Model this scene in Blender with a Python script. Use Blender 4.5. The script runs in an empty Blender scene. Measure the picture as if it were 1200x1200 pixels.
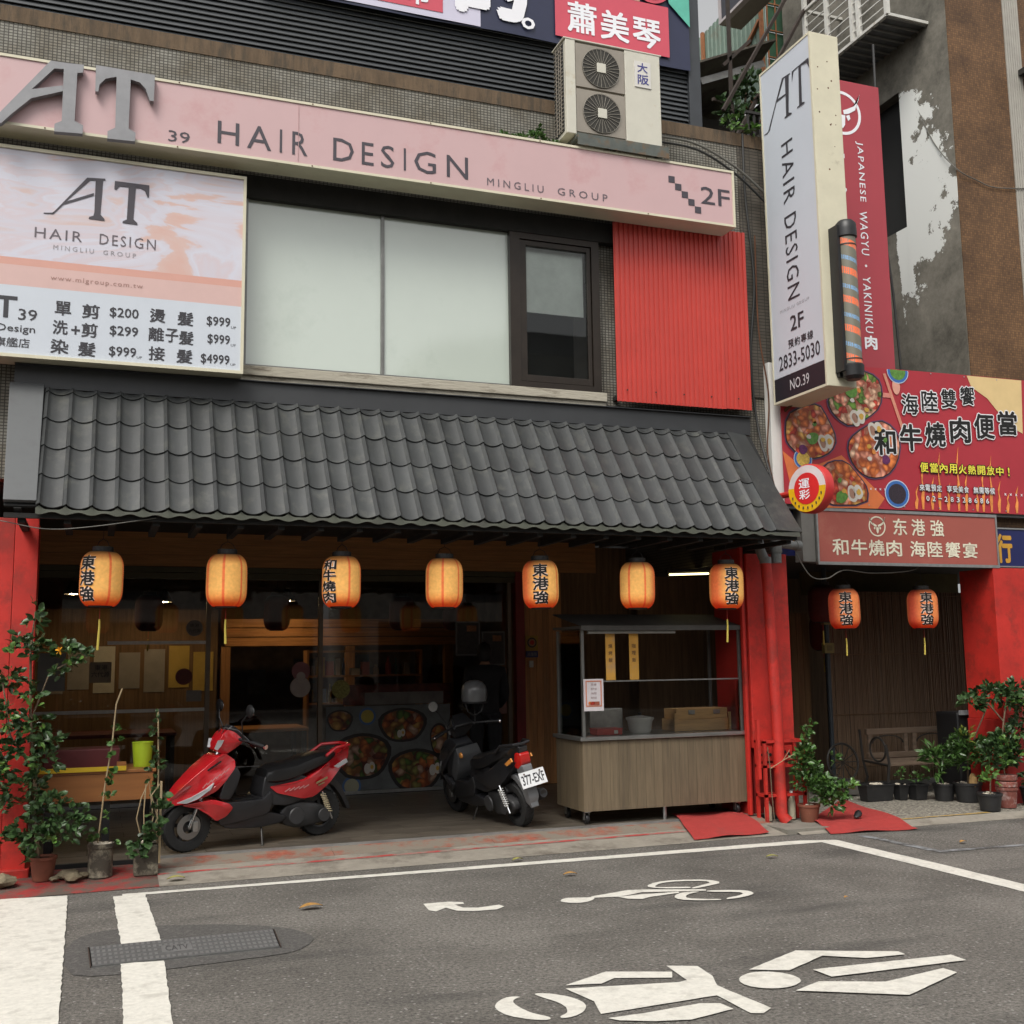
import bpy, bmesh, math, random
from mathutils import Vector, Matrix
random.seed(7)
R = math.radians
sc = bpy.context.scene
COL = sc.collection

# ------------------------------------------------------------------ camera
cam_data = bpy.data.cameras.new("camera")
cam = bpy.data.objects.new("camera", cam_data)
COL.objects.link(cam)
yaw, pitch, roll = R(20.5726), R(7.5581), R(-0.7782)
fw = Vector((math.sin(yaw) * math.cos(pitch), math.cos(yaw) * math.cos(pitch), math.sin(pitch)))
rt = Vector((math.cos(yaw), -math.sin(yaw), 0))
up = rt.cross(fw)
r2 = rt * math.cos(roll) + up * math.sin(roll)
u2 = up * math.cos(roll) - rt * math.sin(roll)
m = Matrix((r2, u2, -fw)).transposed().to_4x4()
m.translation = Vector((0, 0, 1.6))
cam.matrix_world = m
cam_data.sensor_width = 36
cam_data.lens = 36 * 1301 / 1200
cam_data.clip_start = 0.05
cam_data.clip_end = 500
sc.camera = cam

# ------------------------------------------------------------------ world, sun, exposure
world = bpy.data.worlds.new("World")
sc.world = world
world.use_nodes = True
wn, wl = world.node_tree.nodes, world.node_tree.links
bg = wn["Background"]
sky = wn.new("ShaderNodeTexSky")
sky.sky_type = 'NISHITA'
sky.sun_disc = False
sky.sun_elevation = R(52)
sky.sun_rotation = R(218)
sky.air_density = 1.0
sky.dust_density = 4.0
hsv = wn.new("ShaderNodeHueSaturation")      # an overcast sky is nearly colourless
hsv.inputs["Saturation"].default_value = 0.04
wl.new(sky.outputs[0], hsv.inputs["Color"])
wl.new(hsv.outputs[0], bg.inputs[0])
bg.inputs[1].default_value = 0.13
sun_data = bpy.data.lights.new("sun", 'SUN')
sun_data.energy = 1.2
sun_data.angle = R(25)
sun_data.color = (1.0, 0.94, 0.83)
sun = bpy.data.objects.new("sun", sun_data)
COL.objects.link(sun)
az = R(218)
sd = Vector((math.sin(az) * math.cos(R(52)), math.cos(az) * math.cos(R(52)), math.sin(R(52))))
sun.rotation_euler = sd.to_track_quat('Z', 'Y').to_euler()
sun.location = sd * 30
sc.view_settings.view_transform = 'Standard'
sc.view_settings.look = 'None'
sc.view_settings.gamma = 1
sc.view_settings.use_curve_mapping = False
sc.view_settings.exposure = 0.6
sc.render.engine = 'CYCLES'
sc.cycles.max_bounces = 8
sc.cycles.transparent_max_bounces = 12
sc.cycles.caustics_reflective = False
sc.cycles.caustics_refractive = False

# ------------------------------------------------------------------ materials
def lin(c):
    return tuple((x / 12.92 if x <= .04045 else ((x + .055) / 1.055) ** 2.4) for x in c)

def nodes(name):
    mt = bpy.data.materials.new(name)
    mt.use_nodes = True
    nt = mt.node_tree
    return mt, nt, nt.nodes["Principled BSDF"]

def mat(name, col, rough=.6, metal=0., var=.12, scale=6., bump=0., bscale=60., dirt=None, dscale=2.5, damt=.5,
        stretch=(1, 1, 1), coat=0., spec=.5, emit=None, estr=0., rvar=0.):
    """base colour with soft tonal variation, optional dirt patches with their own colour, optional fine relief"""
    mt, nt, bs = nodes(name)
    N, L = nt.nodes, nt.links
    tc = N.new("ShaderNodeTexCoord")
    mp = N.new("ShaderNodeMapping")
    mp.inputs["Scale"].default_value = stretch
    L.new(tc.outputs["Object"], mp.inputs[0])
    oi = N.new("ShaderNodeObjectInfo")          # so that copies of one mesh do not share one grain
    sc_ = N.new("ShaderNodeMath"); sc_.operation = 'MULTIPLY'; sc_.inputs[1].default_value = 37.0
    L.new(oi.outputs["Random"], sc_.inputs[0])
    L.new(sc_.outputs[0], mp.inputs["Location"])
    nz = N.new("ShaderNodeTexNoise")
    nz.inputs["Scale"].default_value = scale
    nz.inputs["Detail"].default_value = 6
    nz.inputs["Roughness"].default_value = .65
    L.new(mp.outputs[0], nz.inputs["Vector"])
    rp = N.new("ShaderNodeValToRGB")
    a = [max(0, c * (1 - var)) for c in col]
    b = [min(1, c * (1 + var)) for c in col]
    rp.color_ramp.elements[0].position = .3
    rp.color_ramp.elements[1].position = .7
    rp.color_ramp.elements[0].color = (*a, 1)
    rp.color_ramp.elements[1].color = (*b, 1)
    L.new(nz.outputs[0], rp.inputs[0])
    out = rp.outputs[0]
    if dirt is not None:
        n2 = N.new("ShaderNodeTexNoise")
        n2.inputs["Scale"].default_value = dscale
        n2.inputs["Detail"].default_value = 10
        n2.inputs["Roughness"].default_value = .7
        L.new(mp.outputs[0], n2.inputs["Vector"])
        r2_ = N.new("ShaderNodeValToRGB")
        r2_.color_ramp.elements[0].position = 1 - damt - .06
        r2_.color_ramp.elements[1].position = 1 - damt + .08
        L.new(n2.outputs[0], r2_.inputs[0])
        mx = N.new("ShaderNodeMix")
        mx.data_type = 'RGBA'
        L.new(r2_.outputs[0], mx.inputs[0])
        L.new(out, mx.inputs[6])
        mx.inputs[7].default_value = (*dirt, 1)
        out = mx.outputs[2]
    if rvar:
        mr = N.new("ShaderNodeMapRange"); mr.inputs[3].default_value = 1 - rvar; mr.inputs[4].default_value = 1 + rvar
        L.new(oi.outputs["Random"], mr.inputs[0])
        mv = N.new("ShaderNodeMix"); mv.data_type = 'RGBA'; mv.blend_type = 'MULTIPLY'; mv.inputs[0].default_value = 1
        L.new(out, mv.inputs[6]); L.new(mr.outputs[0], mv.inputs[7])
        out = mv.outputs[2]
    L.new(out, bs.inputs["Base Color"])
    bs.inputs["Roughness"].default_value = rough
    bs.inputs["Metallic"].default_value = metal
    bs.inputs["Coat Weight"].default_value = coat
    bs.inputs["Coat Roughness"].default_value = .08
    bs.inputs["Specular IOR Level"].default_value = spec
    if bump:
        n3 = N.new("ShaderNodeTexNoise")
        n3.inputs["Scale"].default_value = bscale
        n3.inputs["Detail"].default_value = 4
        L.new(mp.outputs[0], n3.inputs["Vector"])
        bp = N.new("ShaderNodeBump")
        bp.inputs["Strength"].default_value = bump
        bp.inputs["Distance"].default_value = .01
        L.new(n3.outputs[0], bp.inputs["Height"])
        L.new(bp.outputs[0], bs.inputs["Normal"])
    if emit:
        bs.inputs["Emission Color"].default_value = (*emit, 1)
        bs.inputs["Emission Strength"].default_value = estr
    return mt

def glass(name, tint=(1, 1, 1), ior=1.5, rough=.02):
    """thin clear pane: see-through plus fresnel reflection"""
    mt = bpy.data.materials.new(name)
    mt.use_nodes = True
    nt = mt.node_tree
    N, L = nt.nodes, nt.links
    N.remove(N["Principled BSDF"])
    tr = N.new("ShaderNodeBsdfTransparent")
    tr.inputs[0].default_value = (*tint, 1)
    gl = N.new("ShaderNodeBsdfGlossy")
    gl.inputs["Roughness"].default_value = rough
    fr = N.new("ShaderNodeFresnel")
    fr.inputs[0].default_value = ior
    mx = N.new("ShaderNodeMixShader")
    L.new(fr.outputs[0], mx.inputs[0])
    L.new(tr.outputs[0], mx.inputs[1])
    L.new(gl.outputs[0], mx.inputs[2])
    L.new(mx.outputs[0], N["Material Output"].inputs[0])
    return mt

def brickmat(name, c1, c2, mortar, bw, bh, mort=.008, rough=.7, axes='XZ', bump=.6, stain=None):
    mt, nt, bs = nodes(name)
    N, L = nt.nodes, nt.links
    tc = N.new("ShaderNodeTexCoord")
    sp = N.new("ShaderNodeSeparateXYZ")
    L.new(tc.outputs["Object"], sp.inputs[0])
    cb = N.new("ShaderNodeCombineXYZ")
    L.new(sp.outputs[axes[0]], cb.inputs[0])
    L.new(sp.outputs[axes[1]], cb.inputs[1])
    bk = N.new("ShaderNodeTexBrick")
    bk.offset = 0
    bk.inputs["Color1"].default_value = (*c1, 1)
    bk.inputs["Color2"].default_value = (*c2, 1)
    bk.inputs["Mortar"].default_value = (*mortar, 1)
    bk.inputs["Scale"].default_value = 1
    bk.inputs["Mortar Size"].default_value = mort
    bk.inputs["Brick Width"].default_value = bw
    bk.inputs["Row Height"].default_value = bh
    L.new(cb.outputs[0], bk.inputs["Vector"])
    out = bk.outputs[0]
    nz = N.new("ShaderNodeTexNoise")
    nz.inputs["Scale"].default_value = 1.6
    nz.inputs["Detail"].default_value = 9
    nz.inputs["Roughness"].default_value = .7
    L.new(tc.outputs["Object"], nz.inputs["Vector"])
    rp = N.new("ShaderNodeValToRGB")
    rp.color_ramp.elements[0].position = .42
    rp.color_ramp.elements[1].position = .66
    L.new(nz.outputs[0], rp.inputs[0])
    mx = N.new("ShaderNodeMix")
    mx.data_type = 'RGBA'
    mx.blend_type = 'MIX'
    L.new(rp.outputs[0], mx.inputs[0])
    L.new(out, mx.inputs[6])
    mx2 = N.new("ShaderNodeMix")
    mx2.data_type = 'RGBA'
    mx2.blend_type = 'MULTIPLY'
    mx2.inputs[0].default_value = 1
    L.new(out, mx2.inputs[6])
    mx2.inputs[7].default_value = (*(stain or (.5, .45, .38)), 1)
    L.new(mx2.outputs[2], mx.inputs[7])
    L.new(mx.outputs[2], bs.inputs["Base Color"])
    bs.inputs["Roughness"].default_value = rough
    bp = N.new("ShaderNodeBump")
    bp.inputs["Strength"].default_value = bump
    bp.inputs["Distance"].default_value = .004
    bp.invert = True
    L.new(bk.outputs["Fac"], bp.inputs["Height"])
    L.new(bp.outputs[0], bs.inputs["Normal"])
    return mt

# ------------------------------------------------------------------ objects
ORG = {}
def put(o, parent=None, org=None):
    COL.objects.link(o)
    if parent is not None:
        o.parent = parent
        ORG[o.name] = ORG[parent.name]
    else:
        ORG[o.name] = Vector(org or (0, 0, 0))
    return o

def thing(name, label, cat, loc, group=None):
    o = bpy.data.objects.new(name, None)
    o.empty_display_size = .2
    put(o, None, loc)
    o.location = loc
    o["label"] = label
    o["category"] = cat
    if group:
        o["group"] = group
    return o

def tag(o, label, cat, group=None):
    o["label"] = label
    o["category"] = cat
    if group:
        o["group"] = group
    return o

def finish(name, me, mt, parent=None, smooth=False, kind=None, label=None, local=False):
    if mt is not None:
        me.materials.append(mt)
    if smooth:
        me.polygons.foreach_set("use_smooth", [True] * len(me.polygons))
    o = bpy.data.objects.new(name, me)
    if parent is None:
        vs = [v.co for v in me.vertices]
        if vs and not local:
            c = Vector(((min(v.x for v in vs) + max(v.x for v in vs)) / 2, (min(v.y for v in vs) + max(v.y for v in vs)) / 2, min(v.z for v in vs)))
        else:
            c = Vector((0, 0, 0))
        me.transform(Matrix.Translation(-c))
        put(o, None, c)
        o.location = c
    else:
        put(o, parent)
        if not local:
            me.transform(Matrix.Translation(-ORG[o.name]))
    if kind:
        o["kind"] = kind
    if label:
        o["label"] = label
    return o

class MB:
    """collects shapes for ONE mesh"""
    def __init__(s):
        s.bm = bmesh.new()
    def poly(s, vs, faces):
        bv = [s.bm.verts.new(v) for v in vs]
        out = []
        for f in faces:
            try:
                out.append(s.bm.faces.new([bv[i] for i in f]))
            except ValueError:
                pass
        return bv, out
    def box(s, x0, x1, y0, y1, z0, z1, rot=None, about=None):
        vs = [Vector((x, y, z)) for x in (x0, x1) for y in (y0, y1) for z in (z0, z1)]
        if rot is not None:
            c = Vector(about) if about else Vector(((x0 + x1) / 2, (y0 + y1) / 2, (z0 + z1) / 2))
            vs = [c + rot @ (v - c) for v in vs]
        s.poly(vs, [(0, 1, 3, 2), (4, 6, 7, 5), (0, 4, 5, 1), (2, 3, 7, 6), (0, 2, 6, 4), (1, 5, 7, 3)])
        return s
    def bar(s, p0, p1, w, h, upv=(0, 0, 1)):
        p0, p1 = Vector(p0), Vector(p1)
        d = (p1 - p0).normalized()
        u = Vector(upv)
        sd_ = d.cross(u)
        if sd_.length < 1e-4:
            sd_ = d.cross(Vector((1, 0, 0)))
        sd_.normalize()
        u = sd_.cross(d)
        vs = [p + sd_ * a * w / 2 + u * b * h / 2 for p in (p0, p1) for a, b in ((-1, -1), (1, -1), (1, 1), (-1, 1))]
        s.poly(vs, [(0, 3, 2, 1), (4, 5, 6, 7), (0, 1, 5, 4), (1, 2, 6, 5), (2, 3, 7, 6), (3, 0, 4, 7)])
        return s
    def tube(s, path, r, n=8, cap=True, radii=None):
        path = [Vector(p) for p in path]
        rings = []
        prev = None
        for i, p in enumerate(path):
            d = (path[min(i + 1, len(path) - 1)] - path[max(i - 1, 0)]).normalized()
            if prev is None:
                a = d.cross(Vector((0, 0, 1)))
                if a.length < 1e-3:
                    a = d.cross(Vector((1, 0, 0)))
                a.normalize()
            else:
                a = (prev - d * prev.dot(d)).normalized()
            prev = a
            b = d.cross(a)
            rr = radii[i] if radii else r
            rings.append([s.bm.verts.new(p + (a * math.cos(t) + b * math.sin(t)) * rr) for t in [2 * math.pi * k / n for k in range(n)]])
        for q in range(len(rings) - 1):
            for k in range(n):
                s.bm.faces.new((rings[q][k], rings[q][(k + 1) % n], rings[q + 1][(k + 1) % n], rings[q + 1][k]))
        if cap:
            s.bm.faces.new(rings[0][::-1])
            s.bm.faces.new(rings[-1])
        return s
    def lathe(s, prof, c, axis='Z', n=24, cap=True):
        """prof: list of (radius, height)"""
        c = Vector(c)
        ax = {'X': (Vector((0, 1, 0)), Vector((0, 0, 1)), Vector((1, 0, 0))),
              'Y': (Vector((0, 0, 1)), Vector((1, 0, 0)), Vector((0, 1, 0))),
              'Z': (Vector((1, 0, 0)), Vector((0, 1, 0)), Vector((0, 0, 1)))}[axis] if isinstance(axis, str) else axis
        rings = []
        for r, h in prof:
            rings.append([s.bm.verts.new(c + ax[2] * h + (ax[0] * math.cos(t) + ax[1] * math.sin(t)) * r) for t in [2 * math.pi * k / n for k in range(n)]])
        for q in range(len(rings) - 1):
            for k in range(n):
                s.bm.faces.new((rings[q][k], rings[q][(k + 1) % n], rings[q + 1][(k + 1) % n], rings[q + 1][k]))
        if cap:
            if prof[0][0] > 1e-4:
                s.bm.faces.new(rings[0][::-1])
            if prof[-1][0] > 1e-4:
                s.bm.faces.new(rings[-1])
        return s
    def prism(s, pts, O, U, V, depth):
        """closed outline pts (u,v) in the frame O,U,V, given thickness along U x V"""
        O, U, V = Vector(O), Vector(U), Vector(V)
        Nn = U.cross(V).normalized() * depth
        n = len(pts)
        vs = [O + U * u + V * v for u, v in pts] + [O + U * u + V * v + Nn for u, v in pts]
        s.poly(vs, [tuple(range(n))[::-1], tuple(range(n, 2 * n))] + [(i, (i + 1) % n, n + (i + 1) % n, n + i) for i in range(n)])
        return s
    def loft(s, secs, cap=True):
        rings = [[s.bm.verts.new(v) for v in sec] for sec in secs]
        n = len(rings[0])
        for q in range(len(rings) - 1):
            for k in range(n):
                s.bm.faces.new((rings[q][k], rings[q][(k + 1) % n], rings[q + 1][(k + 1) % n], rings[q + 1][k]))
        if cap:
            s.bm.faces.new(rings[0][::-1])
            s.bm.faces.new(rings[-1])
        return s
    def build(s, name, mt, parent=None, smooth=False, bevel=0., seg=2, kind=None, label=None, sub=0, local=False):
        bm = s.bm
        bmesh.ops.recalc_face_normals(bm, faces=bm.faces[:])
        if bevel:
            es = [e for e in bm.edges if len(e.link_faces) == 2 and e.calc_face_angle(0) > R(28)]
            bmesh.ops.bevel(bm, geom=es, offset=bevel, segments=seg, affect='EDGES', profile=.6, clamp_overlap=True)
        me = bpy.data.meshes.new(name)
        bm.to_mesh(me)
        bm.free()
        if sub:
            t = bpy.data.objects.new("tmp", me)
            COL.objects.link(t)
            md = t.modifiers.new("s", 'SUBSURF')
            md.levels = sub
            dg = bpy.context.evaluated_depsgraph_get()
            me2 = bpy.data.meshes.new_from_object(t.evaluated_get(dg))
            bpy.data.objects.remove(t)
            me = me2
            me.name = name
        o = finish(name, me, mt, parent, smooth, kind, label, local)
        if smooth and not sub:
            try:
                me.set_sharp_from_angle(angle=R(40))
            except Exception:
                pass
        return o

def B(x0, x1, y0, y1, z0, z1):
    return MB().box(x0, x1, y0, y1, z0, z1)

def rod(p0, p1, r, n=8):
    return MB().tube([p0, p1], r, n)

def copies(o, parent, locs, rots=None):
    """copies of a part that share its mesh"""
    for i, l in enumerate(locs):
        c = o.copy()
        COL.objects.link(c)
        c.parent = parent
        c.location = Vector(o.location) + Vector(l)
        if rots:
            c.rotation_euler = rots[i]
        ORG[c.name] = ORG.get(o.name, Vector((0, 0, 0)))

def copy_tree(o, parent=None):
    c = o.copy()
    COL.objects.link(c)
    c.parent = parent
    ORG[c.name] = ORG.get(o.name, Vector((0, 0, 0)))
    for ch in list(o.children):
        copy_tree(ch, c)
    return c

# ------------------------------------------------------------------ lettering
GC_ = {}
def glyphs(s, bold=0., spacing=1.):
    """flat letter shapes scaled to a unit square; boldness comes from copies set a hair apart"""
    key = (s, spacing)
    if key not in GC_:
        cu = bpy.data.curves.new("t", 'FONT')
        cu.body = s
        cu.resolution_u = 2
        cu.space_character = spacing
        o = bpy.data.objects.new("t", cu)
        COL.objects.link(o)
        dg = bpy.context.evaluated_depsgraph_get()
        dg.update()
        me = bpy.data.meshes.new_from_object(o.evaluated_get(dg))
        bpy.data.objects.remove(o)
        GC_[key] = ([tuple(v.co) for v in me.vertices], [tuple(q.vertices) for q in me.polygons])
    vs0, fs0 = GC_[key]
    sh = [(0, 0)]
    if bold > 0:
        r = bold * .8
        sh += [(r * .7, r * .7), (-r * .7, r * .7), (r * .7, -r * .7), (-r * .7, -r * .7)]
        if bold > .032:
            sh += [(r, 0), (-r, 0), (0, r), (0, -r)]
    vs, fs = [], []
    for k, (dx, dy) in enumerate(sh):
        n = len(vs)
        vs += [(x + dx, y + dy, k * .01) for x, y, z in vs0]
        fs += [tuple(i + n for i in f) for f in fs0]
    xs = [v[0] for v in vs]; ys = [v[1] for v in vs]
    x0, x1, y0, y1 = min(xs), max(xs), min(ys), max(ys)
    me = bpy.data.meshes.new("t")
    me.from_pydata([((x - x0) / (x1 - x0), (y - y0) / max(1e-6, y1 - y0), z) for x, y, z in vs], [], fs)
    return me

def place_text(me, O, U, V, thick, fn=None):
    O, U, V = Vector(O), Vector(U), Vector(V)
    Nn = U.cross(V).normalized()
    for v in me.vertices:
        if fn:
            v.co = fn(v.co.x, v.co.y, v.co.z)
        else:
            v.co = O + U * v.co.x + V * v.co.y + Nn * (thick * .5 + v.co.z * .01)
    return me

def text(s, O, U, V, parent, mt, bold=0., thick=.003, spacing=1., name="lettering"):
    """lettering stretched over the rectangle O, O+U, O+V"""
    me = place_text(glyphs(s, bold, spacing), O, U, V, thick)
    return finish(name, me, mt, parent)

def ftext(s, x0, x1, z0, z1, y, parent, mt, bold=0., thick=.003, spacing=1., rise=0.):
    """lettering facing the street on the plane y"""
    return text(s, (x0, y, z0), (x1 - x0, 0, rise), (0, 0, z1 - z0), parent, mt, bold, thick, spacing)

# ------------------------------------------------------------------ outlines measured in metres (x,z on upright planes; y,z on the projecting sign; x,y on the road)
A_DIAG = [(-0.839,5.735),(-0.831,5.82),(-0.477,6.323),(-0.348,6.325),(-0.375,6.27),(-0.446,6.264),(-0.603,6.062),(-0.381,6.133),(-0.379,6.085),(-0.604,5.987),(-0.739,5.835),(-0.806,5.749)]
A_STEM = [(-0.377,6.322),(-0.233,6.332),(-0.237,6.264),(-0.279,6.256),(-0.285,5.852),(-0.221,5.824),(-0.223,5.755),(-0.43,5.741),(-0.429,5.804),(-0.378,5.836),(-0.379,6.267)]
T_BAR = [(-0.144,6.348),(0.306,6.343),(0.303,6.12),(0.273,6.117),(0.237,6.213),(0.192,6.259),(0.127,6.272),(0.01,6.275),(-0.066,6.247),(-0.111,6.19),(-0.118,6.126),(-0.141,6.127)]
T_STEM = [(0.014,6.295),(0.122,6.293),(0.118,5.853),(0.172,5.826),(0.17,5.753),(-0.039,5.744),(-0.039,5.806),(0.017,5.844)]
BA_DIAG = [(-0.491,5.154),(-0.429,5.162),(-0.413,5.176),(-0.18,5.49),(-0.045,5.501),(-0.041,5.484),(-0.158,5.467),(-0.333,5.267),(-0.126,5.368),(-0.125,5.345),(-0.349,5.239),(-0.419,5.152),(-0.49,5.146)]
BA_STEM = [(-0.116,5.485),(-0.059,5.489),(-0.071,5.194),(-0.038,5.159),(-0.039,5.145),(-0.157,5.147),(-0.154,5.163),(-0.123,5.177),(-0.117,5.208)]
BT_BAR = [(0.03,5.492),(0.296,5.492),(0.296,5.387),(0.283,5.39),(0.263,5.439),(0.23,5.455),(0.067,5.452),(0.04,5.416),(0.027,5.426)]
BT_STEM = [(0.138,5.492),(0.193,5.489),(0.18,5.187),(0.213,5.156),(0.212,5.144),(0.098,5.147),(0.101,5.161),(0.13,5.177)]
VA_DIAG = [(9.213,6.921),(9.162,6.918),(9.138,6.927),(8.862,7.36),(8.726,7.346),(8.727,7.335),(8.836,7.343),(8.95,7.181),(8.81,7.172),(8.811,7.156),(8.975,7.159),(9.115,6.923),(9.163,6.907),(9.213,6.917)]
VA_STEM = [(8.809,7.354),(8.748,7.337),(8.779,6.953),(8.729,6.929),(8.729,6.918),(8.847,6.924),(8.846,6.937),(8.82,6.939)]
VT_BAR = [(8.693,7.342),(8.417,7.342),(8.411,7.233),(8.433,7.277),(8.451,7.307),(8.618,7.343),(8.67,7.33),(8.697,7.236)]
VT_STEM = [(8.58,7.336),(8.543,7.337),(8.554,6.949),(8.511,6.934),(8.511,6.924),(8.63,6.927),(8.629,6.94),(8.597,6.937)]
W2A = [(1.785,5.081),(1.831,5.167),(1.904,5.222),(1.97,5.194),(1.921,5.178),(1.894,5.125),(1.898,5.033),(1.923,4.935),(1.979,4.859),(1.954,4.818),(1.874,4.865),(1.798,4.962)]
W2B = [(2.031,5.219),(2.094,5.2),(2.176,5.106),(2.207,4.992),(2.164,4.886),(2.086,4.826),(2.019,4.816),(2.013,4.851),(2.065,4.875),(2.097,4.949),(2.093,5.04),(2.049,5.145)]
W2C = [(2.228,5.28),(2.513,5.418),(2.823,5.284),(2.772,5.19),(2.504,5.297),(2.404,5.236)]
W2D = [(2.206,5.227),(2.765,5.104),(2.818,5.121),(2.85,5.394),(2.994,5.322),(2.973,5.136),(2.909,4.988),(2.918,4.885),(2.946,4.635),(2.95,4.579),(2.877,4.53),(2.825,4.552),(2.823,4.844),(2.199,4.805),(2.249,4.988)]
W2E = [(2.203,4.738),(2.384,4.739),(2.686,4.767),(2.773,4.73),(2.787,4.635),(2.534,4.578),(2.384,4.616),(2.234,4.693)]
HEAD2 = [(3.058,5.034),(3.136,5.099),(3.23,5.109),(3.32,5.053),(3.354,4.955),(3.322,4.873),(3.238,4.823),(3.139,4.82),(3.056,4.878),(3.03,4.951)]
C2A = [(3.197,5.157),(3.633,5.377),(4.125,5.143),(4.121,5.078),(3.881,5.1),(3.703,5.232),(3.377,5.062)]
C2B = [(3.495,5.028),(4.335,4.976),(4.329,4.86),(3.505,4.882)]
C2C = [(3.203,4.755),(3.398,4.84),(3.688,4.707),(4.111,4.787),(4.123,4.698),(3.652,4.489)]
S_HEAD = [(2.947,7.063),(3.009,7.13),(3.069,7.128),(3.177,7.08),(3.227,7.109),(3.19,7.029),(3.137,6.978),(3.059,6.952),(2.981,6.987)]
S_BODY = [(3.195,7.104),(3.515,7.19),(3.616,7.165),(4.022,6.995),(3.997,6.952),(3.916,6.975),(3.577,7.088),(3.376,7.022),(3.205,7.061)]
S_LEG = [(3.36,7.017),(3.544,7.024),(3.675,7.005),(3.807,6.998),(3.795,6.964),(3.641,6.941),(3.551,6.93),(3.475,6.889),(3.39,6.939)]
S_W1O = [(3.682,7.252),(3.817,7.355),(3.987,7.366),(4.21,7.279),(4.246,7.145),(4.097,7.085),(3.953,7.04),(3.942,7.072),(4.099,7.141),(4.168,7.181),(4.159,7.243),(3.988,7.314),(3.837,7.31),(3.741,7.226),(3.744,7.189),(3.891,7.137),(3.961,7.105),(3.936,7.061),(3.726,7.156)]
S_W2O = [(3.695,6.866),(3.789,6.953),(3.881,6.964),(3.95,6.933),(3.851,6.912),(3.785,6.857),(3.754,6.789),(3.842,6.724),(3.953,6.674),(3.93,6.647),(3.797,6.694),(3.687,6.769)]
S_W2P = [(4.003,6.95),(4.219,6.872),(4.258,6.807),(4.239,6.724),(4.134,6.668),(4.008,6.649),(3.975,6.652),(4.007,6.694),(4.105,6.713),(4.18,6.764),(4.171,6.82),(3.978,6.907)]
ARROW = [(2.095,7.353),(2.265,7.348),(2.352,7.295),(2.344,7.242),(2.277,7.244),(2.301,7.137),(2.39,7.097),(2.546,7.123),(2.56,7.062),(2.487,7.0),(2.333,7.015),(2.236,7.071),(2.199,7.182),(2.108,7.102),(2.076,7.156)]
PATCH = [(-0.105,7.118),(0.031,7.453),(0.5,7.436),(0.99,7.219),(1.21,6.979),(1.272,6.706),(1.122,6.461),(0.791,6.413),(0.435,6.385),(0.055,6.377),(-0.091,6.508)]
COVER = [(0.027,7.011),(1.066,7.016),(1.04,6.586),(0.041,6.572)]
FOODP = [(6.394,4.052),(7.76,4.59),(8.788,4.592),(9.553,4.6),(9.445,3.129),(6.785,3.073),(6.458,3.268),(6.386,3.656)]
BOWL1 = [(6.935,4.208),(7.117,4.437),(7.381,4.559),(7.608,4.499),(7.665,4.357),(7.628,4.159),(7.46,4.027),(7.224,3.905),(7.061,3.978),(6.956,4.09)]
BOWL2 = [(6.432,4.008),(6.627,4.115),(6.85,4.166),(6.952,4.018),(7.063,3.788),(6.984,3.642),(6.814,3.563),(6.622,3.553),(6.467,3.661),(6.404,3.75)]
BOWL3 = [(7.152,3.746),(7.25,3.87),(7.576,4.047),(7.775,3.974),(7.865,3.81),(7.803,3.564),(7.648,3.413),(7.445,3.38),(7.279,3.444),(7.176,3.581)]
BOWL4 = [(6.808,3.469),(6.952,3.57),(7.147,3.579),(7.306,3.421),(7.416,3.284),(7.384,3.106),(6.813,3.086),(6.797,3.282)]
YELL = [(8.788,4.592),(9.552,4.595),(9.515,3.992),(9.372,4.048),(9.166,4.238),(9.05,4.357),(8.84,4.469)]
ORANGE = [(6.385,3.633),(6.54,3.525),(6.811,3.516),(7.094,3.624),(7.307,3.445),(7.604,3.197),(7.51,3.087),(6.785,3.073),(6.471,3.245)]
CHOP = [(7.668,4.524),(7.703,4.531),(7.897,3.962),(7.861,3.95)]

# ------------------------------------------------------------------ palette
WHITE_PAINT = mat("road paint", (.62, .60, .54), .8, var=.12, scale=30, dirt=(.48, .46, .41), dscale=9, damt=.42, bump=.18, bscale=160)
CREAM = mat("cream metal", (.62, .58, .44), .5, var=.06, scale=4, dirt=(.40, .36, .26), dscale=5, damt=.32)
PINK = mat("pink sign face", (.55, .37, .375), .45, var=.03, scale=2, dirt=(.52, .31, .31), dscale=2, damt=.4)
DGREY = mat("dark grey letters", (.055, .048, .06), .5)
MIDGREY = mat("grey sign print", (.12, .10, .115), .5)
SALMON = mat("salmon print", (.62, .33, .27), .5, var=.03)
LSALMON = mat("light salmon print", (.62, .42, .39), .5, var=.03)
SIGNWHITE = mat("sign white", (.56, .60, .66), .45, var=.02)
RED = mat("red paint", (.50, .024, .016), .6, var=.2, scale=2.2, dirt=(.30, .022, .014), dscale=4, damt=.45, bump=.25, bscale=14, rvar=.06)
REDSHEET = mat("red sheet metal", (.50, .055, .042), .42, var=.08, scale=2, dirt=(.38, .05, .035), dscale=7, damt=.3)
STEEL = mat("brushed steel", (.42, .42, .41), .35, metal=.9, var=.15, scale=20)
GREYPIPE = mat("grey plastic pipe", (.17, .18, .18), .5, var=.15, dirt=(.1, .09, .08), damt=.4)
BLACK = mat("black plastic", (.012, .012, .013), .42, var=.2)
BLACKMATT = mat("black matt", (.01, .01, .01), .9)
DARKMETAL = mat("dark metal", (.035, .033, .03), .5, metal=.4, var=.25)
CONCRETE = mat("concrete", (.20, .185, .155), .9, var=.16, scale=8, bump=.4, bscale=90, dirt=(.10, .09, .075), dscale=3, damt=.42)
TILEGREY = mat("awning tile", (.037, .0395, .040), .47, var=.22, scale=3, dirt=(.062, .064, .058), dscale=7, damt=.42, bump=.1, bscale=40, rvar=.22)
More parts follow.
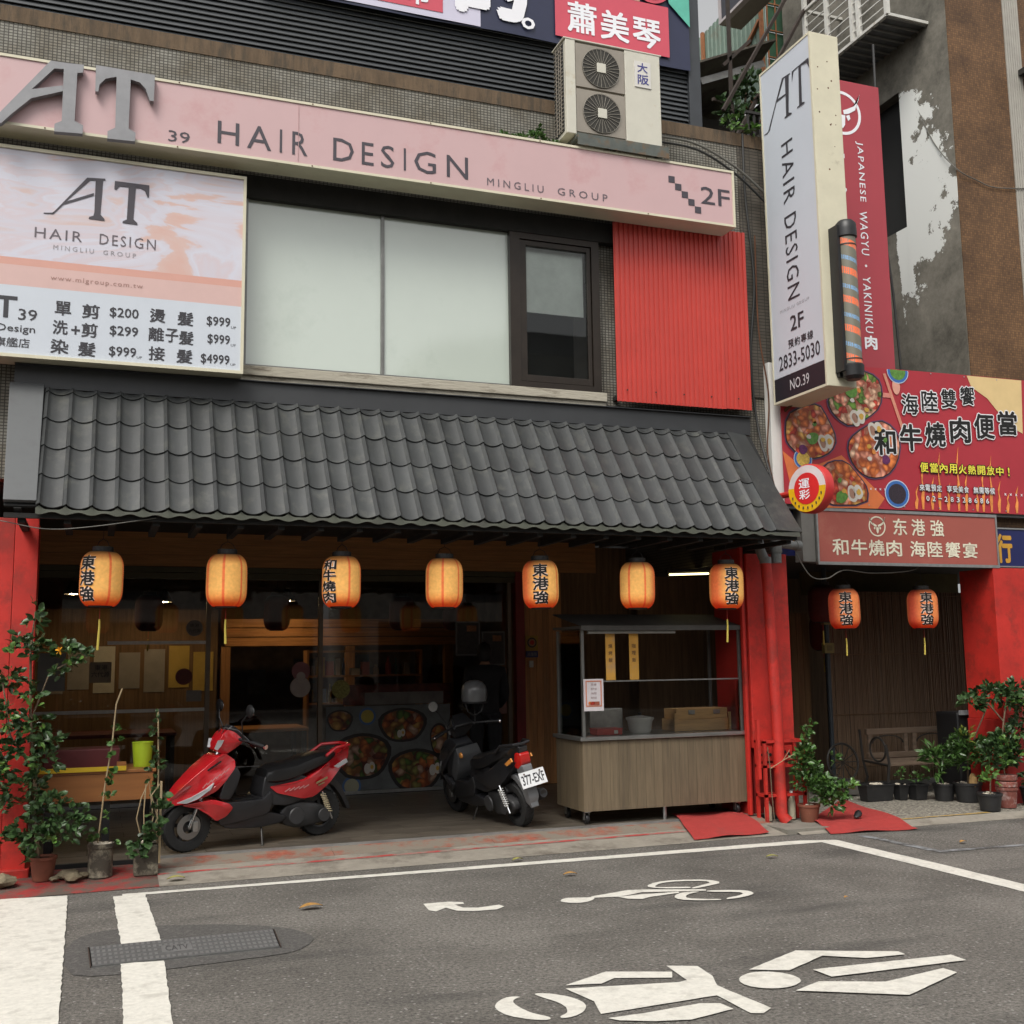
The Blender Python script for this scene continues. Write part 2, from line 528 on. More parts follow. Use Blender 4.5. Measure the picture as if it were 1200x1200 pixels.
WOODH = mat("orange pine", (.46, .21, .07), .6, var=.3, scale=9, stretch=(.25, 1, 5), bump=.15, rvar=.2)
WOODV = mat("orange pine boards", (.42, .20, .075), .6, var=.3, scale=9, stretch=(5, 1, .25), bump=.15, rvar=.2)
GOLD = mat("yellow cord", (.5, .4, .07), .6)
WHITE = mat("white paint", (.70, .69, .66), .5, var=.05, dirt=(.45, .42, .36), damt=.3)
PAPER = mat("paper", (.62, .60, .56), .7, var=.03)
CHROME = mat("chrome", (.7, .7, .7), .12, metal=1)
SOIL = mat("soil", (.03, .022, .015), .95, var=.3, bump=.5)

# ------------------------------------------------------------------ road
def asphalt():
    mt, nt, bs = nodes("asphalt")
    N, L = nt.nodes, nt.links
    tc = N.new("ShaderNodeTexCoord")
    def noise(scale, detail=6, rough=.6, vec=None):
        n = N.new("ShaderNodeTexNoise")
        n.inputs["Scale"].default_value = scale
        n.inputs["Detail"].default_value = detail
        n.inputs["Roughness"].default_value = rough
        L.new(vec or tc.outputs["Object"], n.inputs["Vector"])
        return n
    def ramp(src, p0, p1, c0, c1):
        r = N.new("ShaderNodeValToRGB")
        r.color_ramp.elements[0].position = p0
        r.color_ramp.elements[1].position = p1
        r.color_ramp.elements[0].color = (*c0, 1)
        r.color_ramp.elements[1].color = (*c1, 1)
        L.new(src, r.inputs[0])
        return r
    big = ramp(noise(.9, 8).outputs[0], .3, .7, (.088, .081, .071), (.178, .166, .148))
    fine = ramp(noise(48, 3, .85).outputs[0], .3, .72, (.25, .25, .25), (1.85, 1.85, 1.85))
    m1 = N.new("ShaderNodeMix"); m1.data_type = 'RGBA'; m1.blend_type = 'MULTIPLY'; m1.inputs[0].default_value = 1
    L.new(big.outputs[0], m1.inputs[6]); L.new(fine.outputs[0], m1.inputs[7])
    vo = N.new("ShaderNodeTexVoronoi"); vo.inputs["Scale"].default_value = 34
    L.new(tc.outputs["Object"], vo.inputs["Vector"])
    sepc = N.new("ShaderNodeSeparateColor"); L.new(vo.outputs["Color"], sepc.inputs[0])
    spk = ramp(sepc.outputs[0], .80, .84, (0, 0, 0), (1, 1, 1))
    dst = ramp(vo.outputs["Distance"], .18, .3, (1, 1, 1), (0, 0, 0))
    mm = N.new("ShaderNodeMath"); mm.operation = 'MULTIPLY'
    L.new(spk.outputs[0], mm.inputs[0]); L.new(dst.outputs[0], mm.inputs[1])
    m2 = N.new("ShaderNodeMix"); m2.data_type = 'RGBA'
    L.new(mm.outputs[0], m2.inputs[0]); L.new(m1.outputs[2], m2.inputs[6]); m2.inputs[7].default_value = (.30, .29, .27, 1)
    # dark pits stretched along the road
    mp = N.new("ShaderNodeMapping"); mp.inputs["Scale"].default_value = (.45, 1.6, 1)
    L.new(tc.outputs["Object"], mp.inputs[0])
    pit = ramp(noise(26, 4, .7, mp.outputs[0]).outputs[0], .59, .68, (0, 0, 0), (.85, .85, .85))
    m3 = N.new("ShaderNodeMix"); m3.data_type = 'RGBA'
    L.new(pit.outputs[0], m3.inputs[0]); L.new(m2.outputs[2], m3.inputs[6]); m3.inputs[7].default_value = (.035, .034, .032, 1)
    # oil stains
    st = ramp(noise(1.1, 5, .55, mp.outputs[0]).outputs[0], .54, .70, (0, 0, 0), (.58, .58, .58))
    m4 = N.new("ShaderNodeMix"); m4.data_type = 'RGBA'
    L.new(st.outputs[0], m4.inputs[0]); L.new(m3.outputs[2], m4.inputs[6]); m4.inputs[7].default_value = (.035, .034, .032, 1)
    L.new(m4.outputs[2], bs.inputs["Base Color"])
    bs.inputs["Roughness"].default_value = .82
    bp = N.new("ShaderNodeBump"); bp.inputs["Strength"].default_value = .6; bp.inputs["Distance"].default_value = .006
    L.new(fine.outputs[0], bp.inputs["Height"]); L.new(bp.outputs[0], bs.inputs["Normal"])
    return mt

def struct(o):
    o["kind"] = "structure"
    return o

rb = MB(); rb.poly([(-60, -40, 0), (70, -40, 0), (70, 60, 0), (-60, 60, 0)], [(0, 1, 2, 3)])
struct(rb.build("road", asphalt()))

def flat(name, pts, z, mt, label=None, parent=None, kind="structure"):
    b = MB()
    b.poly([(x, y, z) for x, y in pts], [tuple(range(len(pts)))])
    for f in b.bm.faces:
        if f.normal.z < 0:
            f.normal_flip()
    bmesh.ops.triangulate(b.bm, faces=b.bm.faces[:])
    me = bpy.data.meshes.new(name)
    b.bm.to_mesh(me)
    b.bm.free()
    o = finish(name, me, mt, parent)
    if parent is None:
        o["kind"] = kind
    if label:
        o["label"] = label
    return o

def smooth(pts, n=2):
    """round off a closed outline"""
    for _ in range(n):
        pts = [q for i in range(len(pts)) for q in ((.75 * pts[i][0] + .25 * pts[(i + 1) % len(pts)][0], .75 * pts[i][1] + .25 * pts[(i + 1) % len(pts)][1]),
                                                    (.25 * pts[i][0] + .75 * pts[(i + 1) % len(pts)][0], .25 * pts[i][1] + .75 * pts[(i + 1) % len(pts)][1]))]
    return pts

def rough_edge(pts, step=.06, amp=.006):
    out = []
    for i in range(len(pts)):
        a, b = Vector(pts[i]), Vector(pts[(i + 1) % len(pts)])
        n = max(1, int((b - a).length / step))
        for k in range(n):
            p = a.lerp(b, k / n)
            out.append((p.x + random.uniform(-amp, amp), p.y + random.uniform(-amp, amp)))
    return out

PATCHM = mat("asphalt patch", (.082, .078, .073), .85, var=.4, scale=60, bump=.6, bscale=160, dirt=(.13, .125, .115), dscale=30, damt=.42)
flat("asphalt_patch", rough_edge(smooth(PATCH), .05, .008), .004, PATCHM)
flat("zebra_stripe", rough_edge([(-.55, 8.68), (-.115, 8.62), (-.09, 5.0), (-.50, 5.0)], .05, .004), .008, WHITE_PAINT)
flat("zebra_stripe", rough_edge([(.18, 8.45), (.39, 8.45), (.42, 7.03), (.20, 7.03)], .05, .004), .008, WHITE_PAINT)
flat("zebra_stripe", rough_edge([(.19, 6.59), (.41, 6.55), (.375, 5.0), (.175, 5.0)], .05, .004), .008, WHITE_PAINT)
flat("lane_line", rough_edge([(.24, 8.53), (.24, 8.455), (5.92, 8.30), (6.07, 8.37), (5.8, 8.46)], .12, .004), .004, WHITE_PAINT)
flat("lane_line", rough_edge([(5.925, 8.295), (5.93, 7.2), (5.9, 4.0), (6.08, 4.0), (6.12, 7.2), (6.11, 8.33), (6.075, 8.365)], .12, .005), .004, WHITE_PAINT)
FAINT = mat("worn road paint", (.24, .25, .26), .8, var=.2, scale=20, dirt=(.075, .072, .068), dscale=7, damt=.52)
flat("worn_line", rough_edge([(6.42, 8.45), (6.50, 8.45), (6.55, 7.45), (6.47, 7.45)], .1, .01), .004, FAINT)
flat("worn_line", rough_edge([(6.55, 7.56), (9.5, 7.38), (9.5, 7.31), (6.55, 7.49)], .1, .01), .004, FAINT)
ICON = [("painted_arrow", [ARROW]),
        ("painted_bicycle_symbol", [smooth(W2A), smooth(W2B), W2C, W2D, W2E, smooth(HEAD2), C2A, C2B, C2C]),
        ("painted_bicycle_symbol", [smooth(S_HEAD), S_BODY, S_LEG, smooth(S_W1O, 1), smooth(S_W2O, 1), smooth(S_W2P, 1)])]
for nm, polys in ICON:
    b = MB()
    for i, p in enumerate(polys):
        p = rough_edge(p, .05, .0015) if nm != "painted_arrow" else p
        b.poly([(x, y, .005 + .0005 * i) for x, y in p], [tuple(range(len(p)))])
    bmesh.ops.triangulate(b.bm, faces=b.bm.faces[:])
    for f in b.bm.faces:
        if f.normal.z < 0:
            f.normal_flip()
    me = bpy.data.meshes.new(nm)
    b.bm.to_mesh(me); b.bm.free()
    struct(finish(nm, me, WHITE_PAINT))

# cast cover in the road
cov = thing("utility_cover", "long grey cast metal utility cover set across the narrow white stripe", "manhole cover", (.53, 6.83, 0))
IRON = mat("cast iron cover", (.10, .10, .098), .7, metal=.1, var=.2, scale=25, bump=.4)
IRONL = mat("worn cast iron", (.15, .15, .148), .6, metal=.1)
RUST = mat("rust", (.10, .04, .018), .9, var=.3)
b = MB(); b.prism([(p[0], p[1]) for p in COVER], (0, 0, .004), (1, 0, 0), (0, 1, 0), .008)
b.build("plate", IRON, cov)
b = MB()
def cq(u, v):
    a, b_, c, d = [Vector(p) for p in (COVER[0], COVER[1], COVER[2], COVER[3])]
    return (a.lerp(b_, u)).lerp(d.lerp(c, u), v)
for i in range(34):
    for j in range(5):
        u, v = (i + .5) / 34, (j + .5) / 5
        if .36 < u < .53 and .3 < v < .75:
            continue
        p = cq(u, v)
        b.box(p.x - .008, p.x + .008, p.y - .026, p.y + .026, .012, .0145)
b.build("stud", IRONL, cov, kind="stuff")
pa = cq(.37, .32); pb = cq(.53, .32); pc = cq(.37, .68)
b = MB(); b.prism([(0, 0), (1, 0), (1, 1), (0, 1)], (pc.x, pc.y, .012), (pb.x - pa.x, pb.y - pa.y, 0), (pa.x - pc.x, pa.y - pc.y, 0), .001)
b.build("name_panel", IRONL, cov)
text("CATV", (pc.x + .02, pc.y + .02, .0135), (pb.x - pa.x - .04, pb.y - pa.y, 0), (pa.x - pc.x, pa.y - pc.y - .04, 0), cov, mat("cover lettering", (.05, .05, .05), .7), .01, .001)
for u in (.0, 1.):
    p0, p1 = cq(u, 0), cq(u, 1)
    MB().bar((p0.x, p0.y, .008), (p1.x, p1.y, .008), .012, .008).build("frame_bar", mat("dark rusty gap", (.045, .03, .022), .9), cov)
# leaves on the road
LEAF_Y = mat("dry leaf", (.38, .20, .05), .7, var=.3, scale=40)
LEAF_G = mat("fading leaf", (.30, .28, .07), .7, var=.3, scale=40)
def fallen_leaf(x, y, L_, a, mt, label, z=.012):
    b = MB()
    n = 8
    top = []
    for i in range(n + 1):
        t = i / n
        w = math.sin(math.pi * t) ** .8 * .24
        top.append((t, w))
    vs = []; fs = []
    for t, w in top:
        zz = z + .012 * math.sin(3 * t) * L_ / .1
        for k in (-1, 0, 1):
            u, v = (t - .5) * L_, w * k * L_
            vs.append((x + u * math.cos(a) - v * math.sin(a), y + u * math.sin(a) + v * math.cos(a), zz + abs(k) * .006))
    for i in range(n):
        for k in range(2):
            q = i * 3 + k
            fs.append((q, q + 1, q + 4, q + 3))
    b.poly(vs, fs)
    tag(b.build("fallen_leaf", mt, smooth=True), label, "leaf", "fallen leaves on the road")
fallen_leaf(1.38, 7.51, .16, .1, LEAF_Y, "curled orange leaf lying on the road right of the long cover")
fallen_leaf(3.36, 7.83, .11, -.1, LEAF_Y, "small tan leaf on the road above the painted bicycle, near the white line")
fallen_leaf(3.22, 8.56, .10, .2, LEAF_G, "tan leaf beside the long white line in front of the food cart")
fallen_leaf(5.11, 7.83, .10, -.3, LEAF_G, "greenish leaf on the road near the corner of the white lines")
fallen_leaf(4.70, 6.35, .05, .5, LEAF_Y, "tiny reddish leaf on bare asphalt above the big painted bicycle")
fallen_leaf(6.95, 7.75, .09, .2, LEAF_Y, "tan leaf beside the worn line at the right edge")
fallen_leaf(.62, 8.8, .13, .0, LEAF_G, "yellow green leaf on the concrete edge right of the pots", .03)

# ------------------------------------------------------------------ concrete apron, kerb, arcade floor, right pavement
def apron_mat():
    mt = mat("apron concrete", (.26, .235, .195), .9, var=.14, scale=9, bump=.5, bscale=110, dirt=(.15, .13, .105), dscale=2.2, damt=.45)
    return mt
APR = apron_mat()
ax0, ax1 = .5, 6.0
b = MB()
b.poly([(ax0, 8.70, .003), (ax1, 8.77, .003), (ax1, 9.19, .05), (ax0, 9.17, .05)], [(0, 1, 2, 3)])
struct(b.build("apron", APR))
ORANGEP = mat("worn orange kerb paint", (.27, .075, .045), .85, var=.3, scale=12, dirt=(.20, .17, .135), dscale=3.4, damt=.55, bump=.4, bscale=60)
b = MB()
for i in range(4):
    xa, xb = ax0 + (ax1 - ax0) * i / 4 + .001, ax0 + (ax1 - ax0) * (i + 1) / 4 - .001
    b.poly([(xa, 9.172 + .0016 * i, .052), (xb, 9.172 + .0016 * i, .052), (xb, 9.385, .088), (xa, 9.385, .088), (xa, 9.172, 0), (xb, 9.172, 0)], [(0, 1, 2, 3), (4, 5, 1, 0)])
struct(b.build("kerb", ORANGEP))
REDLINE = mat("worn red line", (.38, .05, .045), .8, var=.2, dirt=(.24, .215, .18), dscale=4, damt=.5)
flat_pts = rough_edge([(ax0, 9.0), (5.4, 9.085), (5.4, 9.125), (ax0, 9.04)], .1, .006)
b = MB(); b.poly([(x, y, .003 + (y - 8.74) / .44 * .047 + .004) for x, y in flat_pts], [tuple(range(len(flat_pts)))])
bmesh.ops.triangulate(b.bm, faces=b.bm.faces[:])
struct(b.build("red_line", REDLINE))
FLOOR = mat("arcade floor", (.14, .12, .095), .38, var=.25, scale=5, stretch=(.5, 2.5, 1), dirt=(.09, .075, .06), dscale=4, damt=.5, bump=.1, rvar=.12)
fl = struct(B(-3, 6.4, 9.40, 12.9, -.05, .094).build("arcade_floor", BLACKMATT))
tile0 = B(-.9 + .002, -.9 + .598, 9.404, 9.404 + .292, .094, .1).build("tile", FLOOR, fl)
locs = []
for j in range(11):
    for i in range(12):
        if i or j:
            locs.append((i * .6 - (.3 if j % 2 else 0), j * .3, random.uniform(-.0006, .0006)))
copies(tile0, fl, locs)
EDGE = mat("metal edging", (.30, .30, .29), .45, metal=.6, var=.3, scale=3, stretch=(1, 1, 1))
struct(B(.50, 5.2, 9.386, 9.403, .05, .108).build("floor_edging", EDGE))
# left painted patch under the plants
REDPATCH = mat("flaking red ground paint", (.30, .022, .02), .8, var=.2, scale=8, dirt=(.10, .075, .06), dscale=3.2, damt=.53, bump=.5, bscale=50)
b = MB(); b.poly([(-3, 8.66, .004), (.5, 8.70, .004), (.5, 9.40, .06), (-3, 9.40, .06)], [(0, 1, 2, 3)])
struct(b.build("painted_apron", REDPATCH))
# right bay: washed gravel pavement with concrete edge and yellow line
GRAVEL = mat("washed gravel", (.25, .23, .19), .9, var=.85, scale=38, bump=1.0, bscale=55, dirt=(.09, .08, .065), dscale=30, damt=.46)
struct(B(5.9, 6.46, 8.775, 9.40, 0, .043).build("pavement_edge", CONCRETE))
b = MB(); b.poly([(6.0, 8.87, .035), (14, 8.8, .035), (14, 12, .06), (6.0, 12, .06)], [(0, 1, 2, 3)])
struct(b.build("gravel_pavement", GRAVEL))
b = MB(); b.poly([(6.0, 8.70, .003), (14, 8.58, .003), (14, 8.8, .039), (6.0, 8.872, .039)], [(0, 1, 2, 3)])
struct(b.build("pavement_edge", APR))
YLINE = mat("worn yellow line", (.42, .27, .06), .8, dirt=(.28, .25, .2), dscale=6, damt=.45)
flat("yellow_line", rough_edge([(7.15, 8.86), (8.3, 8.855), (8.3, 8.90), (7.15, 8.90)], .1, .006), .045, YLINE)
MATRED = mat("red carpet", (.36, .033, .028), .95, var=.12, scale=14, bump=.6, bscale=250, dirt=(.25, .05, .04), dscale=3, damt=.36)
def carpet(pts, zf, label):
    b = MB()
    n = 14
    P4 = [Vector(p) for p in pts]
    vs = []
    for i in range(n + 1):
        for j in range(n + 1):
            u, v = i / n, j / n
            p = (P4[0].lerp(P4[1], u)).lerp(P4[3].lerp(P4[2], u), v)
            w = .012 * math.sin(u * 9 + v * 4) * math.sin(v * 7) + .008
            vs.append((p.x, p.y, zf(p.x, p.y) + max(.002, w)))
    b.poly(vs, [(i * (n + 1) + j, (i + 1) * (n + 1) + j, (i + 1) * (n + 1) + j + 1, i * (n + 1) + j + 1) for i in range(n) for j in range(n)])
    return tag(b.build("red_carpet", MATRED, smooth=True), label, "mat", "red carpets on the pavement")
carpet([(5.25, 9.75), (5.92, 9.62), (5.74, 8.82), (4.96, 8.80)], lambda x, y: .102 if y > 9.39 else .003 + max(0, min(1, (y - 8.74) / .65)) * .1 + .004, "red carpet piece half under the right end of the food cart")
carpet([(6.42, 9.15), (7.60, 10.25), (7.12, 8.50), (6.25, 8.62)], lambda x, y: .045 + (y - 8.8) * .008 if y > 8.85 else max(.006, .004 + (y - 8.62) / .23 * .04), "red carpet laid on the gravel pavement right of the potted shrub")
b = MB()
b.loft([[Vector((6.86 + x, 9.03 + y, z)) for x, y, z in sec] for sec in (
    [(-.08, -.03, .06), (-.02, -.05, .06), (.0, -.02, .08), (-.05, .01, .08)], [(-.03, .02, .06), (.05, -.03, .06), (.05, .0, .15), (0, .05, .13)], [(.02, .06, .06), (.08, .0, .06), (.07, .03, .13), (.03, .07, .13)])])
tag(b.build("crumpled_glove", BLACK, smooth=True, sub=1), "crumpled black thing lying on the right red carpet", "glove")

# ------------------------------------------------------------------ left building
MOSAIC = brickmat("mosaic tiles", (.27, .26, .225), (.19, .185, .16), (.055, .05, .042), .034, .026, mort=.004, stain=(.55, .47, .36))
BROWNTILE = brickmat("brown weathered tiles", (.115, .10, .08), (.085, .074, .06), (.03, .027, .022), .11, .034, mort=.004, stain=(.6, .55, .5))
LINTEL = mat("recess shade plaster", (.016, .015, .013), .9, var=.3)  # dark colour stands in for the shade under the sign
PEEL = mat("peeling cream paint", (.40, .37, .30), .8, var=.1, dirt=(.17, .145, .11), dscale=6, damt=.42, stretch=(.4, 1, 2), bump=.5, bscale=30)
BROWNBAND = mat("brown stained concrete", (.115, .078, .047), .9, var=.3, scale=5, stretch=(3, 1, .5), bump=.4, dirt=(.065, .05, .035), dscale=6, damt=.45)
bld = thing("hair_salon_building", "grey mosaic tiled building with second floor window above the dark awning", "building", (2.5, 9.45, 0))
b = MB()
b.box(-3, 1.10, 9.45, 9.65, 3.06, 6.88)
b.box(1.10, 4.45, 9.45, 9.65, 5.62, 6.88)
b.box(1.10, 4.45, 9.45, 9.65, 3.06, 4.02)
b.box(4.45, 6.38, 9.45, 9.65, 3.06, 6.88)
b.build("wall", MOSAIC, bld)
B(6.10, 6.40, 9.43, 9.448, 4.2, 6.86).build("tile_pier", BROWNTILE, bld)
B(6.38, 6.40, 9.45, 17, 2.6, 7.05).build("side_wall", BROWNTILE, bld)
B(-3, -2.9, 9.65, 17, 0, 7).build("side_wall", BROWNTILE, bld)
B(-3, 6.42, 9.44, 9.9, 6.88, 7.02).build("parapet_band", BROWNBAND, bld)
B(1.0, 5.0, 9.36, 9.448, 5.60, 5.80).build("lintel", LINTEL, bld)
sl = MB(); sl.box(1.08, 4.50, 9.36, 9.5, 4.02, 4.105)
sl.box(1.08, 4.50, 9.385, 9.5, 3.975, 4.02)
sl.build("window_sill", PEEL, bld, bevel=.006)
B(-3, 6.4, 9.65, 17, 6.9, 7.0).build("roof", CONCRETE, bld)
B(1.0, 6.3, 9.66, 12, 4.0, 4.05).build("upper_floor", BLACKMATT, bld)
# window: frosted panes and a brown framed sash
FROST = mat("frosted film glass", (.50, .56, .50), .35, var=.03, scale=1.2, coat=1.0, dirt=(.44, .50, .44), dscale=1.2, damt=.4)
FROST.node_tree.nodes["Principled BSDF"].inputs["Coat IOR"].default_value = 1.9
BROWNFR = mat("dark bronze frame", (.028, .021, .016), .4, metal=.3, var=.2)
ALU = mat("dull aluminium", (.20, .20, .19), .4, metal=.6, var=.2)
CLEAR = glass("window glass", (.93, .95, .94), ior=1.4)
wf = MB()
wf.box(1.10, 1.125, 9.40, 9.46, 4.105, 5.60)
wf.box(1.125, 3.53, 9.40, 9.46, 4.105, 4.125)
wo = wf.build("window", ALU, bld)
B(1.125, 2.305, 9.43, 9.44, 4.125, 5.60).build("pane", FROST, wo)
B(2.335, 3.53, 9.43, 9.44, 4.125, 5.60).build("pane", FROST, wo)
B(2.305, 2.335, 9.405, 9.445, 4.125, 5.60).build("mullion", ALU, wo, bevel=.004)
wf = MB()
wf.box(3.53, 3.63, 9.37, 9.50, 4.105, 5.60)
wf.box(4.37, 4.45, 9.37, 9.50, 4.105, 5.60)
wf.box(3.63, 4.37, 9.37, 9.50, 4.105, 4.16)
wf.box(3.63, 4.37, 9.37, 9.50, 5.54, 5.60)
wo = wf.build("window", BROWNFR, bld, label="brown framed sash with a half drawn white blind")
sa = MB()
sa.box(3.635, 3.70, 9.385, 9.43, 4.165, 5.535); sa.box(4.325, 4.365, 9.385, 9.43, 4.165, 5.535)
sa.box(3.70, 4.325, 9.385, 9.43, 4.165, 4.23); sa.box(3.70, 4.325, 9.385, 9.43, 5.485, 5.535)
sa.build("sash", BROWNFR, wo, bevel=.004)
B(3.70, 4.325, 9.405, 9.409, 4.23, 5.485).build("pane", CLEAR, wo)
B(3.71, 4.32, 9.47, 9.474, 4.86, 5.50).build("blind", mat("white blind", (.82, .85, .80), .8), wo)
B(3.6, 4.4, 9.9, 9.92, 4.1, 5.6).build("dark_room_sheet", mat("dark room", (.02, .022, .022), .9), wo)  # added dark sheet, standing in for the unlit room

# louvred screen on the roof
LOUV = mat("charcoal louvre", (.055, .06, .065), .5, var=.12, scale=3)
LOUVD = mat("charcoal frame", (.038, .042, .048), .5)
lv = thing("louvre_screen", "charcoal horizontal louvre screen standing on the brown roof edge", "screen", (2, 9.6, 7.02))
s0 = MB(); s0.poly([(-2.5, 9.505, 7.040), (5.58, 9.505, 7.040), (5.58, 9.53, 7.090), (-2.5, 9.53, 7.090), (-2.5, 9.51, 7.036), (5.58, 9.51, 7.036), (5.58, 9.54, 7.086), (-2.5, 9.54, 7.086)],
                   [(0, 1, 2, 3), (7, 6, 5, 4), (0, 4, 5, 1), (1, 5, 6, 2), (2, 6, 7, 3), (3, 7, 4, 0)])
slat = s0.build("slat", LOUV, lv)
copies(slat, lv, [(0, 0, .052 * i) for i in range(1, 34)])
B(-2.5, 5.6, 9.58, 9.6, 7.02, 8.9).build("backing", BLACKMATT, lv)
B(5.58, 5.72, 9.47, 9.62, 7.02, 8.95).build("post", LOUVD, lv, bevel=.004)
B(-2.5, 5.58, 9.49, 9.60, 7.021, 7.036).build("bottom_rail", LOUVD, lv)

# election banner
NAVY = mat("navy print", (.022, .026, .06), .4, var=.05)
LAV = mat("lavender print", (.56, .54, .66), .45, var=.06, scale=1.5)
BRED = mat("rose red print", (.56, .075, .11), .45, var=.04)
WPRINT = mat("white print", (.78, .78, .82), .5, var=.02)
bn = thing("election_banner", "large election banner with navy ground and white characters above the louvre screen", "banner", (3.6, 9.43, 7.62))
b = MB()
nseg = 40
def bz(x): return 7.62 + .012 * math.sin(x * 2.1)
vs, fs = [], []
for i in range(nseg + 1):
    x = 1.2 + (5.58 - 1.2) * i / nseg
    for y in (9.43, 9.436):
        vs += [(x, y + .006 * math.sin(x * 5), bz(x)), (x, y + .006 * math.sin(x * 5), 9.3)]
for i in range(nseg):
    q = i * 4
    fs += [(q, q + 4, q + 5, q + 1), (q + 2, q + 3, q + 7, q + 6), (q, q + 2, q + 6, q + 4)]
b.poly(vs, fs)
b.build("sheet", NAVY, bn)
def sheetpart(x0, x1, z0, z1, y, mt, name):
    return B(x0, x1, y, y + .003, z0, z1).build(name, mt, bn)
sheetpart(1.2, 3.28, 7.636, 9.2, 9.418, LAV, "lavender_field")
sheetpart(1.2, 2.90, 7.70, 8.4, 9.413, BRED, "red_field")
sheetpart(4.06, 5.33, 7.70, 8.25, 9.413, BRED, "red_field")
ftext("市", 2.52, 2.78, 7.73, 8.02, 9.409, bn, WPRINT, .03)
ftext("的", 3.02, 3.78, 7.74, 8.55, 9.409, bn, WPRINT, .06)
ftext("。", 3.70, 3.84, 7.70, 7.82, 9.408, bn, WPRINT, .02)
ftext("蕭", 4.19, 4.51, 7.77, 8.10, 9.409, bn, WPRINT, .03)
ftext("美", 4.55, 4.87, 7.76, 8.08, 9.409, bn, WPRINT, .03)
ftext("琴", 4.91, 5.23, 7.75, 8.07, 9.409, bn, WPRINT, .03)
MB().prism([(4.72, 8.25), (5.0, 8.25), (5.15, 8.9), (4.6, 8.9)], (0, 9.414, 0), (1, 0, 0), (0, 0, 1), .003).build("portrait_field", mat("skin print", (.50, .30, .22), .5), bn)
MB().lathe([(.24, 0), (.24, .004)], (5.14, 9.408, 8.50), 'Y', 32).build("emblem", BRED, bn)
MB().lathe([(.20, 0), (.20, .004)], (5.14, 9.403, 8.50), 'Y', 32).build("emblem_field", WPRINT, bn)
ftext("3", 5.06, 5.24, 8.36, 8.64, 9.399, bn, BRED, .03)
MB().prism([(5.578, 8.08), (5.578, 8.9), (5.25, 8.9), (5.34, 8.30)], (0, 9.413, 0), (1, 0, 0), (0, 0, 1), .003).build("green_field", mat("mint print", (.10, .42, .32), .5), bn)

# long pink sign
ts = thing("fascia_sign", "long pale pink shop sign in a cream frame over the upper windows", "sign", (2.2, 9.0, 5.78))
X0, X1, Z0, Z1 = -2.4, 5.765, 5.775, 6.355
b = MB()
b.box(X0, X1, 9.012, 9.25, Z0 + .004, Z1 - .004)
b.build("box", CREAM, ts)
b = MB()
b.box(X0, X1, 8.99, 9.03, Z0, Z0 + .022); b.box(X0, X1, 8.99, 9.03, Z1 - .022, Z1)
b.box(X1 - .024, X1, 8.991, 9.029, Z0 + .022, Z1 - .022)
b.build("frame", CREAM, ts)
B(X0, X1 - .024, 9.0, 9.011, Z0 + .022, Z1 - .022).build("sign_face", PINK, ts)
LET = mat("raised letter metal", (.24, .24, .25), .45, metal=.2, var=.1, scale=8)
for nm, polys in (("raised_letter_a", (A_DIAG, A_STEM)), ("raised_letter_t", (T_BAR, T_STEM))):
    b = MB()
    for i, p in enumerate(polys):
        b.prism(p, (0, 8.985 - .002 * i, 0), (1, 0, 0), (0, 0, 1), .055)
    b.build(nm, LET, ts)
ftext("39", .425, .595, 5.83, 5.925, 8.998, ts, DGREY, .0)
ftext("H", .815, .99, 5.875, 6.07, 8.998, ts, DGREY)
LTR = [("A", 1.055, 1.255), ("I", 1.325, 1.345), ("R", 1.43, 1.56), ("D", 1.78, 1.96), ("E", 2.03, 2.135), ("S", 2.20, 2.32), ("I", 2.405, 2.425), ("G", 2.50, 2.70), ("N", 2.80, 3.0)]
for ch, a, c in LTR:
    ftext(ch, a, c, 5.87, 6.075, 8.998, ts, DGREY)
ftext("MINGLIU", 3.18, 3.73, 5.845, 5.915, 8.998, ts, MIDGREY, spacing=1.5)
ftext("GROUP", 3.87, 4.38, 5.85, 5.92, 8.998, ts, MIDGREY, spacing=1.5)
for i in range(5):
    B(5.035 + i * .07, 5.105 + i * .07 - .002, 8.996, 8.999, 6.14 - i * .068, 6.205 - i * .068).build("stair_mark", DGREY, ts)
ftext("2F", 5.385, 5.71, 5.975, 6.15, 8.998, ts, DGREY, .005)
screw = MB().lathe([(.006, 0), (.006, .006)], (-.5, 8.986, Z0 + .011), 'Y', 8).build("screw", RUST, ts)
copies(screw, ts, [(dx, 0, dz) for dz in (0, Z1 - Z0 - .022) for dx in (1.0, 2.1, 3.15, 4.2, 5.3)])
joint = B(1.48, 1.484, 8.995, 8.999, Z0 + .022, Z1 - .022)
joint.build("panel_joint", mat("sign joint", (.45, .28, .28), .6), ts)

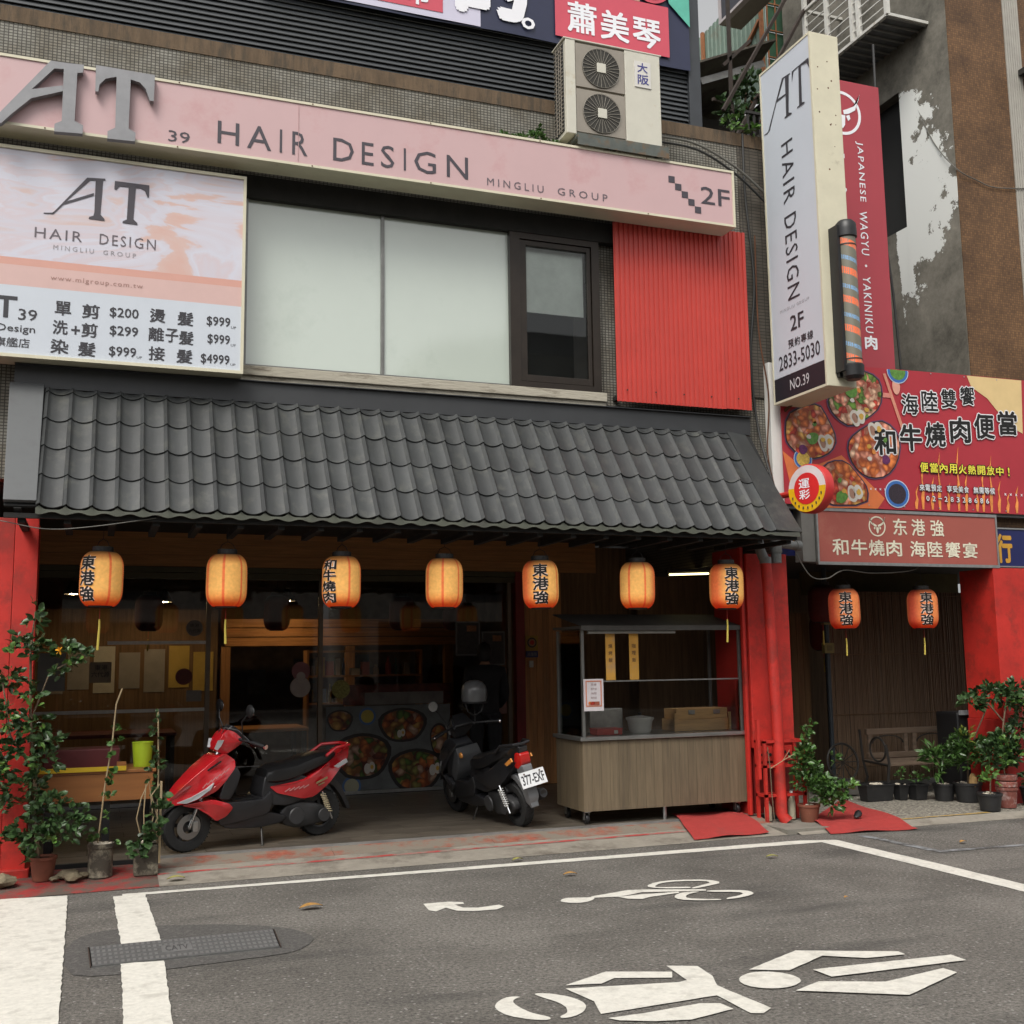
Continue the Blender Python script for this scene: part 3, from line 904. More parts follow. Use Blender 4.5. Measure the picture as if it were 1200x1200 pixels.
# price billboard
pb_ = thing("price_billboard", "hair salon price board with marbled pink print hanging left of the upper windows", "billboard", (.1, 9.15, 3.97))
bx0, bx1, bz0, bz1 = -2.2, 1.075, 3.965, 5.675
B(bx0, bx1, 9.163, 9.40, bz0 + .003, bz1 - .003).build("box", CREAM, pb_)
b = MB()
b.box(bx0, bx1, 9.135, 9.18, bz0, bz0 + .026); b.box(bx0, bx1, 9.135, 9.18, bz1 - .026, bz1)
b.box(bx1 - .024, bx1, 9.136, 9.179, bz0 + .026, bz1 - .026)
b.build("frame", CREAM, pb_)
def marble():
    mt, nt, bs = nodes("marbled pink print")
    N, L = nt.nodes, nt.links
    tc = N.new("ShaderNodeTexCoord")
    mp = N.new("ShaderNodeMapping"); mp.inputs["Rotation"].default_value = (0, R(35), 0); mp.inputs["Scale"].default_value = (.7, 1, 2.0)
    L.new(tc.outputs["Object"], mp.inputs[0])
    nz = N.new("ShaderNodeTexNoise"); nz.inputs["Scale"].default_value = 1.25; nz.inputs["Detail"].default_value = 8; nz.inputs["Distortion"].default_value = 1.6
    L.new(mp.outputs[0], nz.inputs["Vector"])
    rp = N.new("ShaderNodeValToRGB")
    e = rp.color_ramp.elements
    e[0].position = .30; e[0].color = (.62, .40, .35, 1)
    e[1].position = .66; e[1].color = (.61, .47, .45, 1)
    x = e.new(.385); x.color = (.62, .44, .40, 1)
    x = e.new(.41); x.color = (.59, .55, .61, 1)
    x = e.new(.49); x.color = (.60, .60, .68, 1)
    x = e.new(.53); x.color = (.60, .52, .56, 1)
    x = e.new(.60); x.color = (.58, .56, .63, 1)
    L.new(nz.outputs[0], rp.inputs[0])
    L.new(rp.outputs[0], bs.inputs["Base Color"])
    bs.inputs["Roughness"].default_value = .45
    return mt
xr = bx1 - .024
B(bx0, xr, 9.15, 9.162, 4.765, bz1 - .026).build("marbled_field", marble(), pb_)
B(bx0, xr, 9.15, 9.162, 4.705, 4.765).build("salmon_band", SALMON, pb_)
B(bx0, xr, 9.15, 9.162, 4.54, 4.705).build("pink_band", LSALMON, pb_)
B(bx0, xr, 9.15, 9.162, bz0 + .026, 4.54).build("price_field", SIGNWHITE, pb_)
b = MB()
for i, p in enumerate((BA_DIAG, BA_STEM, BT_BAR, BT_STEM)):
    b.prism(p, (0, 9.149 - .0006 * i, 0), (1, 0, 0), (0, 0, 1), .003)
b.build("logo_letters", DGREY, pb_)
yl = 9.149
ftext("HAIR", -.55, -.20, 4.945, 5.03, yl, pb_, MIDGREY, spacing=1.25)
ftext("DESIGN", -.07, .36, 4.945, 5.035, yl, pb_, MIDGREY, spacing=1.25)
LG = mat("light grey print", (.32, .30, .32), .5)
ftext("MINGLIU", -.41, -.11, 4.862, 4.90, yl, pb_, LG, spacing=1.5)
ftext("GROUP", -.04, .21, 4.862, 4.90, yl, pb_, LG, spacing=1.5)
ftext("www.mlgroup.com.tw", -.42, .27, 4.60, 4.65, yl, pb_, mat("brown print", (.36, .2, .17), .5), spacing=1.2)
INK = mat("black ink", (.035, .033, .04), .5)
ftext("AT", -.99, -.65, 4.275, 4.45, yl, pb_, INK, .03)
ftext("39", -.64, -.505, 4.265, 4.355, yl, pb_, INK, .01)
ftext("Hair Design", -1.0, -.515, 4.15, 4.225, yl, pb_, INK, .01)
ftext("旗艦店", -.80, -.55, 4.045, 4.12, yl, pb_, INK, .01)
for s, a, c, z in (("單", -.38, -.26, 4.33), ("剪", -.18, -.05, 4.325), ("洗", -.39, -.28, 4.175), ("+", -.255, -.19, 4.185), ("剪", -.18, -.06, 4.17), ("染", -.40, -.27, 4.02), ("髮", -.20, -.07, 4.015),
                   ("燙", .33, .45, 4.34), ("髮", .545, .67, 4.335), ("離", .325, .445, 4.185), ("子", .455, .555, 4.185), ("髮", .56, .675, 4.175), ("接", .33, .455, 4.025), ("髮", .545, .67, 4.02)):
    ftext(s, a, c, z, z + (.115 if s != "+" else .07), yl, pb_, INK, .028)
for s, a, c, z in (("$200", .025, .245, 4.345), ("$299", .03, .245, 4.195), ("$999", .03, .235, 4.025), ("$999", .775, .965, 4.345), ("$999", .785, .965, 4.195), ("$4999", .735, .965, 4.025)):
    ftext(s, a, c, z, z + .09, yl, pb_, INK, .02)
for a, z in ((.24, 4.03), (.972, 4.345), (.972, 4.195), (.972, 4.03)):
    ftext("UP", a, a + .04, z, z + .02, yl, pb_, INK)

# red corrugated cladding
rp_ = thing("red_cladding", "bright red corrugated sheet cladding beside the brown framed window", "cladding", (5.3, 9.27, 4.0))
def corr(x0, x1, z0, z1, y, pitch, amp, mt, name, parent, axis='X'):
    """ribbed sheet with real thickness: flat ribs with narrow valleys"""
    k_ = max(2, int(round((x1 - x0) / pitch)))
    pts = []
    for i in range(k_):
        a_ = x0 + (x1 - x0) * i / k_
        w_ = (x1 - x0) / k_
        pts += [(a_, 0), (a_ + w_ * .14, 0), (a_ + w_ * .26, 1), (a_ + w_ * .80, 1), (a_ + w_ * .93, 0)]
    pts.append((x1, 0))
    vs, fs = [], []
    for x, h in pts:
        for z in (z0, z1):
            for t_ in (0, .003):
                q = y - h * amp + t_
                vs.append((x, q, z) if axis == 'X' else (q, x, z))
    for i in range(len(pts) - 1):
        q = 4 * i
        fs += [(q, q + 4, q + 6, q + 2), (q + 1, q + 3, q + 7, q + 5), (q, q + 1, q + 5, q + 4), (q + 2, q + 6, q + 7, q + 3)]
    fs += [(0, 2, 3, 1), tuple(len(vs) - 4 + k for k in (0, 1, 3, 2))]
    bb = MB(); bb.poly(vs, fs)
    return bb.build(name, mt, parent)
corr(4.56, 5.75, 4.01, 5.93, 9.27, .0508, .012, REDSHEET, "sheet", rp_)
corr(5.742, 6.05, 4.02, 5.86, 9.285, .0508, .012, REDSHEET, "sheet", rp_)
b = MB(); b.box(4.6, 6.0, 9.30, 9.34, 4.05, 4.09); b.box(4.6, 6.0, 9.30, 9.34, 5.6, 5.64); b.box(4.6, 4.64, 9.34, 9.45, 4.05, 4.09); b.box(5.96, 6.0, 9.34, 9.45, 4.05, 4.09)
b.build("frame", DARKMETAL, rp_)
sc0 = MB().lathe([(.008, 0), (.008, .006)], (4.66, 9.248, 4.12), 'Y', 8).build("screw", DARKMETAL, rp_)
copies(sc0, rp_, [(.305 * i, 0, 0) for i in range(1, 5)])

# outdoor air conditioner
ac = thing("air_conditioner", "cream outdoor air conditioner with two fans on a bracket above the pink sign", "air conditioner", (4.48, 9.13, 6.48))
ACM = mat("aged cream enamel", (.56, .54, .46), .45, var=.05, dirt=(.45, .36, .22), dscale=4, damt=.34)
ACS = mat("grey enamel", (.27, .24, .20), .5, var=.08)
b = MB(); b.box(3.98, 4.98, 9.03, 9.28, 6.48, 7.42)
b.box(4.60, 4.98, 9.0, 9.03, 6.48, 7.42); b.box(3.98, 4.08, 9.0, 9.03, 6.48, 7.42); b.box(3.96, 5.0, 8.995, 9.29, 7.42, 7.435)
b.build("casing", ACM, ac, bevel=.006)
for z0, z1 in ((6.965, 7.40), (6.51, 6.94)):
    p = B(4.085, 4.595, 9.005, 9.028, z0, z1).build("fan_panel", ACS, ac)
    zc = (z0 + z1) / 2 - .005
    MB().lathe([(.195, 0), (.195, .004)], (4.345, 8.998, zc), 'Y', 36).build("fan_opening", mat("fan dark", (.035, .032, .026), .7), p)
    b = MB()
    for i in range(26):
        t = 2 * math.pi * i / 26
        b.bar((4.345 + .03 * math.cos(t), 8.993, zc + .03 * math.sin(t)), (4.345 + .195 * math.cos(t + .12), 8.993, zc + .195 * math.sin(t + .12)), .0035, .004, (0, 1, 0))
    for rr in (.195,):
        b.tube([(4.345 + rr * math.cos(k * math.pi / 16), 8.991, zc + rr * math.sin(k * math.pi / 16)) for k in range(33)], .0022, 4)
    b.build("wire_guard", mat("guard wire", (.26, .24, .2), .5), p, kind="stuff")
    B(4.298, 4.392, 8.983, 8.99, zc - .047, zc + .047).build("hub_plate", ACM, p, bevel=.003)
b = MB()
b.box(3.972, 3.979, 9.05, 9.26, 6.52, 7.40)
g = b.build("side_grille", mat("coil dark", (.03, .03, .028), .8), ac)
b = MB()
for i in range(22):
    b.box(3.966, 3.972, 9.05, 9.26, 6.54 + i * .04, 6.546 + i * .04)
for y in (9.09, 9.14, 9.2):
    b.box(3.964, 3.972, y, y + .006, 6.52, 7.40)
b.build("side_wires", ACS, g, kind="stuff")
B(4.70, 4.875, 8.990, 8.999, 7.06, 7.325).build("notice", PAPER, ac)
BLUEINK = mat("blue ink", (.05, .05, .22), .6)
ftext("大", 4.73, 4.84, 7.21, 7.31, 8.989, ac, BLUEINK, .02)
ftext("阪", 4.73, 4.85, 7.09, 7.19, 8.989, ac, BLUEINK, .02)
br = MB()
br.box(4.07, 5.03, 8.96, 9.0, 6.44, 6.475); br.box(4.07, 5.03, 8.958, 8.966, 6.36, 6.44); br.box(4.07, 5.03, 9.28, 9.32, 6.40, 6.475)
br.box(4.07, 4.11, 9.0, 9.44, 6.43, 6.475); br.box(4.99, 5.03, 9.0, 9.44, 6.43, 6.475); br.box(4.5, 4.54, 9.0, 9.44, 6.43, 6.475)
br.build("bracket", mat("weathered green steel", (.09, .10, .09), .7, var=.3, dirt=(.14, .09, .05), dscale=8, damt=.45), ac)

# ------------------------------------------------------------------ tiled awning
aw = thing("tiled_awning", "long charcoal tiled awning with wavy tiles above the shop front", "awning", (2.7, 9.0, 2.72))
ATOP, ABOT = Vector((0, 9.33, 3.775)), Vector((0, 8.60, 2.745))
adir = (ABOT - ATOP).normalized()
anrm = Vector((0, -adir.z * -1, 0))
anrm = Vector((0, adir.z, -adir.y)).normalized()
if anrm.z < 0:
    anrm = -anrm
alen = (ABOT - ATOP).length
P0 = .178
rowl = alen / 4.15
def tile_mesh(length, w=P0):
    b = MB()
    nu, nv = 14, 3
    prof = []
    for i in range(nu + 1):
        u = i / nu
        # narrow ridge at the left, long shallow trough
        ridge = math.exp(-((u - .13) / .07) ** 2) * .024 + math.exp(-((u - 1.13) / .07) ** 2) * .024
        trough = -.010 * math.sin(math.pi * max(0, min(1, (u - .26) / .74)))
        prof.append(ridge + trough)
    vs = []
    for lay in (0, 1):
        for j in range(nv + 1):
            s_ = length * j / nv
            for i in range(nu + 1):
                u = i / nu
                h = prof[i] + .004 + .012 * (j / nv) - lay * .008
                extra = (.015 * math.sin(math.pi * max(0, min(1, (u - .22) / .78)))) * (j / nv) ** 6
                p = adir * (s_ + extra) + anrm * h
                vs.append((u * w, p.y, p.z))
    fs = []
    m_ = (nu + 1) * (nv + 1)
    for j in range(nv):
        for i in range(nu):
            q = j * (nu + 1) + i
            fs.append((q, q + 1, q + nu + 2, q + nu + 1))
            fs.append((m_ + q, m_ + q + nu + 1, m_ + q + nu + 2, m_ + q + 1))
    for i in range(nu):
        q = nv * (nu + 1) + i
        fs.append((q, q + 1, m_ + q + 1, m_ + q))
    b.poly(vs, fs)
    return b
NCOL = 35
xa0 = -.43
t_full = tile_mesh(rowl + .012).build("tile", TILEGREY, aw, smooth=True, local=True)
t_half = tile_mesh(rowl * .15 + .012).build("tile", TILEGREY, aw, smooth=True, local=True)
org = ORG[aw.name]
first_full, first_half = True, True
for r_ in range(5):
    start = 0 if r_ == 0 else (r_ - .85) * rowl
    src = t_half if r_ == 0 else t_full
    for c_ in range(NCOL):
        p = ATOP + adir * start - org
        loc = Vector((xa0 + c_ * P0, p.y, p.z)) + anrm * random.uniform(0, .0015)
        loc.x -= org.x
        if (src is t_half and first_half) or (src is t_full and first_full):
            o = src
            if src is t_half: first_half = False
            else: first_full = False
        else:
            o = src.copy(); COL.objects.link(o); o.parent = aw
        o.location = loc
        o.rotation_euler = (random.uniform(-.008, .008), random.uniform(-.008, .008), random.uniform(-.006, .006))
def onslope(x, s, h):
    p = ATOP + adir * s + anrm * h
    return Vector((x, p.y, p.z))
FLASH = mat("grey flashing", (.085, .09, .093), .5, var=.15, scale=2, dirt=(.07, .072, .075), dscale=2, damt=.45)
b = MB()
for (xl, xr2, xl2, xr3, nm) in ((-.69, -.44, -.645, -.425, "left"),):
    v = [onslope(xl, -.02, .03), onslope(xr2, -.02, .03), onslope(xr3, alen - .02, .03), onslope(xl2, alen - .02, .03)]
    w = [p - anrm * .03 for p in v]
    b.poly(v + w, [(0, 1, 2, 3), (4, 7, 6, 5), (0, 4, 5, 1), (1, 5, 6, 2), (2, 6, 7, 3), (3, 7, 4, 0)])
b.build("side_flashing", FLASH, aw, bevel=.004)
b = MB()
v = [onslope(5.78, -.02, .018), onslope(5.99, -.02, .0), onslope(6.08, alen + .02, .0), onslope(5.80, alen + .02, .018)]
w = [p - anrm * .03 for p in v]
b.poly(v + w, [(0, 1, 2, 3), (4, 7, 6, 5), (0, 4, 5, 1), (1, 5, 6, 2), (2, 6, 7, 3), (3, 7, 4, 0)])
b.build("side_flashing", TILEGREY, aw)
b = MB(); b.box(-.66, 6.05, 9.33, 9.36, 3.78, 3.955); b.box(-.66, 6.05, 9.30, 9.449, 3.955, 3.962)
b.build("ridge_flashing", mat("dark flashing", (.035, .037, .04), .5, var=.1), aw)
# eaves trim with upturned scallops, deck, rafters
GUT = mat("mossy eaves trim", (.065, .07, .052), .7, var=.2, dirt=(.055, .055, .045), dscale=5, damt=.45)
b = MB()
n = NCOL * 8
vs, fs = [], []
for i in range(n + 1):
    x = xa0 + P0 * i / 8 if i < n else 6.05
    u = (i % 8) / 8
    ridge = math.exp(-((u - .13) / .12) ** 2) * .03 + math.exp(-((u - 1.13) / .12) ** 2) * .03
    low = -.010 * math.cos(2 * math.pi * (u - .13))
    vs += [(x, 8.585, 2.715 + ridge + .0), (x, 8.58, 2.688 + low), (x, 8.60, 2.688 + low), (x, 8.60, 2.715 + ridge)]
for i in range(n):
    q = i * 4
    for k in range(4):
        fs.append((q + k, q + (k + 1) % 4, q + 4 + (k + 1) % 4, q + 4 + k))
b.poly(vs, fs)
b.build("eaves_trim", GUT, aw, smooth=False)
b = MB()
v = [onslope(-.64, 0, -.012), onslope(6.05, 0, -.012), onslope(6.05, alen, -.012), onslope(-.64, alen, -.012)]
w = [p - anrm * .02 for p in v]
b.poly(v + w, [(0, 1, 2, 3), (4, 7, 6, 5), (0, 4, 5, 1), (1, 5, 6, 2), (2, 6, 7, 3), (3, 7, 4, 0)])
b.build("deck", BLACKMATT, aw)
DWOOD = mat("dark timber", (.010, .009, .008), .8, var=.3)  # one even near-black colour
rf = MB().bar((-.55, 8.64, 2.70), (-.55, 9.30, 3.60), .05, .07).build("rafter", DWOOD, aw)
copies(rf, aw, [(.31 * i, 0, 0) for i in range(1, 22)])
B(-.64, 6.05, 8.63, 8.67, 2.655, 2.69).build("eaves_beam", DWOOD, aw)
jst = B(-.55, -.50, 8.67, 9.44, 2.625, 2.665).build("joist", DWOOD, aw)
copies(jst, aw, [(.31 * i, 0, 0) for i in range(1, 22)])

# ------------------------------------------------------------------ arcade, shop front and interior
DARKCEIL = mat("dark ceiling board", (.03, .026, .02), .85, var=.3)
DWALL = mat("dark brown wall", (.17, .10, .05), .8, var=.35, scale=6, stretch=(5, 1, .3))
ar = thing("arcade_shell", "dark ceiling and brown boarded back wall of the covered arcade", "arcade", (3.5, 12.8, .1))
B(-3, 6.37, 9.66, 13, 3.04, 3.10).build("ceiling", DARKCEIL, ar)
B(6.41, 12, 9.50, 15, 2.62, 2.68).build("bay_ceiling", DARKCEIL, ar)
B(5.40, 8.3, 12.85, 12.9, .1, 3.0).build("back_wall", DWALL, ar)
B(5.40, 8.3, 15.0, 15.05, .1, 3.0).build("rear_wall", BLACKMATT, ar)
B(-3, -2.9, 9.5, 13, .1, 3.04).build("end_wall", DWALL, ar)
sf = thing("shop_front", "glazed restaurant shop front with pine boards under the dark arcade", "shop front", (2.2, 12.8, .1))
pl = B(-.9, 5.9, 12.74, 12.77, 2.665, 2.79).build("header_plank", WOODH, sf)
copies(pl, sf, [(0, .001 * i, .128 * i) for i in range(1, 3)])
OLIVE = mat("olive rail", (.06, .052, .022), .5, var=.2)
b = MB(); b.box(-.9, 4.80, 12.72, 12.80, 2.60, 2.66); b.box(-.9, 4.80, 12.735, 12.80, 2.53, 2.595)
b.build("shutter_rail", OLIVE, sf)
v0 = B(4.915, 4.997, 12.76, 12.79, .1, 2.66).build("wall_board", WOODV, sf)
copies(v0, sf, [(.085 * i, random.uniform(-.002, .002), 0) for i in range(1, 6)])
B(4.80, 4.912, 12.70, 12.80, .1, 2.66).build("red_post", mat("dark red post", (.20, .012, .012), .5, var=.15), sf)
FR = mat("bronze aluminium", (.16, .13, .10), .4, metal=.5, var=.15)
for x in (1.18, 2.43, 4.74):
    B(x - .025, x + .025, 12.76, 12.82, .12, 2.53).build("mullion", FR, sf, bevel=.004)
for x0, x1, z in ((.13, 1.155, 1.815), (-.9, 1.155, 1.085)):
    B(x0, x1, 12.765, 12.80, z, z + .035).build("transom", STEEL, sf)
B(-.9, 4.72, 12.76, 12.82, .1, .135).build("bottom_rail", STEEL, sf)
SG = glass("shop glass", (.93, .92, .90), ior=1.5)
for x0, x1 in ((-.9, 1.155), (1.205, 2.405), (2.455, 4.715)):
    B(x0, x1, 12.795, 12.799, .135, 2.53).build("glass_pane", SG, sf)
# prints on the glass
def disc(x, z, r, y, mt, name, parent, lab=None, th=.003):
    return MB().lathe([(r, 0), (r, th)], (x, y, z), 'Y', 28).build(name, mt, parent, label=lab)
STK = mat("pale sticker", (.20, .18, .16), .7)
ST2 = mat("pink sticker", (.28, .12, .13), .7)
ST3 = mat("white sticker", (.42, .36, .33), .7)
ST4 = mat("green gold sticker", (.28, .26, .08), .7, var=.5, scale=60)
INKP = mat("sticker ink", (.05, .04, .035), .7)
disc(2.21, 1.50, .105, 12.788, ST2, "sticker", sf, "pink round sticker on the glass")
disc(2.21, 1.44, .05, 12.785, ST3, "sticker_print", sf)
disc(2.205, 1.32, .115, 12.788, ST3, "sticker", sf, "plain pale round sticker under the pink one")
disc(2.67, 1.285, .105, 12.788, ST4, "sticker", sf, "yellow green round sticker right of the mullion")
disc(1.03, 1.99, .09, 12.788, STK, "sticker", sf)
ftext("東港", .98, 1.08, 2.0, 2.04, 12.784, sf, INKP); ftext("六代源", .965, 1.095, 1.94, 1.98, 12.784, sf, INKP)
B(-.04, .18, 12.785, 12.789, 1.41, 1.63).build("sticker", mat("tan card", (.24, .19, .13), .7), sf)
ftext("東港", .01, .14, 1.54, 1.60, 12.782, sf, INKP, .01); ftext("六代源", -.02, .16, 1.47, 1.53, 12.782, sf, INKP, .01)
disc(.93, 1.46, .09, 12.788, mat("dull red sticker", (.12, .03, .025), .7), "sticker", sf)
B(.96, 1.12, 12.785, 12.789, 1.19, 1.31).build("sticker", STK, sf)
B(-.55, -.28, 12.785, 12.789, 1.33, 1.73).build("notice", mat("grey notice", (.20, .20, .19), .7), sf)
# bento poster
FOODS = {}
def foodmat(name, cols, scale, dark=1.):
    mt, nt, bs = nodes(name)
    N, L = nt.nodes, nt.links
    tc = N.new("ShaderNodeTexCoord")
    nz = N.new("ShaderNodeTexNoise"); nz.inputs["Scale"].default_value = scale * .5
    L.new(tc.outputs["Object"], nz.inputs["Vector"])
    vm = N.new("ShaderNodeMix"); vm.data_type = 'RGBA'; vm.inputs[0].default_value = .12
    L.new(tc.outputs["Object"], vm.inputs[6]); L.new(nz.outputs["Color"], vm.inputs[7])
    vo = N.new("ShaderNodeTexVoronoi"); vo.inputs["Scale"].default_value = scale
    L.new(vm.outputs[2], vo.inputs["Vector"])
    sp = N.new("ShaderNodeSeparateColor"); L.new(vo.outputs["Color"], sp.inputs[0])
    rp = N.new("ShaderNodeValToRGB"); rp.color_ramp.interpolation = 'CONSTANT'
    e = rp.color_ramp.elements
    while len(e) > 1: e.remove(e[-1])
    e[0].position = 0; e[0].color = (*[c * dark for c in cols[0]], 1)
    for i, c in enumerate(cols[1:]):
        x = e.new((i + 1) / len(cols)); x.color = (*[q * dark for q in c], 1)
    L.new(sp.outputs[0], rp.inputs[0])
    mx = N.new("ShaderNodeMix"); mx.data_type = 'RGBA'; mx.blend_type = 'MULTIPLY'; mx.inputs[0].default_value = 1
    r2_ = N.new("ShaderNodeValToRGB")
    r2_.color_ramp.elements[0].color = (1.15, 1.1, 1.0, 1); r2_.color_ramp.elements[1].color = (.35, .22, .18, 1)
    r2_.color_ramp.elements[0].position = .1; r2_.color_ramp.elements[1].position = .62
    L.new(vo.outputs["Distance"], r2_.inputs[0])
    L.new(rp.outputs[0], mx.inputs[6]); L.new(r2_.outputs[0], mx.inputs[7])
    L.new(mx.outputs[2], bs.inputs["Base Color"])
    bs.inputs["Roughness"].default_value = .5
    return mt
CO = (.62, .19, .05); CR = (.48, .05, .03); CY = (.60, .36, .10); CW = (.66, .48, .36); CG = (.12, .26, .04); CB = (.22, .05, .02); CP = (.66, .30, .22)
F_A = foodmat("seafood print", [CO, CR, CP, CO, CY, CW, CP], 16, 1.35)
F_B = foodmat("pork print", [CW, CP, CR, CW, CP, CG, CW], 18, 1.3)
F_C = foodmat("prawn print", [CP, CR, CO, CO, CP, CW], 15, 1.35)
F_D = foodmat("poster food print", [CO, CY, CG, CY, CW, CO, (.30, .30, .08), CB], 15, .75)
poster = B(2.50, 3.98, 12.786, 12.79, .14, 1.09).build("food_poster", mat("slate poster", (.13, .14, .14), .6, var=.35, scale=4), sf)
BLACKB = mat("bowl black print", (.016, .013, .013), .4)
EGGW = mat("egg white print", (.62, .58, .52), .5)
EGGY = mat("egg yolk print", (.60, .36, .06), .5)
LEAFP = mat("lettuce print", (.10, .24, .04), .5, var=.4, scale=30)
def bowl(cx, cz, rx, rz, y, fm, parent, egg=None, leaf=None, n=10, rot=0.):
    o = [(cx + (rx * math.cos(t)) * (1 + .08 * math.sin(3 * t)), cz + rz * math.sin(t) * (1 + .06 * math.cos(2 * t))) for t in [2 * math.pi * k / 20 for k in range(20)]]
    i_ = [(cx + (x - cx) * .86, cz + (z - cz) * .86) for x, z in o]
    q = MB().prism(o, (0, y, 0), (1, 0, 0), (0, 0, 1), .0015).build("printed_bowl", BLACKB, parent)
    MB().prism(i_, (0, y - .002, 0), (1, 0, 0), (0, 0, 1), .0015).build("printed_food", fm, q)
    if leaf:
        lo = [(leaf[0] + leaf[2] * (1 + .25 * math.sin(5 * t)) * math.cos(t), leaf[1] + leaf[2] * .7 * (1 + .2 * math.cos(4 * t)) * math.sin(t)) for t in [2 * math.pi * k / 16 for k in range(16)]]
        MB().prism(lo, (0, y - .004, 0), (1, 0, 0), (0, 0, 1), .0015).build("printed_leaf", LEAFP, q)
    if egg:
        ex, ez, er = egg
        for dx in (0, er * .9):
            eo = [(ex + dx + er * .62 * math.cos(t), ez + dx * .3 + er * math.sin(t)) for t in [2 * math.pi * k / 14 for k in range(14)]]
            MB().prism(eo, (0, y - .004 - dx * .01, 0), (1, 0, 0), (0, 0, 1), .0015).build("printed_egg", EGGW, q)
        yo = [(ex + er * .9 + er * .32 * math.cos(t), ez + er * .27 + er * .42 * math.sin(t)) for t in [2 * math.pi * k / 10 for k in range(10)]]
        MB().prism(yo, (0, y - .0075, 0), (1, 0, 0), (0, 0, 1), .0015).build("printed_yolk", EGGY, q)
for cx, cz, rx, rz, eg in ((2.92, .52, .34, .28, (2.98, .38, .06)), (3.40, .86, .29, .21, (3.36, .76, .045)), (3.56, .34, .33, .26, (3.76, .33, .065)), (3.84, .68, .15, .20, None), (2.66, .93, .15, .13, None)):
    bowl(cx, cz, rx if cx < 3.8 else .11, rz, 12.782, F_D, poster, eg)
disc(2.80, .19, .11, 12.781, mat("blue bowl print", (.07, .14, .3), .5), "printed_bowl", poster, th=.002)
disc(2.80, .19, .085, 12.779, mat("rice print", (.35, .34, .24), .5), "printed_food", poster, th=.001)
disc(2.98, .97, .10, 12.781, mat("blue bowl print", (.07, .14, .3), .5), "printed_bowl", poster, th=.002)
disc(2.98, .97, .075, 12.779, mat("yellow dish print", (.40, .33, .06), .5), "printed_food", poster, th=.001)
B(2.70, 4.0, 12.80, 12.815, 1.10, 1.33).build("awning_print", mat("red and grey strip", (.16, .03, .022), .6, var=.5, scale=14), sf)
B(2.95, 3.9, 12.792, 12.7945, 1.10, 1.24).build("strip_print", mat("grey strip", (.14, .13, .12), .6, var=.3), sf)
for x0, x1, z0, z1 in ((4.05, 4.36, 1.65, 2.06), (4.38, 4.68, 1.53, 1.94)):
    fr_ = B(x0, x1, 12.77, 12.792, z0, z1).build("menu_frame", mat("grey menu frame", (.10, .10, .10), .5), sf)
    B(x0 + .02, x1 - .02, 12.767, 12.7699, z0 + .02, z1 - .02).build("menu_sheet", mat("dark menu sheet", (.028, .024, .022), .6, var=.5, scale=30), fr_)
    B(x0 + .14, x1 - .05, 12.764, 12.7669, z1 - .12, z1 - .05).build("menu_picture", mat("menu picture", (.22, .09, .03), .6, var=.5, scale=30), fr_)
B(4.46, 4.70, 12.785, 12.79, .95, 1.50).build("pink_poster", mat("pink poster", (.26, .14, .12), .7, var=.15), sf)
B(4.53, 4.65, 12.781, 12.784, 1.18, 1.36).build("red_print", mat("red poster", (.32, .05, .03), .7), sf)
# police patrol notice on the boards
yn = B(4.94, 5.10, 12.745, 12.753, 1.70, 1.885).build("patrol_notice", mat("yellow plate", (.42, .25, .03), .5), sf)
disc(5.02, 1.80, .062, 12.741, BLACK, "emblem", yn, th=.003)
disc(5.02, 1.80, .045, 12.738, mat("tan emblem", (.35, .2, .1), .5), "emblem_ring", yn, th=.003)
disc(5.02, 1.80, .028, 12.735, RED, "emblem_core", yn, th=.003)
bl = B(4.94, 5.10, 12.745, 12.753, 1.62, 1.698).build("blue_notice", mat("blue plate", (.03, .05, .16), .5), sf)
ftext("巡邏箱", 4.96, 5.08, 1.64, 1.68, 12.743, bl, mat("grey lettering", (.3, .3, .3), .5))
B(4.98, 5.035, 12.735, 12.758, 1.50, 1.58).build("switch", WHITE, sf, bevel=.004)
# interior room
rm = thing("dining_room", "dark dining room with a pine beam seen through the shop glass", "room", (2, 15, .1))
b = MB(); b.box(-2.9, 5.35, 12.83, 17, .02, .092)
b.build("floor", mat("dark interior floor", (.03, .022, .015), .4, var=.3), rm)
b = MB(); b.box(-2.9, 5.35, 16.9, 17, .1, 2.9); b.box(-2.9, -2.8, 12.85, 16.9, .1, 2.9); b.box(5.30, 5.35, 12.85, 16.9, .1, 2.9)
b.build("wall", mat("interior wall", (.20, .13, .08), .8, var=.4, scale=3), rm)
B(-2.9, 5.35, 12.85, 17, 2.9, 2.95).build("ceiling", DARKCEIL, rm)
pk = B(1.6, 4.9, 15, 15.03, 1.82, 1.93).build("beam_plank", WOODH, rm)
copies(pk, rm, [(0, 0, .122), (0, 0, .244)])
for x in (1.55, 3.2, 4.6):
    B(x, x + .12, 15.0, 15.12, .1, 1.81).build("post", WOODV, rm)
for x, z, s_ in ((2.05, 1.15, .25), (2.7, 1.3, .3), (3.5, 1.35, .3)):
    B(x, x + s_, 16.2, 16.25, z, z + .35).build("wall_picture", mat("wall picture", (.10, .10, .09), .6, var=.6, scale=8), rm)
PEND = mat("pendant lamp glow", (.8, .75, .6), .5, emit=(1, .72, .38), estr=80)
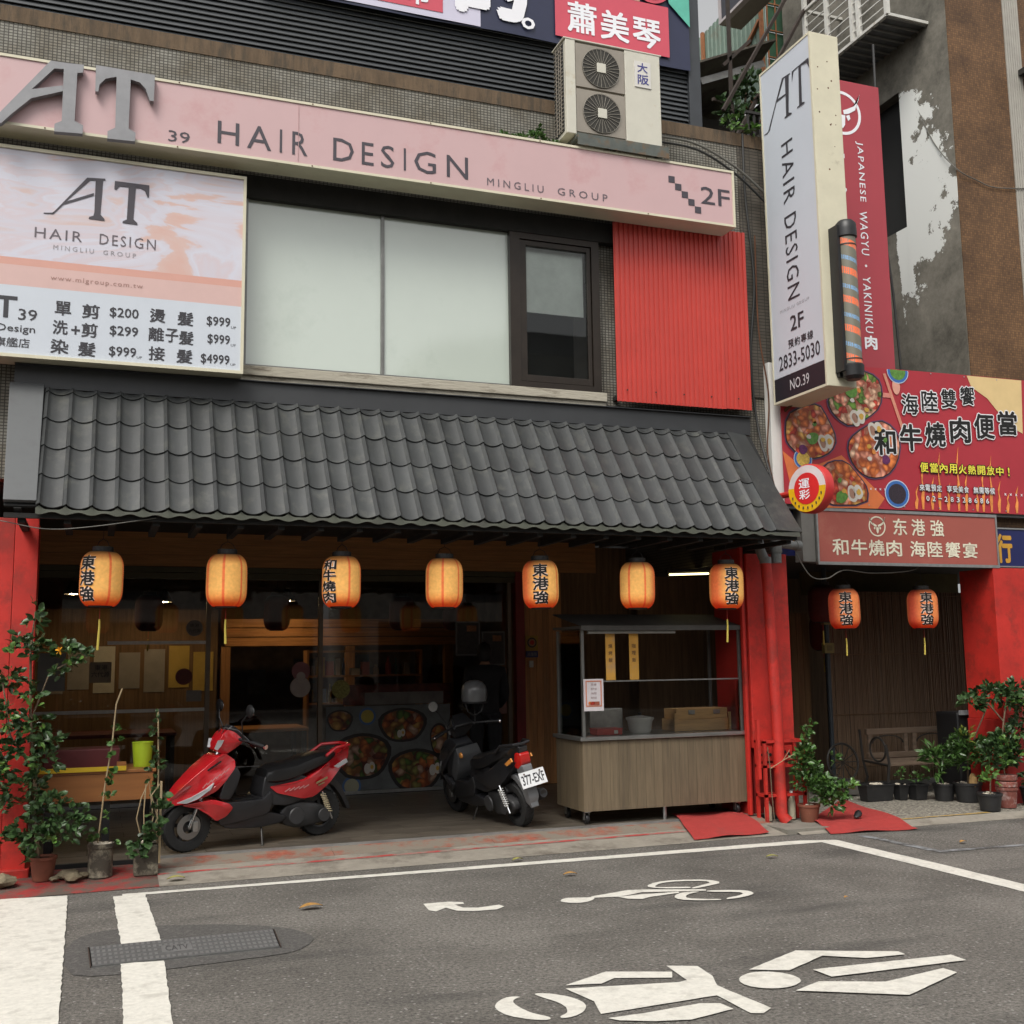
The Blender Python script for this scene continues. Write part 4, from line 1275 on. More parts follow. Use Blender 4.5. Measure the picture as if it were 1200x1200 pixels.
for i, (x, y, z) in enumerate(((.78, 14.2, 2.35), (-.25, 13.9, 2.42), (2.3, 14.4, 2.38))):  # last lamp is added, unseen, to brighten the pine beam
    t = thing("pendant_lamp", ("small lit pendant lamp inside behind the second lantern gap", "lit ceiling lamp inside at the far left of the shop glass", "added unseen pendant lamp brightening the pine beam inside")[i], "lamp", (x, y, z), "lamps inside the dining room")
    MB().lathe([(.02, .16), (.09, .05), (.10, 0)], (x, y, z), 'Z', 20, cap=False).build("lamp_shade", DARKMETAL, t)
    MB().lathe([(.001, -.005), (.04, .0), (.05, .03), (.03, .07), (.001, .08)], (x, y, z), 'Z', 14, cap=False).build("bulb", PEND, t)
    rod((x, y, z + .15), (x, y, 2.9), .004, 6).build("cord", BLACK, t)
CLOTH = mat("dark red table cloth", (.09, .012, .014), .6, var=.2)
for i, (x0, x1, y0, y1) in enumerate(((-.5, .9, 13.2, 14.0), (1.5, 2.4, 13.3, 14.1), (3.0, 4.0, 13.6, 14.4))):
    t = thing("dining_table", ("dining table with dark red cloth behind the left window", "dining table behind the middle pane", "dining table behind the food poster")[i], "table", ((x0 + x1) / 2, (y0 + y1) / 2, .1), "tables inside the dining room")
    B(x0, x1, y0, y1, .80, .84).build("table_top", CLOTH if i == 0 else WOODH, t, bevel=.008)
    lg = B(x0 + .03, x0 + .08, y0 + .03, y0 + .08, .1, .80).build("leg", BLACK, t)
    copies(lg, t, [(x1 - x0 - .1, 0, 0), (0, y1 - y0 - .1, 0), (x1 - x0 - .1, y1 - y0 - .1, 0)])
# fluorescent tube
fluo = thing("fluorescent_light", "lit yellowish fluorescent tube under the arcade ceiling left of the last lantern", "lamp", (6.0, 11, 2.5))
rod((6.0, 11, 2.515), (6.50, 11, 2.535), .011, 10).build("tube", mat("tube glow", (.9, .85, .6), .5, emit=(1, .82, .38), estr=3), fluo)
MB().bar((5.96, 11.0, 2.55), (6.55, 11.0, 2.58), .05, .03).build("fitting", DARKMETAL, fluo)
for x in (6.02, 6.48):
    rod((x, 11, 2.56), (x, 11, 3.04 if x < 6 else 2.63), .003, 6).build("hanger", BLACK, fluo)

# ------------------------------------------------------------------ lanterns
def lantern_mat(name, yel, red, estr):
    mt, nt, bs = nodes(name)
    N, L = nt.nodes, nt.links
    tc = N.new("ShaderNodeTexCoord")
    sp = N.new("ShaderNodeSeparateXYZ"); L.new(tc.outputs["Object"], sp.inputs[0])
    ng = N.new("ShaderNodeMath"); ng.operation = 'MULTIPLY'; ng.inputs[1].default_value = -1
    L.new(sp.outputs[1], ng.inputs[0])
    at = N.new("ShaderNodeMath"); at.operation = 'ARCTAN2'
    L.new(sp.outputs[0], at.inputs[0]); L.new(ng.outputs[0], at.inputs[1])     # angle from the written side, -pi..pi
    mr = N.new("ShaderNodeMapRange"); mr.inputs[1].default_value = -math.pi; mr.inputs[2].default_value = math.pi
    L.new(at.outputs[0], mr.inputs[0])
    rp = N.new("ShaderNodeValToRGB")
    e = rp.color_ramp.elements
    def P_(deg): return (deg + 180) / 360
    stops = [(-180, red), (-177, red), (-176, yel), (-150, yel), (-130, yel), (-128, red), (-123, red), (-121, yel), (-112, yel), (-78, red), (-52, red), (-18, yel),
             (28, yel), (60, yel), (62, red), (67, red), (69, yel), (105, yel), (118, red), (126, red), (132, yel), (175, yel), (177, red)]
    e[0].position = 0; e[0].color = (*red, 1); e[1].position = 1; e[1].color = (*red, 1)
    for d_, c_ in stops[1:]:
        x = e.new(P_(d_)); x.color = (*c_, 1)
    L.new(mr.outputs[0], rp.inputs[0])
    mz = N.new("ShaderNodeMapRange"); mz.inputs[1].default_value = .04; mz.inputs[2].default_value = .445
    L.new(sp.outputs[2], mz.inputs[0])
    rz = N.new("ShaderNodeValToRGB")
    z = rz.color_ramp.elements
    z[0].position = 0; z[0].color = (.85, .12, .03, 1)
    z[1].position = 1; z[1].color = (.16, .13, .11, 1)  # top greyed in the colour, imitating the inner bulb's fading glow
    for p_, c_ in ((.06, (.9, .22, .06)), (.2, (1, .8, .7)), (.32, (1, 1, 1)), (.80, (1, 1, 1)), (.9, (.62, .48, .42))):
        x = z.new(p_); x.color = (*c_, 1)
    L.new(mz.outputs[0], rz.inputs[0])
    mx = N.new("ShaderNodeMix"); mx.data_type = 'RGBA'; mx.blend_type = 'MULTIPLY'; mx.inputs[0].default_value = 1
    L.new(rp.outputs[0], mx.inputs[6]); L.new(rz.outputs[0], mx.inputs[7])
    nz = N.new("ShaderNodeTexNoise"); nz.inputs["Scale"].default_value = 40
    L.new(tc.outputs["Object"], nz.inputs["Vector"])
    mv = N.new("ShaderNodeMix"); mv.data_type = 'RGBA'; mv.blend_type = 'MULTIPLY'; mv.inputs[0].default_value = .35
    L.new(mx.outputs[2], mv.inputs[6]); L.new(nz.outputs[0], mv.inputs[7])
    L.new(mv.outputs[2], bs.inputs["Base Color"])
    L.new(mv.outputs[2], bs.inputs["Emission Color"])
    bs.inputs["Emission Strength"].default_value = estr
    bs.inputs["Roughness"].default_value = .8
    return mt
LMAT = lantern_mat("lit lantern paper", (.82, .42, .11), (.76, .16, .045), .22)
LMATR = lantern_mat("red lantern paper", (.80, .24, .07), (.62, .09, .04), .16)
LMATD = lantern_mat("unlit lantern paper", (.12, .015, .01), (.09, .01, .008), .0)
INKB = mat("brush ink", (.008, .008, .008), .8)
OUTW = mat("lettering outline", (.75, .62, .55), .8, emit=(1, .75, .6), estr=.15)
def lprof(z):
    """lantern radius over height .04-.445"""
    t = (z - .04) / .405
    base = .155 * (1 - abs(2 * t - 1) ** 5 * .34)
    return base
def lantern_text(words, parent, zt, zb, halfw=.060):
    n = len(words)
    h = (zt - zb) / n
    for i, ch in enumerate(words):
        z1 = zt - i * h - h * .05
        z0 = zt - (i + 1) * h + h * .07
        for bold, lift, mt, nm in ((.085, .0022, OUTW, "lettering_outline"), (.034, .0050, INKB, "lettering")):
            me = glyphs(ch, bold)
            gx = .006 if bold > .03 else 0
            def fn(u, v, w, z0=z0 - gx, z1=z1 + gx, lift=lift):
                zz = z0 + (z1 - z0) * v
                a = (u - .5) * 2 * (halfw + gx) / .15
                r = lprof(zz) + .003 + lift * (1 + w * .3)
                return Vector((math.sin(a) * r, -math.cos(a) * r, zz))
            # subdivide long edges so that the glyph hugs the paper
            bm = bmesh.new(); bm.from_mesh(me)
            bmesh.ops.triangulate(bm, faces=bm.faces[:])
            es = [e for e in bm.edges if e.calc_length() > .25]
            if es:
                bmesh.ops.subdivide_edges(bm, edges=es, cuts=2)
            bm.to_mesh(me); bm.free()
            me = place_text(me, (0, 0, 0), (1, 0, 0), (0, 0, 1), 0, fn)
            finish(nm, me, mt, parent, local=True)
BLACKCAP = mat("lantern cap", (.02, .018, .017), .6)
def lantern(x, y, z, rot, label, words, mt, group, tassel=0, hang=2.66):
    t = thing("paper_lantern", label, "lantern", (x, y, z), group)
    t.rotation_euler = (random.uniform(-.02, .02), random.uniform(-.02, .02), R(rot))
    b = MB()
    prof = []
    nr = 25
    for i in range(nr * 2 + 1):
        zz = .04 + .405 * i / (nr * 2)
        prof.append((lprof(zz) + (.0028 if i % 2 else 0), zz))
    b.lathe(prof, (0, 0, 0), 'Z', 40, cap=False)
    b.build("paper_shade", mt, t, smooth=True, local=True)
    b = MB(); b.lathe([(.001, .03), (.085, .03), (.088, .043), (.001, .043)], (0, 0, 0), 'Z', 24, cap=False)
    b.build("bottom_ring", BLACKCAP, t, local=True)
    b = MB(); b.lathe([(.108, .438), (.095, .450), (.078, .452), (.076, .488), (.001, .488)], (0, 0, 0), 'Z', 24, cap=False)
    b.build("top_ring", BLACKCAP, t, local=True)
    b = MB(); b.tube([(-.07, 0, .47), (-.04, 0, .53), (0, 0, .55), (.04, 0, .53), (.07, 0, .47)], .003, 6)
    b.tube([(0, 0, .55), (0, 0, hang - z)], .0022, 6)
    b.build("hanger", BLACK, t, local=True)
    if tassel:
        b = MB(); b.tube([(0, 0, .03), (0, 0, -.07)], .002, 6)
        b.build("cord", RED, t, local=True)
        b = MB(); b.tube([(0, 0, -.06), (.002, 0, -.12), (-.004, 0, -.12 - tassel)], .009, 8, radii=[.007, .008, .010])
        b.build("tassel", GOLD, t, local=True)
    if words:
        lantern_text(words, t, .415, .065)
    return t
G1 = "lit paper lanterns under the tiled awning"
T3 = "東港強"
LZ, LY = 2.0, 8.95
spec_ = [(.03, -42, "first lit lantern from the left with black characters on its left edge", T3, .17),
         (.955, 165, "second lit lantern from the left, blank, with a short yellow tassel", None, .13),
         (1.865, -52, "third lit lantern from the left with four black characters on its left side", "和牛燒肉", 0),
         (2.74, 158, "blank lit lantern in the middle of the row above the food poster", None, 0),
         (3.62, -22, "fifth lit lantern with three black characters centred, left of the food cart", T3, 0),
         (4.55, 125, "blank lit lantern hanging over the left part of the food cart", None, 0),
         (5.47, -12, "last lit lantern at the right end of the awning with three black characters", T3, .15)]
for x, rot, lab, w, ts_ in spec_:
    lantern(x, LY, LZ, rot, lab, w, LMAT, G1, ts_)
G2 = "red lanterns under the maroon signboard"
lantern(7.27, 9.60, 1.83, -30, "orange red lantern with three characters, left one under the maroon signboard", T3, LMATR, G2, .12, 2.62)
lantern(8.27, 9.60, 1.83, -24, "orange red lantern with three characters, right one under the maroon signboard near the red pillar", T3, LMATR, G2, .12, 2.62)
lantern(7.65, 10.5, 1.93, 40, "dim unlit lantern hanging in the dark behind the left one of the red pair", None, LMATD, G2, .1, 2.62)
lantern(8.15, 11.2, 1.62, 80, "lowest dark red lantern deep in the right bay", None, LMATD, G2, .1, 2.62)
# dark lanterns behind the glass, standing in for reflections of the hanging row
for x, lab in ((.58, "dark lantern behind the left glass, standing in for a reflection"), (2.05, "dark lantern behind the middle glass pane, standing in for a reflection"), (3.6, "dark red lantern behind the right glass, standing in for a reflection"), (4.3, "dark red lantern near the menus, standing in for a reflection")):
    lantern(x, 13.6, 1.95, 60, lab, None, LMATD, "lantern reflections built behind the shop glass", .08 if x < 1 else 0, 2.9)

# ------------------------------------------------------------------ pillars
rpil = thing("red_pillar", "red clad pillar at the left edge behind the bush", "pillar", (-.7, 9.3, 0))
for i, (x0, x1) in enumerate(((-.94, -.745), (-.742, -.60), (-.597, -.43))):
    B(x0, x1, 9.26 + .003 * (i % 2), 9.30, .09, 2.73).build("panel", RED, rpil, bevel=.004)
B(-.94, -.445, 9.30, 9.85, .09, 2.73).build("core", RED, rpil)
B(-.96, -.40, 9.22, 9.87, .03, .11).build("base", RED, rpil, bevel=.01)
B(-1.6, -.94, 9.30, 9.85, .0, 2.73).build("side_panel", RED, rpil)
mp_ = thing("red_pillar", "red painted pillar between the food cart and the potted shrub", "pillar", (6.2, 9.6, 0))
B(5.96, 6.43, 9.37, 9.95, .72, 2.60).build("column_cladding", RED, mp_, bevel=.01)
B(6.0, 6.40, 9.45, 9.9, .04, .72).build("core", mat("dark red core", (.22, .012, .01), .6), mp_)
B(5.90, 5.925, 9.38, 9.42, .1, 2.66).build("edge_strip", RED, mp_)
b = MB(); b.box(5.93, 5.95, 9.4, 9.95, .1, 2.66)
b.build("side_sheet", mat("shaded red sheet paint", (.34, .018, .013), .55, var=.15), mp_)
rk = thing("red_rack", "red painted steel rack standing at the foot of the middle red pillar", "rack", (6.17, 9.3, .05))
b = MB()
for x in (5.97, 6.40):
    for y in (9.20, 9.34):
        B(x - .014, x + .014, y - .014, y + .014, .05, .80).build("upright", RED, rk)
for z in (.28, .55, .78):
    b = MB(); b.box(5.956, 6.414, 9.186, 9.214, z, z + .025); b.box(5.956, 6.414, 9.326, 9.354, z, z + .025)
    b.box(5.956, 5.984, 9.214, 9.326, z, z + .025); b.box(6.386, 6.414, 9.214, 9.326, z, z + .025)
    b.build("shelf_rail", RED, rk)
for x in (5.99, 6.20):
    b = MB(); b.box(x, x + .17, 9.335, 9.36, .60, .74)
    q = b.build("cover_plate", RED, rk)
    for k in range(3):
        disc(x + .04 + k * .045, .66 + .02 * (k % 2), .014, 9.328, BLACKMATT, "hole", q, th=.004)
MB().bar((5.905, 9.2, .45), (5.905, 9.2, 1.0), .03, .03).build("side_post", RED, rk)
BOT = mat("cloudy bottle", (.42, .38, .28), .4, var=.1)
for i, (x, y, h) in enumerate(((6.03, 9.27, .20), (6.30, 9.28, .26))):
    t = thing("bottle", ("short cloudy bottle on the ground inside the red rack", "tall cloudy bottle on the ground right of the front pipe in the red rack")[i], "bottle", (x, y, .05), "bottles under the red rack")
    MB().lathe([(.001, 0), (.034, 0), (.036, .02), (.036, h * .6), (.014, h * .8), (.013, h * .93)], (x, y, .055), 'Z', 16, cap=False).build("body", BOT, t, smooth=True)
    MB().lathe([(.015, h * .92), (.015, h), (.001, h)], (x, y, .055), 'Z', 12, cap=False).build("cap", WHITE if i else RED, t)
dp = thing("drain_pipe", "drain pipe painted red, running down the front of the middle pillar", "pipe", (6.1, 9.2, .05))
b = MB(); b.tube([(6.085, 9.22, 2.52), (6.10, 9.22, 2.3), (6.13, 9.21, 1.0), (6.13, 9.2, .12), (6.17, 9.17, .05)], .058, 18, radii=[.052, .054, .054, .056, .062])
b.build("lower_pipe", RED, dp, smooth=True)
b = MB(); b.tube([(6.085, 9.22, 2.50), (6.03, 9.22, 2.62), (6.02, 9.24, 2.75), (6.02, 9.3, 2.95)], .05, 16)
b.lathe([(.058, 0), (.058, .06)], (6.085, 9.22, 2.49), 'Z', 18)
b.build("elbow", GREYPIPE, dp, smooth=True)
dp2 = thing("drain_pipe", "grey drain pipe with a side branch above the middle red pillar", "pipe", (6.25, 9.25, 2.5))
b = MB(); b.tube([(6.23, 9.25, 2.50), (6.23, 9.25, 3.0)], .052, 18); b.lathe([(.06, 0), (.06, .07)], (6.23, 9.25, 2.60), 'Z', 18)
b.tube([(6.23, 9.25, 2.70), (6.50, 9.25, 2.67)], .045, 16); b.lathe([(.053, 0), (.053, .05)], (6.46, 9.25, 2.675), 'X', 16)
b.build("pipe", GREYPIPE, dp2, smooth=True)
rr_ = thing("red_pillar", "wide red pillar at the right edge behind the leafy pots", "pillar", (9.6, 9.5, 0))
B(8.975, 10.6, 9.30, 9.80, .9, 2.50).build("upper_cladding", RED, rr_, bevel=.006)
B(8.965, 10.6, 9.285, 9.81, .02, .898).build("lower_cladding", mat("red paint darker", (.40, .02, .015), .6, var=.15, bump=.2), rr_, bevel=.006)
# added shelf whose bright goods imitate window reflections in the glass
t = thing("reflection_shelf", "added shelf of small boxes and bottles standing in for window reflections beside the food poster", "shelf", (3.0, 14.6, .1))
for z in (1.05, 1.40, 1.72):
    B(2.6, 4.1, 14.5, 14.75, z, z + .025).build("shelf_board", WOODH, t)
for x in (2.58, 4.1):
    B(x, x + .03, 14.5, 14.75, .1, 1.75).build("side_board", WOODV, t)
rs_ = random.Random(3)
GOODS = [mat("goods %d" % i, c, .5) for i, c in enumerate(((.5, .48, .42), (.10, .30, .26), (.45, .08, .05), (.12, .2, .42), (.5, .35, .08), (.3, .28, .26)))]
for z in (1.075, 1.425):
    x = 2.64
    while x < 4.0:
        w = rs_.uniform(.05, .12); h = rs_.uniform(.08, .24)
        if rs_.random() < .5:
            MB().lathe([(.001, 0), (w * .35, 0), (w * .35, h * .6), (w * .15, h * .8), (w * .15, h), (.001, h)], (x + w / 2, 14.6, z), 'Z', 10, cap=False).build("bottle", rs_.choice(GOODS), t)
        else:
            B(x, x + w, 14.53, 14.66, z, z + h).build("carton", rs_.choice(GOODS), t)
        x += w + rs_.uniform(.01, .08)
t = thing("menu_posters", "row of pale menu sheets on the far wall of the dining room", "poster", (.3, 14.9, 1.2))
for i in range(7):
    x = -.6 + i * .3
    B(x, x + .25, 14.95, 14.955, 1.25 + .05 * (i % 2), 1.75 + .04 * (i % 3)).build("menu_sheet", rs_.choice(GOODS[:1] + GOODS[4:]), t)
B(-.8, 1.5, 14.96, 15.0, .1, 2.3).build("partition", DWALL, t)

# ------------------------------------------------------------------ food cart
LAM = mat("grey brown laminate", (.15, .115, .072), .55, var=.22, scale=7, stretch=(7, 7, .35), bump=.05, dirt=(.11, .085, .055), dscale=3, damt=.42, rvar=.12)
ct = thing("food_cart", "wheeled food cart with grey brown panelled base, steel counter and glass top", "food cart", (5.06, 9.75, .1))
CX0, CX1, CY0, CY1 = 4.205, 5.92, 9.45, 10.06
B(CX0 + .02, CX1 - .02, CY0 + .02, CY1 - .02, .235, .845).build("body", mat("cart carcass", (.10, .08, .055), .7), ct)
npl = 19
w = (CX1 - CX0) / npl
pk = B(CX0 + .001, CX0 + w - .001, CY0, CY0 + .018, .22, .845).build("plank", LAM, ct)
copies(pk, ct, [(w * i, random.uniform(0, .001), 0) for i in range(1, npl)])
w2 = (CY1 - CY0) / 6
pk = B(CX0 - .001, CX0 + .017, CY0 + .02, CY0 + w2 + .017, .22, .845).build("side_plank", LAM, ct)
copies(pk, ct, [(0, w2 * i - .001 * i, 0) for i in range(1, 6)])
CTOP = mat("steel counter", (.40, .40, .39), .28, metal=.85, var=.15, scale=5)
b = MB(); b.box(CX0 - .03, CX1 + .03, CY0 - .03, CY1 + .03, .85, .885)
b.build("counter", CTOP, ct, bevel=.008, seg=3)
PST = mat("dull steel post", (.22, .22, .21), .4, metal=.7, var=.15)
for x, y, z1 in ((CX0 + .01, CY0 + .01, 1.865), (CX1 - .03, CY0 + .01, 1.865), (CX0 + .01, CY1 - .03, 1.865), (CX1 - .03, CY1 - .03, 1.865)):
    B(x, x + .028, y, y + .028, .885, z1).build("post", PST, ct, bevel=.003)
b = MB(); b.box(CX0 - .0, CX1 + .12, CY0 - .02, CY1 + .05, 1.875, 1.90); b.box(CX0, CX1 + .12, CY0 - .022, CY0 - .002, 1.855, 1.875)
b.build("roof", mat("dark sheet roof", (.07, .07, .065), .5, var=.2), ct)
b = MB(); b.poly([(CX0 - .02, CY1, 2.03), (CX1 + .1, CY1, 2.03), (CX1 + .12, CY0 + .02, 1.902), (CX0, CY0 + .02, 1.902), (CX0 - .02, CY1, 2.02), (CX1 + .1, CY1, 2.02), (CX1 + .12, CY0 + .02, 1.901), (CX0, CY0 + .02, 1.901)],
                 [(0, 1, 2, 3), (4, 7, 6, 5), (0, 4, 5, 1), (2, 6, 7, 3)])
b.build("roof_sheet", mat("dark sheet roof b", (.05, .05, .047), .6, var=.3), ct)
B(CX0 + .08, 5.20, CY0 + .0, CY0 + .035, 1.825, 1.853).build("light_fitting", mat("grey fitting", (.20, .20, .18), .5), ct, bevel=.004)
CG = glass("cart glass", (.96, .96, .95), ior=1.5, rough=.03)
B(CX0 + .04, CX1 - .032, CY0 + .018, CY0 + .024, .886, 1.38).build("front_glass", CG, ct)
B(CX0 + .02, CX0 + .026, CY0 + .04, CY1 - .032, .886, 1.85).build("side_glass", CG, ct)
B(CX0 + .04, CX1 - .032, CY0 + .014, CY0 + .028, 1.38, 1.392).build("glass_rail", STEEL, ct)
def caster(x, y):
    m_ = MB(); m_.lathe([(.012, -.016), (.046, -.016), (.05, -.008), (.05, .008), (.046, .016), (.012, .016)], (x, y, .15), 'X', 20, cap=True)
    a = m_.build("caster", BLACK, ct, smooth=True)
    q = MB(); q.box(x - .024, x - .018, y - .02, y + .02, .14, .21); q.box(x + .018, x + .024, y - .02, y + .02, .14, .21); q.box(x - .03, x + .03, y - .03, y + .03, .205, .235)
    q.build("fork", STEEL, a)
for x, y in ((4.255, 9.52), (5.84, 9.52), (4.27, 9.98), (5.84, 9.98)):
    caster(x, y)
rod((5.05, 9.50, .1), (5.05, 9.50, .235), .018, 12).build("steel_leg", STEEL, ct)
mn = B(4.215, 4.415, 9.425, 9.43, 1.12, 1.41).build("menu_card", mat("menu card", (.62, .58, .60), .6), ct)
b = MB(); b.box(4.235, 4.395, 9.4215, 9.4245, 1.385, 1.395); b.box(4.235, 4.395, 9.4215, 9.4245, 1.16, 1.17); b.box(4.235, 4.245, 9.4215, 9.4245, 1.17, 1.385); b.box(4.385, 4.395, 9.4215, 9.4245, 1.17, 1.385)
b.build("orange_border", mat("orange border", (.55, .20, .12), .6), mn)
for i, s in enumerate(("菜單", "和牛飯", "海陸", "燒肉飯")):
    ftext(s, 4.285, 4.345, 1.35 - i * .04, 1.37 - i * .04, 9.4215, mn, mat("menu ink", (.3, .2, .2), .6), thick=.001)
B(4.26, 4.37, 9.4185, 9.4215, 1.175, 1.205).build("food_picture", F_A, mn)
STRIP = mat("amber strip", (.66, .35, .06), .6, var=.1, dirt=(.45, .28, .14), dscale=3, damt=.4)
for i, (x, lab) in enumerate(((4.53, "left amber price strip hanging from the cart roof"), (4.775, "right amber price strip hanging from the cart roof"))):
    t = thing("price_strip", lab, "price strip", (x, 9.50, 1.40), "amber price strips on the food cart")
    B(x - .048, x + .048, 9.498, 9.502, 1.395, 1.85).build("sheet", STRIP, t)
    for k, ch in enumerate(("燒", "烤", "飯") if i == 0 else ("咖", "哩", "飯")):
        ftext(ch, x - .02, x + .02, 1.69 - k * .065, 1.73 - k * .065, 9.497, t, mat("strip ink", (.12, .06, .03), .6), .01, .001)
# what stands on the counter
t = thing("rice_pot", "small white and steel pot standing on the food cart counter", "pot", (4.93, 9.72, .885))
MB().lathe([(.001, 0), (.095, 0), (.105, .02), (.12, .11), (.135, .13), (.135, .145), (.11, .15), (.02, .165), (.001, .165)], (4.93, 9.72, .886), 'Z', 28, cap=False).build("body", mat("pale pot", (.72, .73, .70), .35), t, smooth=True)
MB().lathe([(.015, .165), (.02, .19), (.001, .195)], (4.93, 9.72, .886), 'Z', 12, cap=False).build("lid_knob", BLACK, t)
t = thing("wooden_steam_box", "pale wooden box with two metal latches on the cart counter", "box", (5.60, 9.78, .885))
PINE = mat("light pine", (.66, .40, .17), .6, var=.18, scale=8, stretch=(.4, 1, 4))
B(5.29, 5.93 - .03, 9.68, 9.95, .887, 1.0).build("lower_board", PINE, t, bevel=.004)
B(5.31, 5.88, 9.69, 9.94, 1.002, 1.10).build("lid", PINE, t, bevel=.004)
for x in (5.44, 5.72):
    B(x, x + .07, 9.675, 9.688, 1.045, 1.085).build("latch", STEEL, t, bevel=.003)
B(5.275, 5.31, 9.665, 9.68, .887, 1.06).build("corner_post", PINE, t); B(5.88, 5.905, 9.665, 9.68, .887, 1.06).build("corner_post", PINE, t)
t = thing("red_tray", "flat red plastic box at the left end of the cart counter", "box", (4.53, 9.6, .885))
b = MB(); b.box(4.40, 4.66, 9.55, 9.72, .887, .94); b.box(4.395, 4.665, 9.545, 9.725, .94, .95)
b.build("box", mat("red plastic", (.48, .03, .025), .4), t, bevel=.006)
B(4.57, 4.61, 9.541, 9.545, .90, .93).build("label_tag", PAPER, t)
t = thing("steel_container", "grey steel container behind the red box on the cart counter", "container", (4.65, 9.9, .885))
B(4.45, 4.80, 9.82, 9.98, .887, 1.12).build("body", STEEL, t, bevel=.01)

# ------------------------------------------------------------------ blade sign
bs_ = thing("blade_sign", "tall projecting light box with pale blue face and cream sides above the awning end", "sign", (6.46, 8.83, 4.07))
b = MB(); b.box(6.302, 6.62, 8.385, 9.255, 4.08, 7.60)
# slightly bowed top
b.build("box", CREAM, bs_, bevel=.008)
BFACE = mat("pale blue sign face", (.56, .60, .66), .4, var=.03, scale=1.5)
fz = [(9.235, 4.11), (8.41, 4.11), (8.41, 7.57), (9.235, 7.57)]
B(6.294, 6.300, 8.41, 9.235, 4.335, 7.575).build("sign_face", BFACE, bs_)
B(6.294, 6.300, 8.41, 9.235, 4.105, 4.332).build("black_panel", mat("black print", (.02, .018, .024), .5), bs_)
b = MB()
b.box(6.288, 6.302, 8.384, 8.408, 4.08, 7.60); b.box(6.288, 6.302, 9.237, 9.256, 4.08, 7.60)
b.box(6.2885, 6.302, 8.408, 9.237, 4.08, 4.103); b.box(6.2885, 6.302, 8.408, 9.237, 7.577, 7.60)
b.build("frame", CREAM, bs_)
b = MB()
for i, p in enumerate((VA_DIAG, VA_STEM, VT_BAR, VT_STEM)):
    vs = [(6.2915 - .0008 * i - k, y, z) for k in (0, .0015) for y, z in p]
    n = len(p)
    b.poly(vs, [tuple(range(n))[::-1], tuple(range(n, 2 * n))] + [(q, (q + 1) % n, n + (q + 1) % n, n + q) for q in range(n)])
b.build("logo_letters", INK, bs_)
def vtext(s, y0, y1, z0, z1, mt, bold=0., spacing=1., down=False):
    """lettering on the face that looks left; down: turned so that it reads downwards"""
    if down:   # letters lie on their side, tops toward the street side
        return text(s, (6.292, y0, z1), (0, 0, z0 - z1), (0, y1 - y0, 0), bs_, mt, bold, .0015, spacing)
    return text(s, (6.292, y0, z0), (0, y1 - y0, 0), (0, 0, z1 - z0), bs_, mt, bold, .0015, spacing)
# reads downwards: baseline toward the wall (larger y)
vtext("HAIR", 8.93, 8.74, 6.05, 6.68, INK, spacing=1.25, down=True)
vtext("DESIGN", 8.94, 8.74, 5.06, 5.92, INK, spacing=1.2, down=True)
vtext("MINGLIU GROUP", 9.08, 8.60, 4.975, 5.005, LG, spacing=1.3)
vtext("2F", 8.92, 8.70, 4.75, 4.90, INK, .02)
for i, ch in enumerate("預約專線"):
    vtext(ch, 8.97 - i * .105, 8.88 - i * .105, 4.585, 4.67, INK, .02)
vtext("2833-5030", 9.14, 8.47, 4.40, 4.545, INK, .012)
vtext("NO.39", 8.97, 8.66, 4.17, 4.275, mat("white print b", (.6, .6, .62), .5), 0)
b = MB(); b.tube([(6.42, 9.25, 7.2), (6.42, 9.45, 7.2)], .02, 8); b.tube([(6.42, 9.25, 4.5), (6.42, 9.45, 4.5)], .02, 8); b.tube([(6.46, 9.2, 4.09), (6.40, 9.5, 3.95)], .015, 8)
b.build("wall_bracket", RUST, bs_)
for k in range(14):
    z = 4.5 + random.random() * 2.9
    disc(6.34 + random.random() * .24, z, random.choice((.005, .007, .009)), 8.384, RUST, "rust_spot", bs_, th=.001)

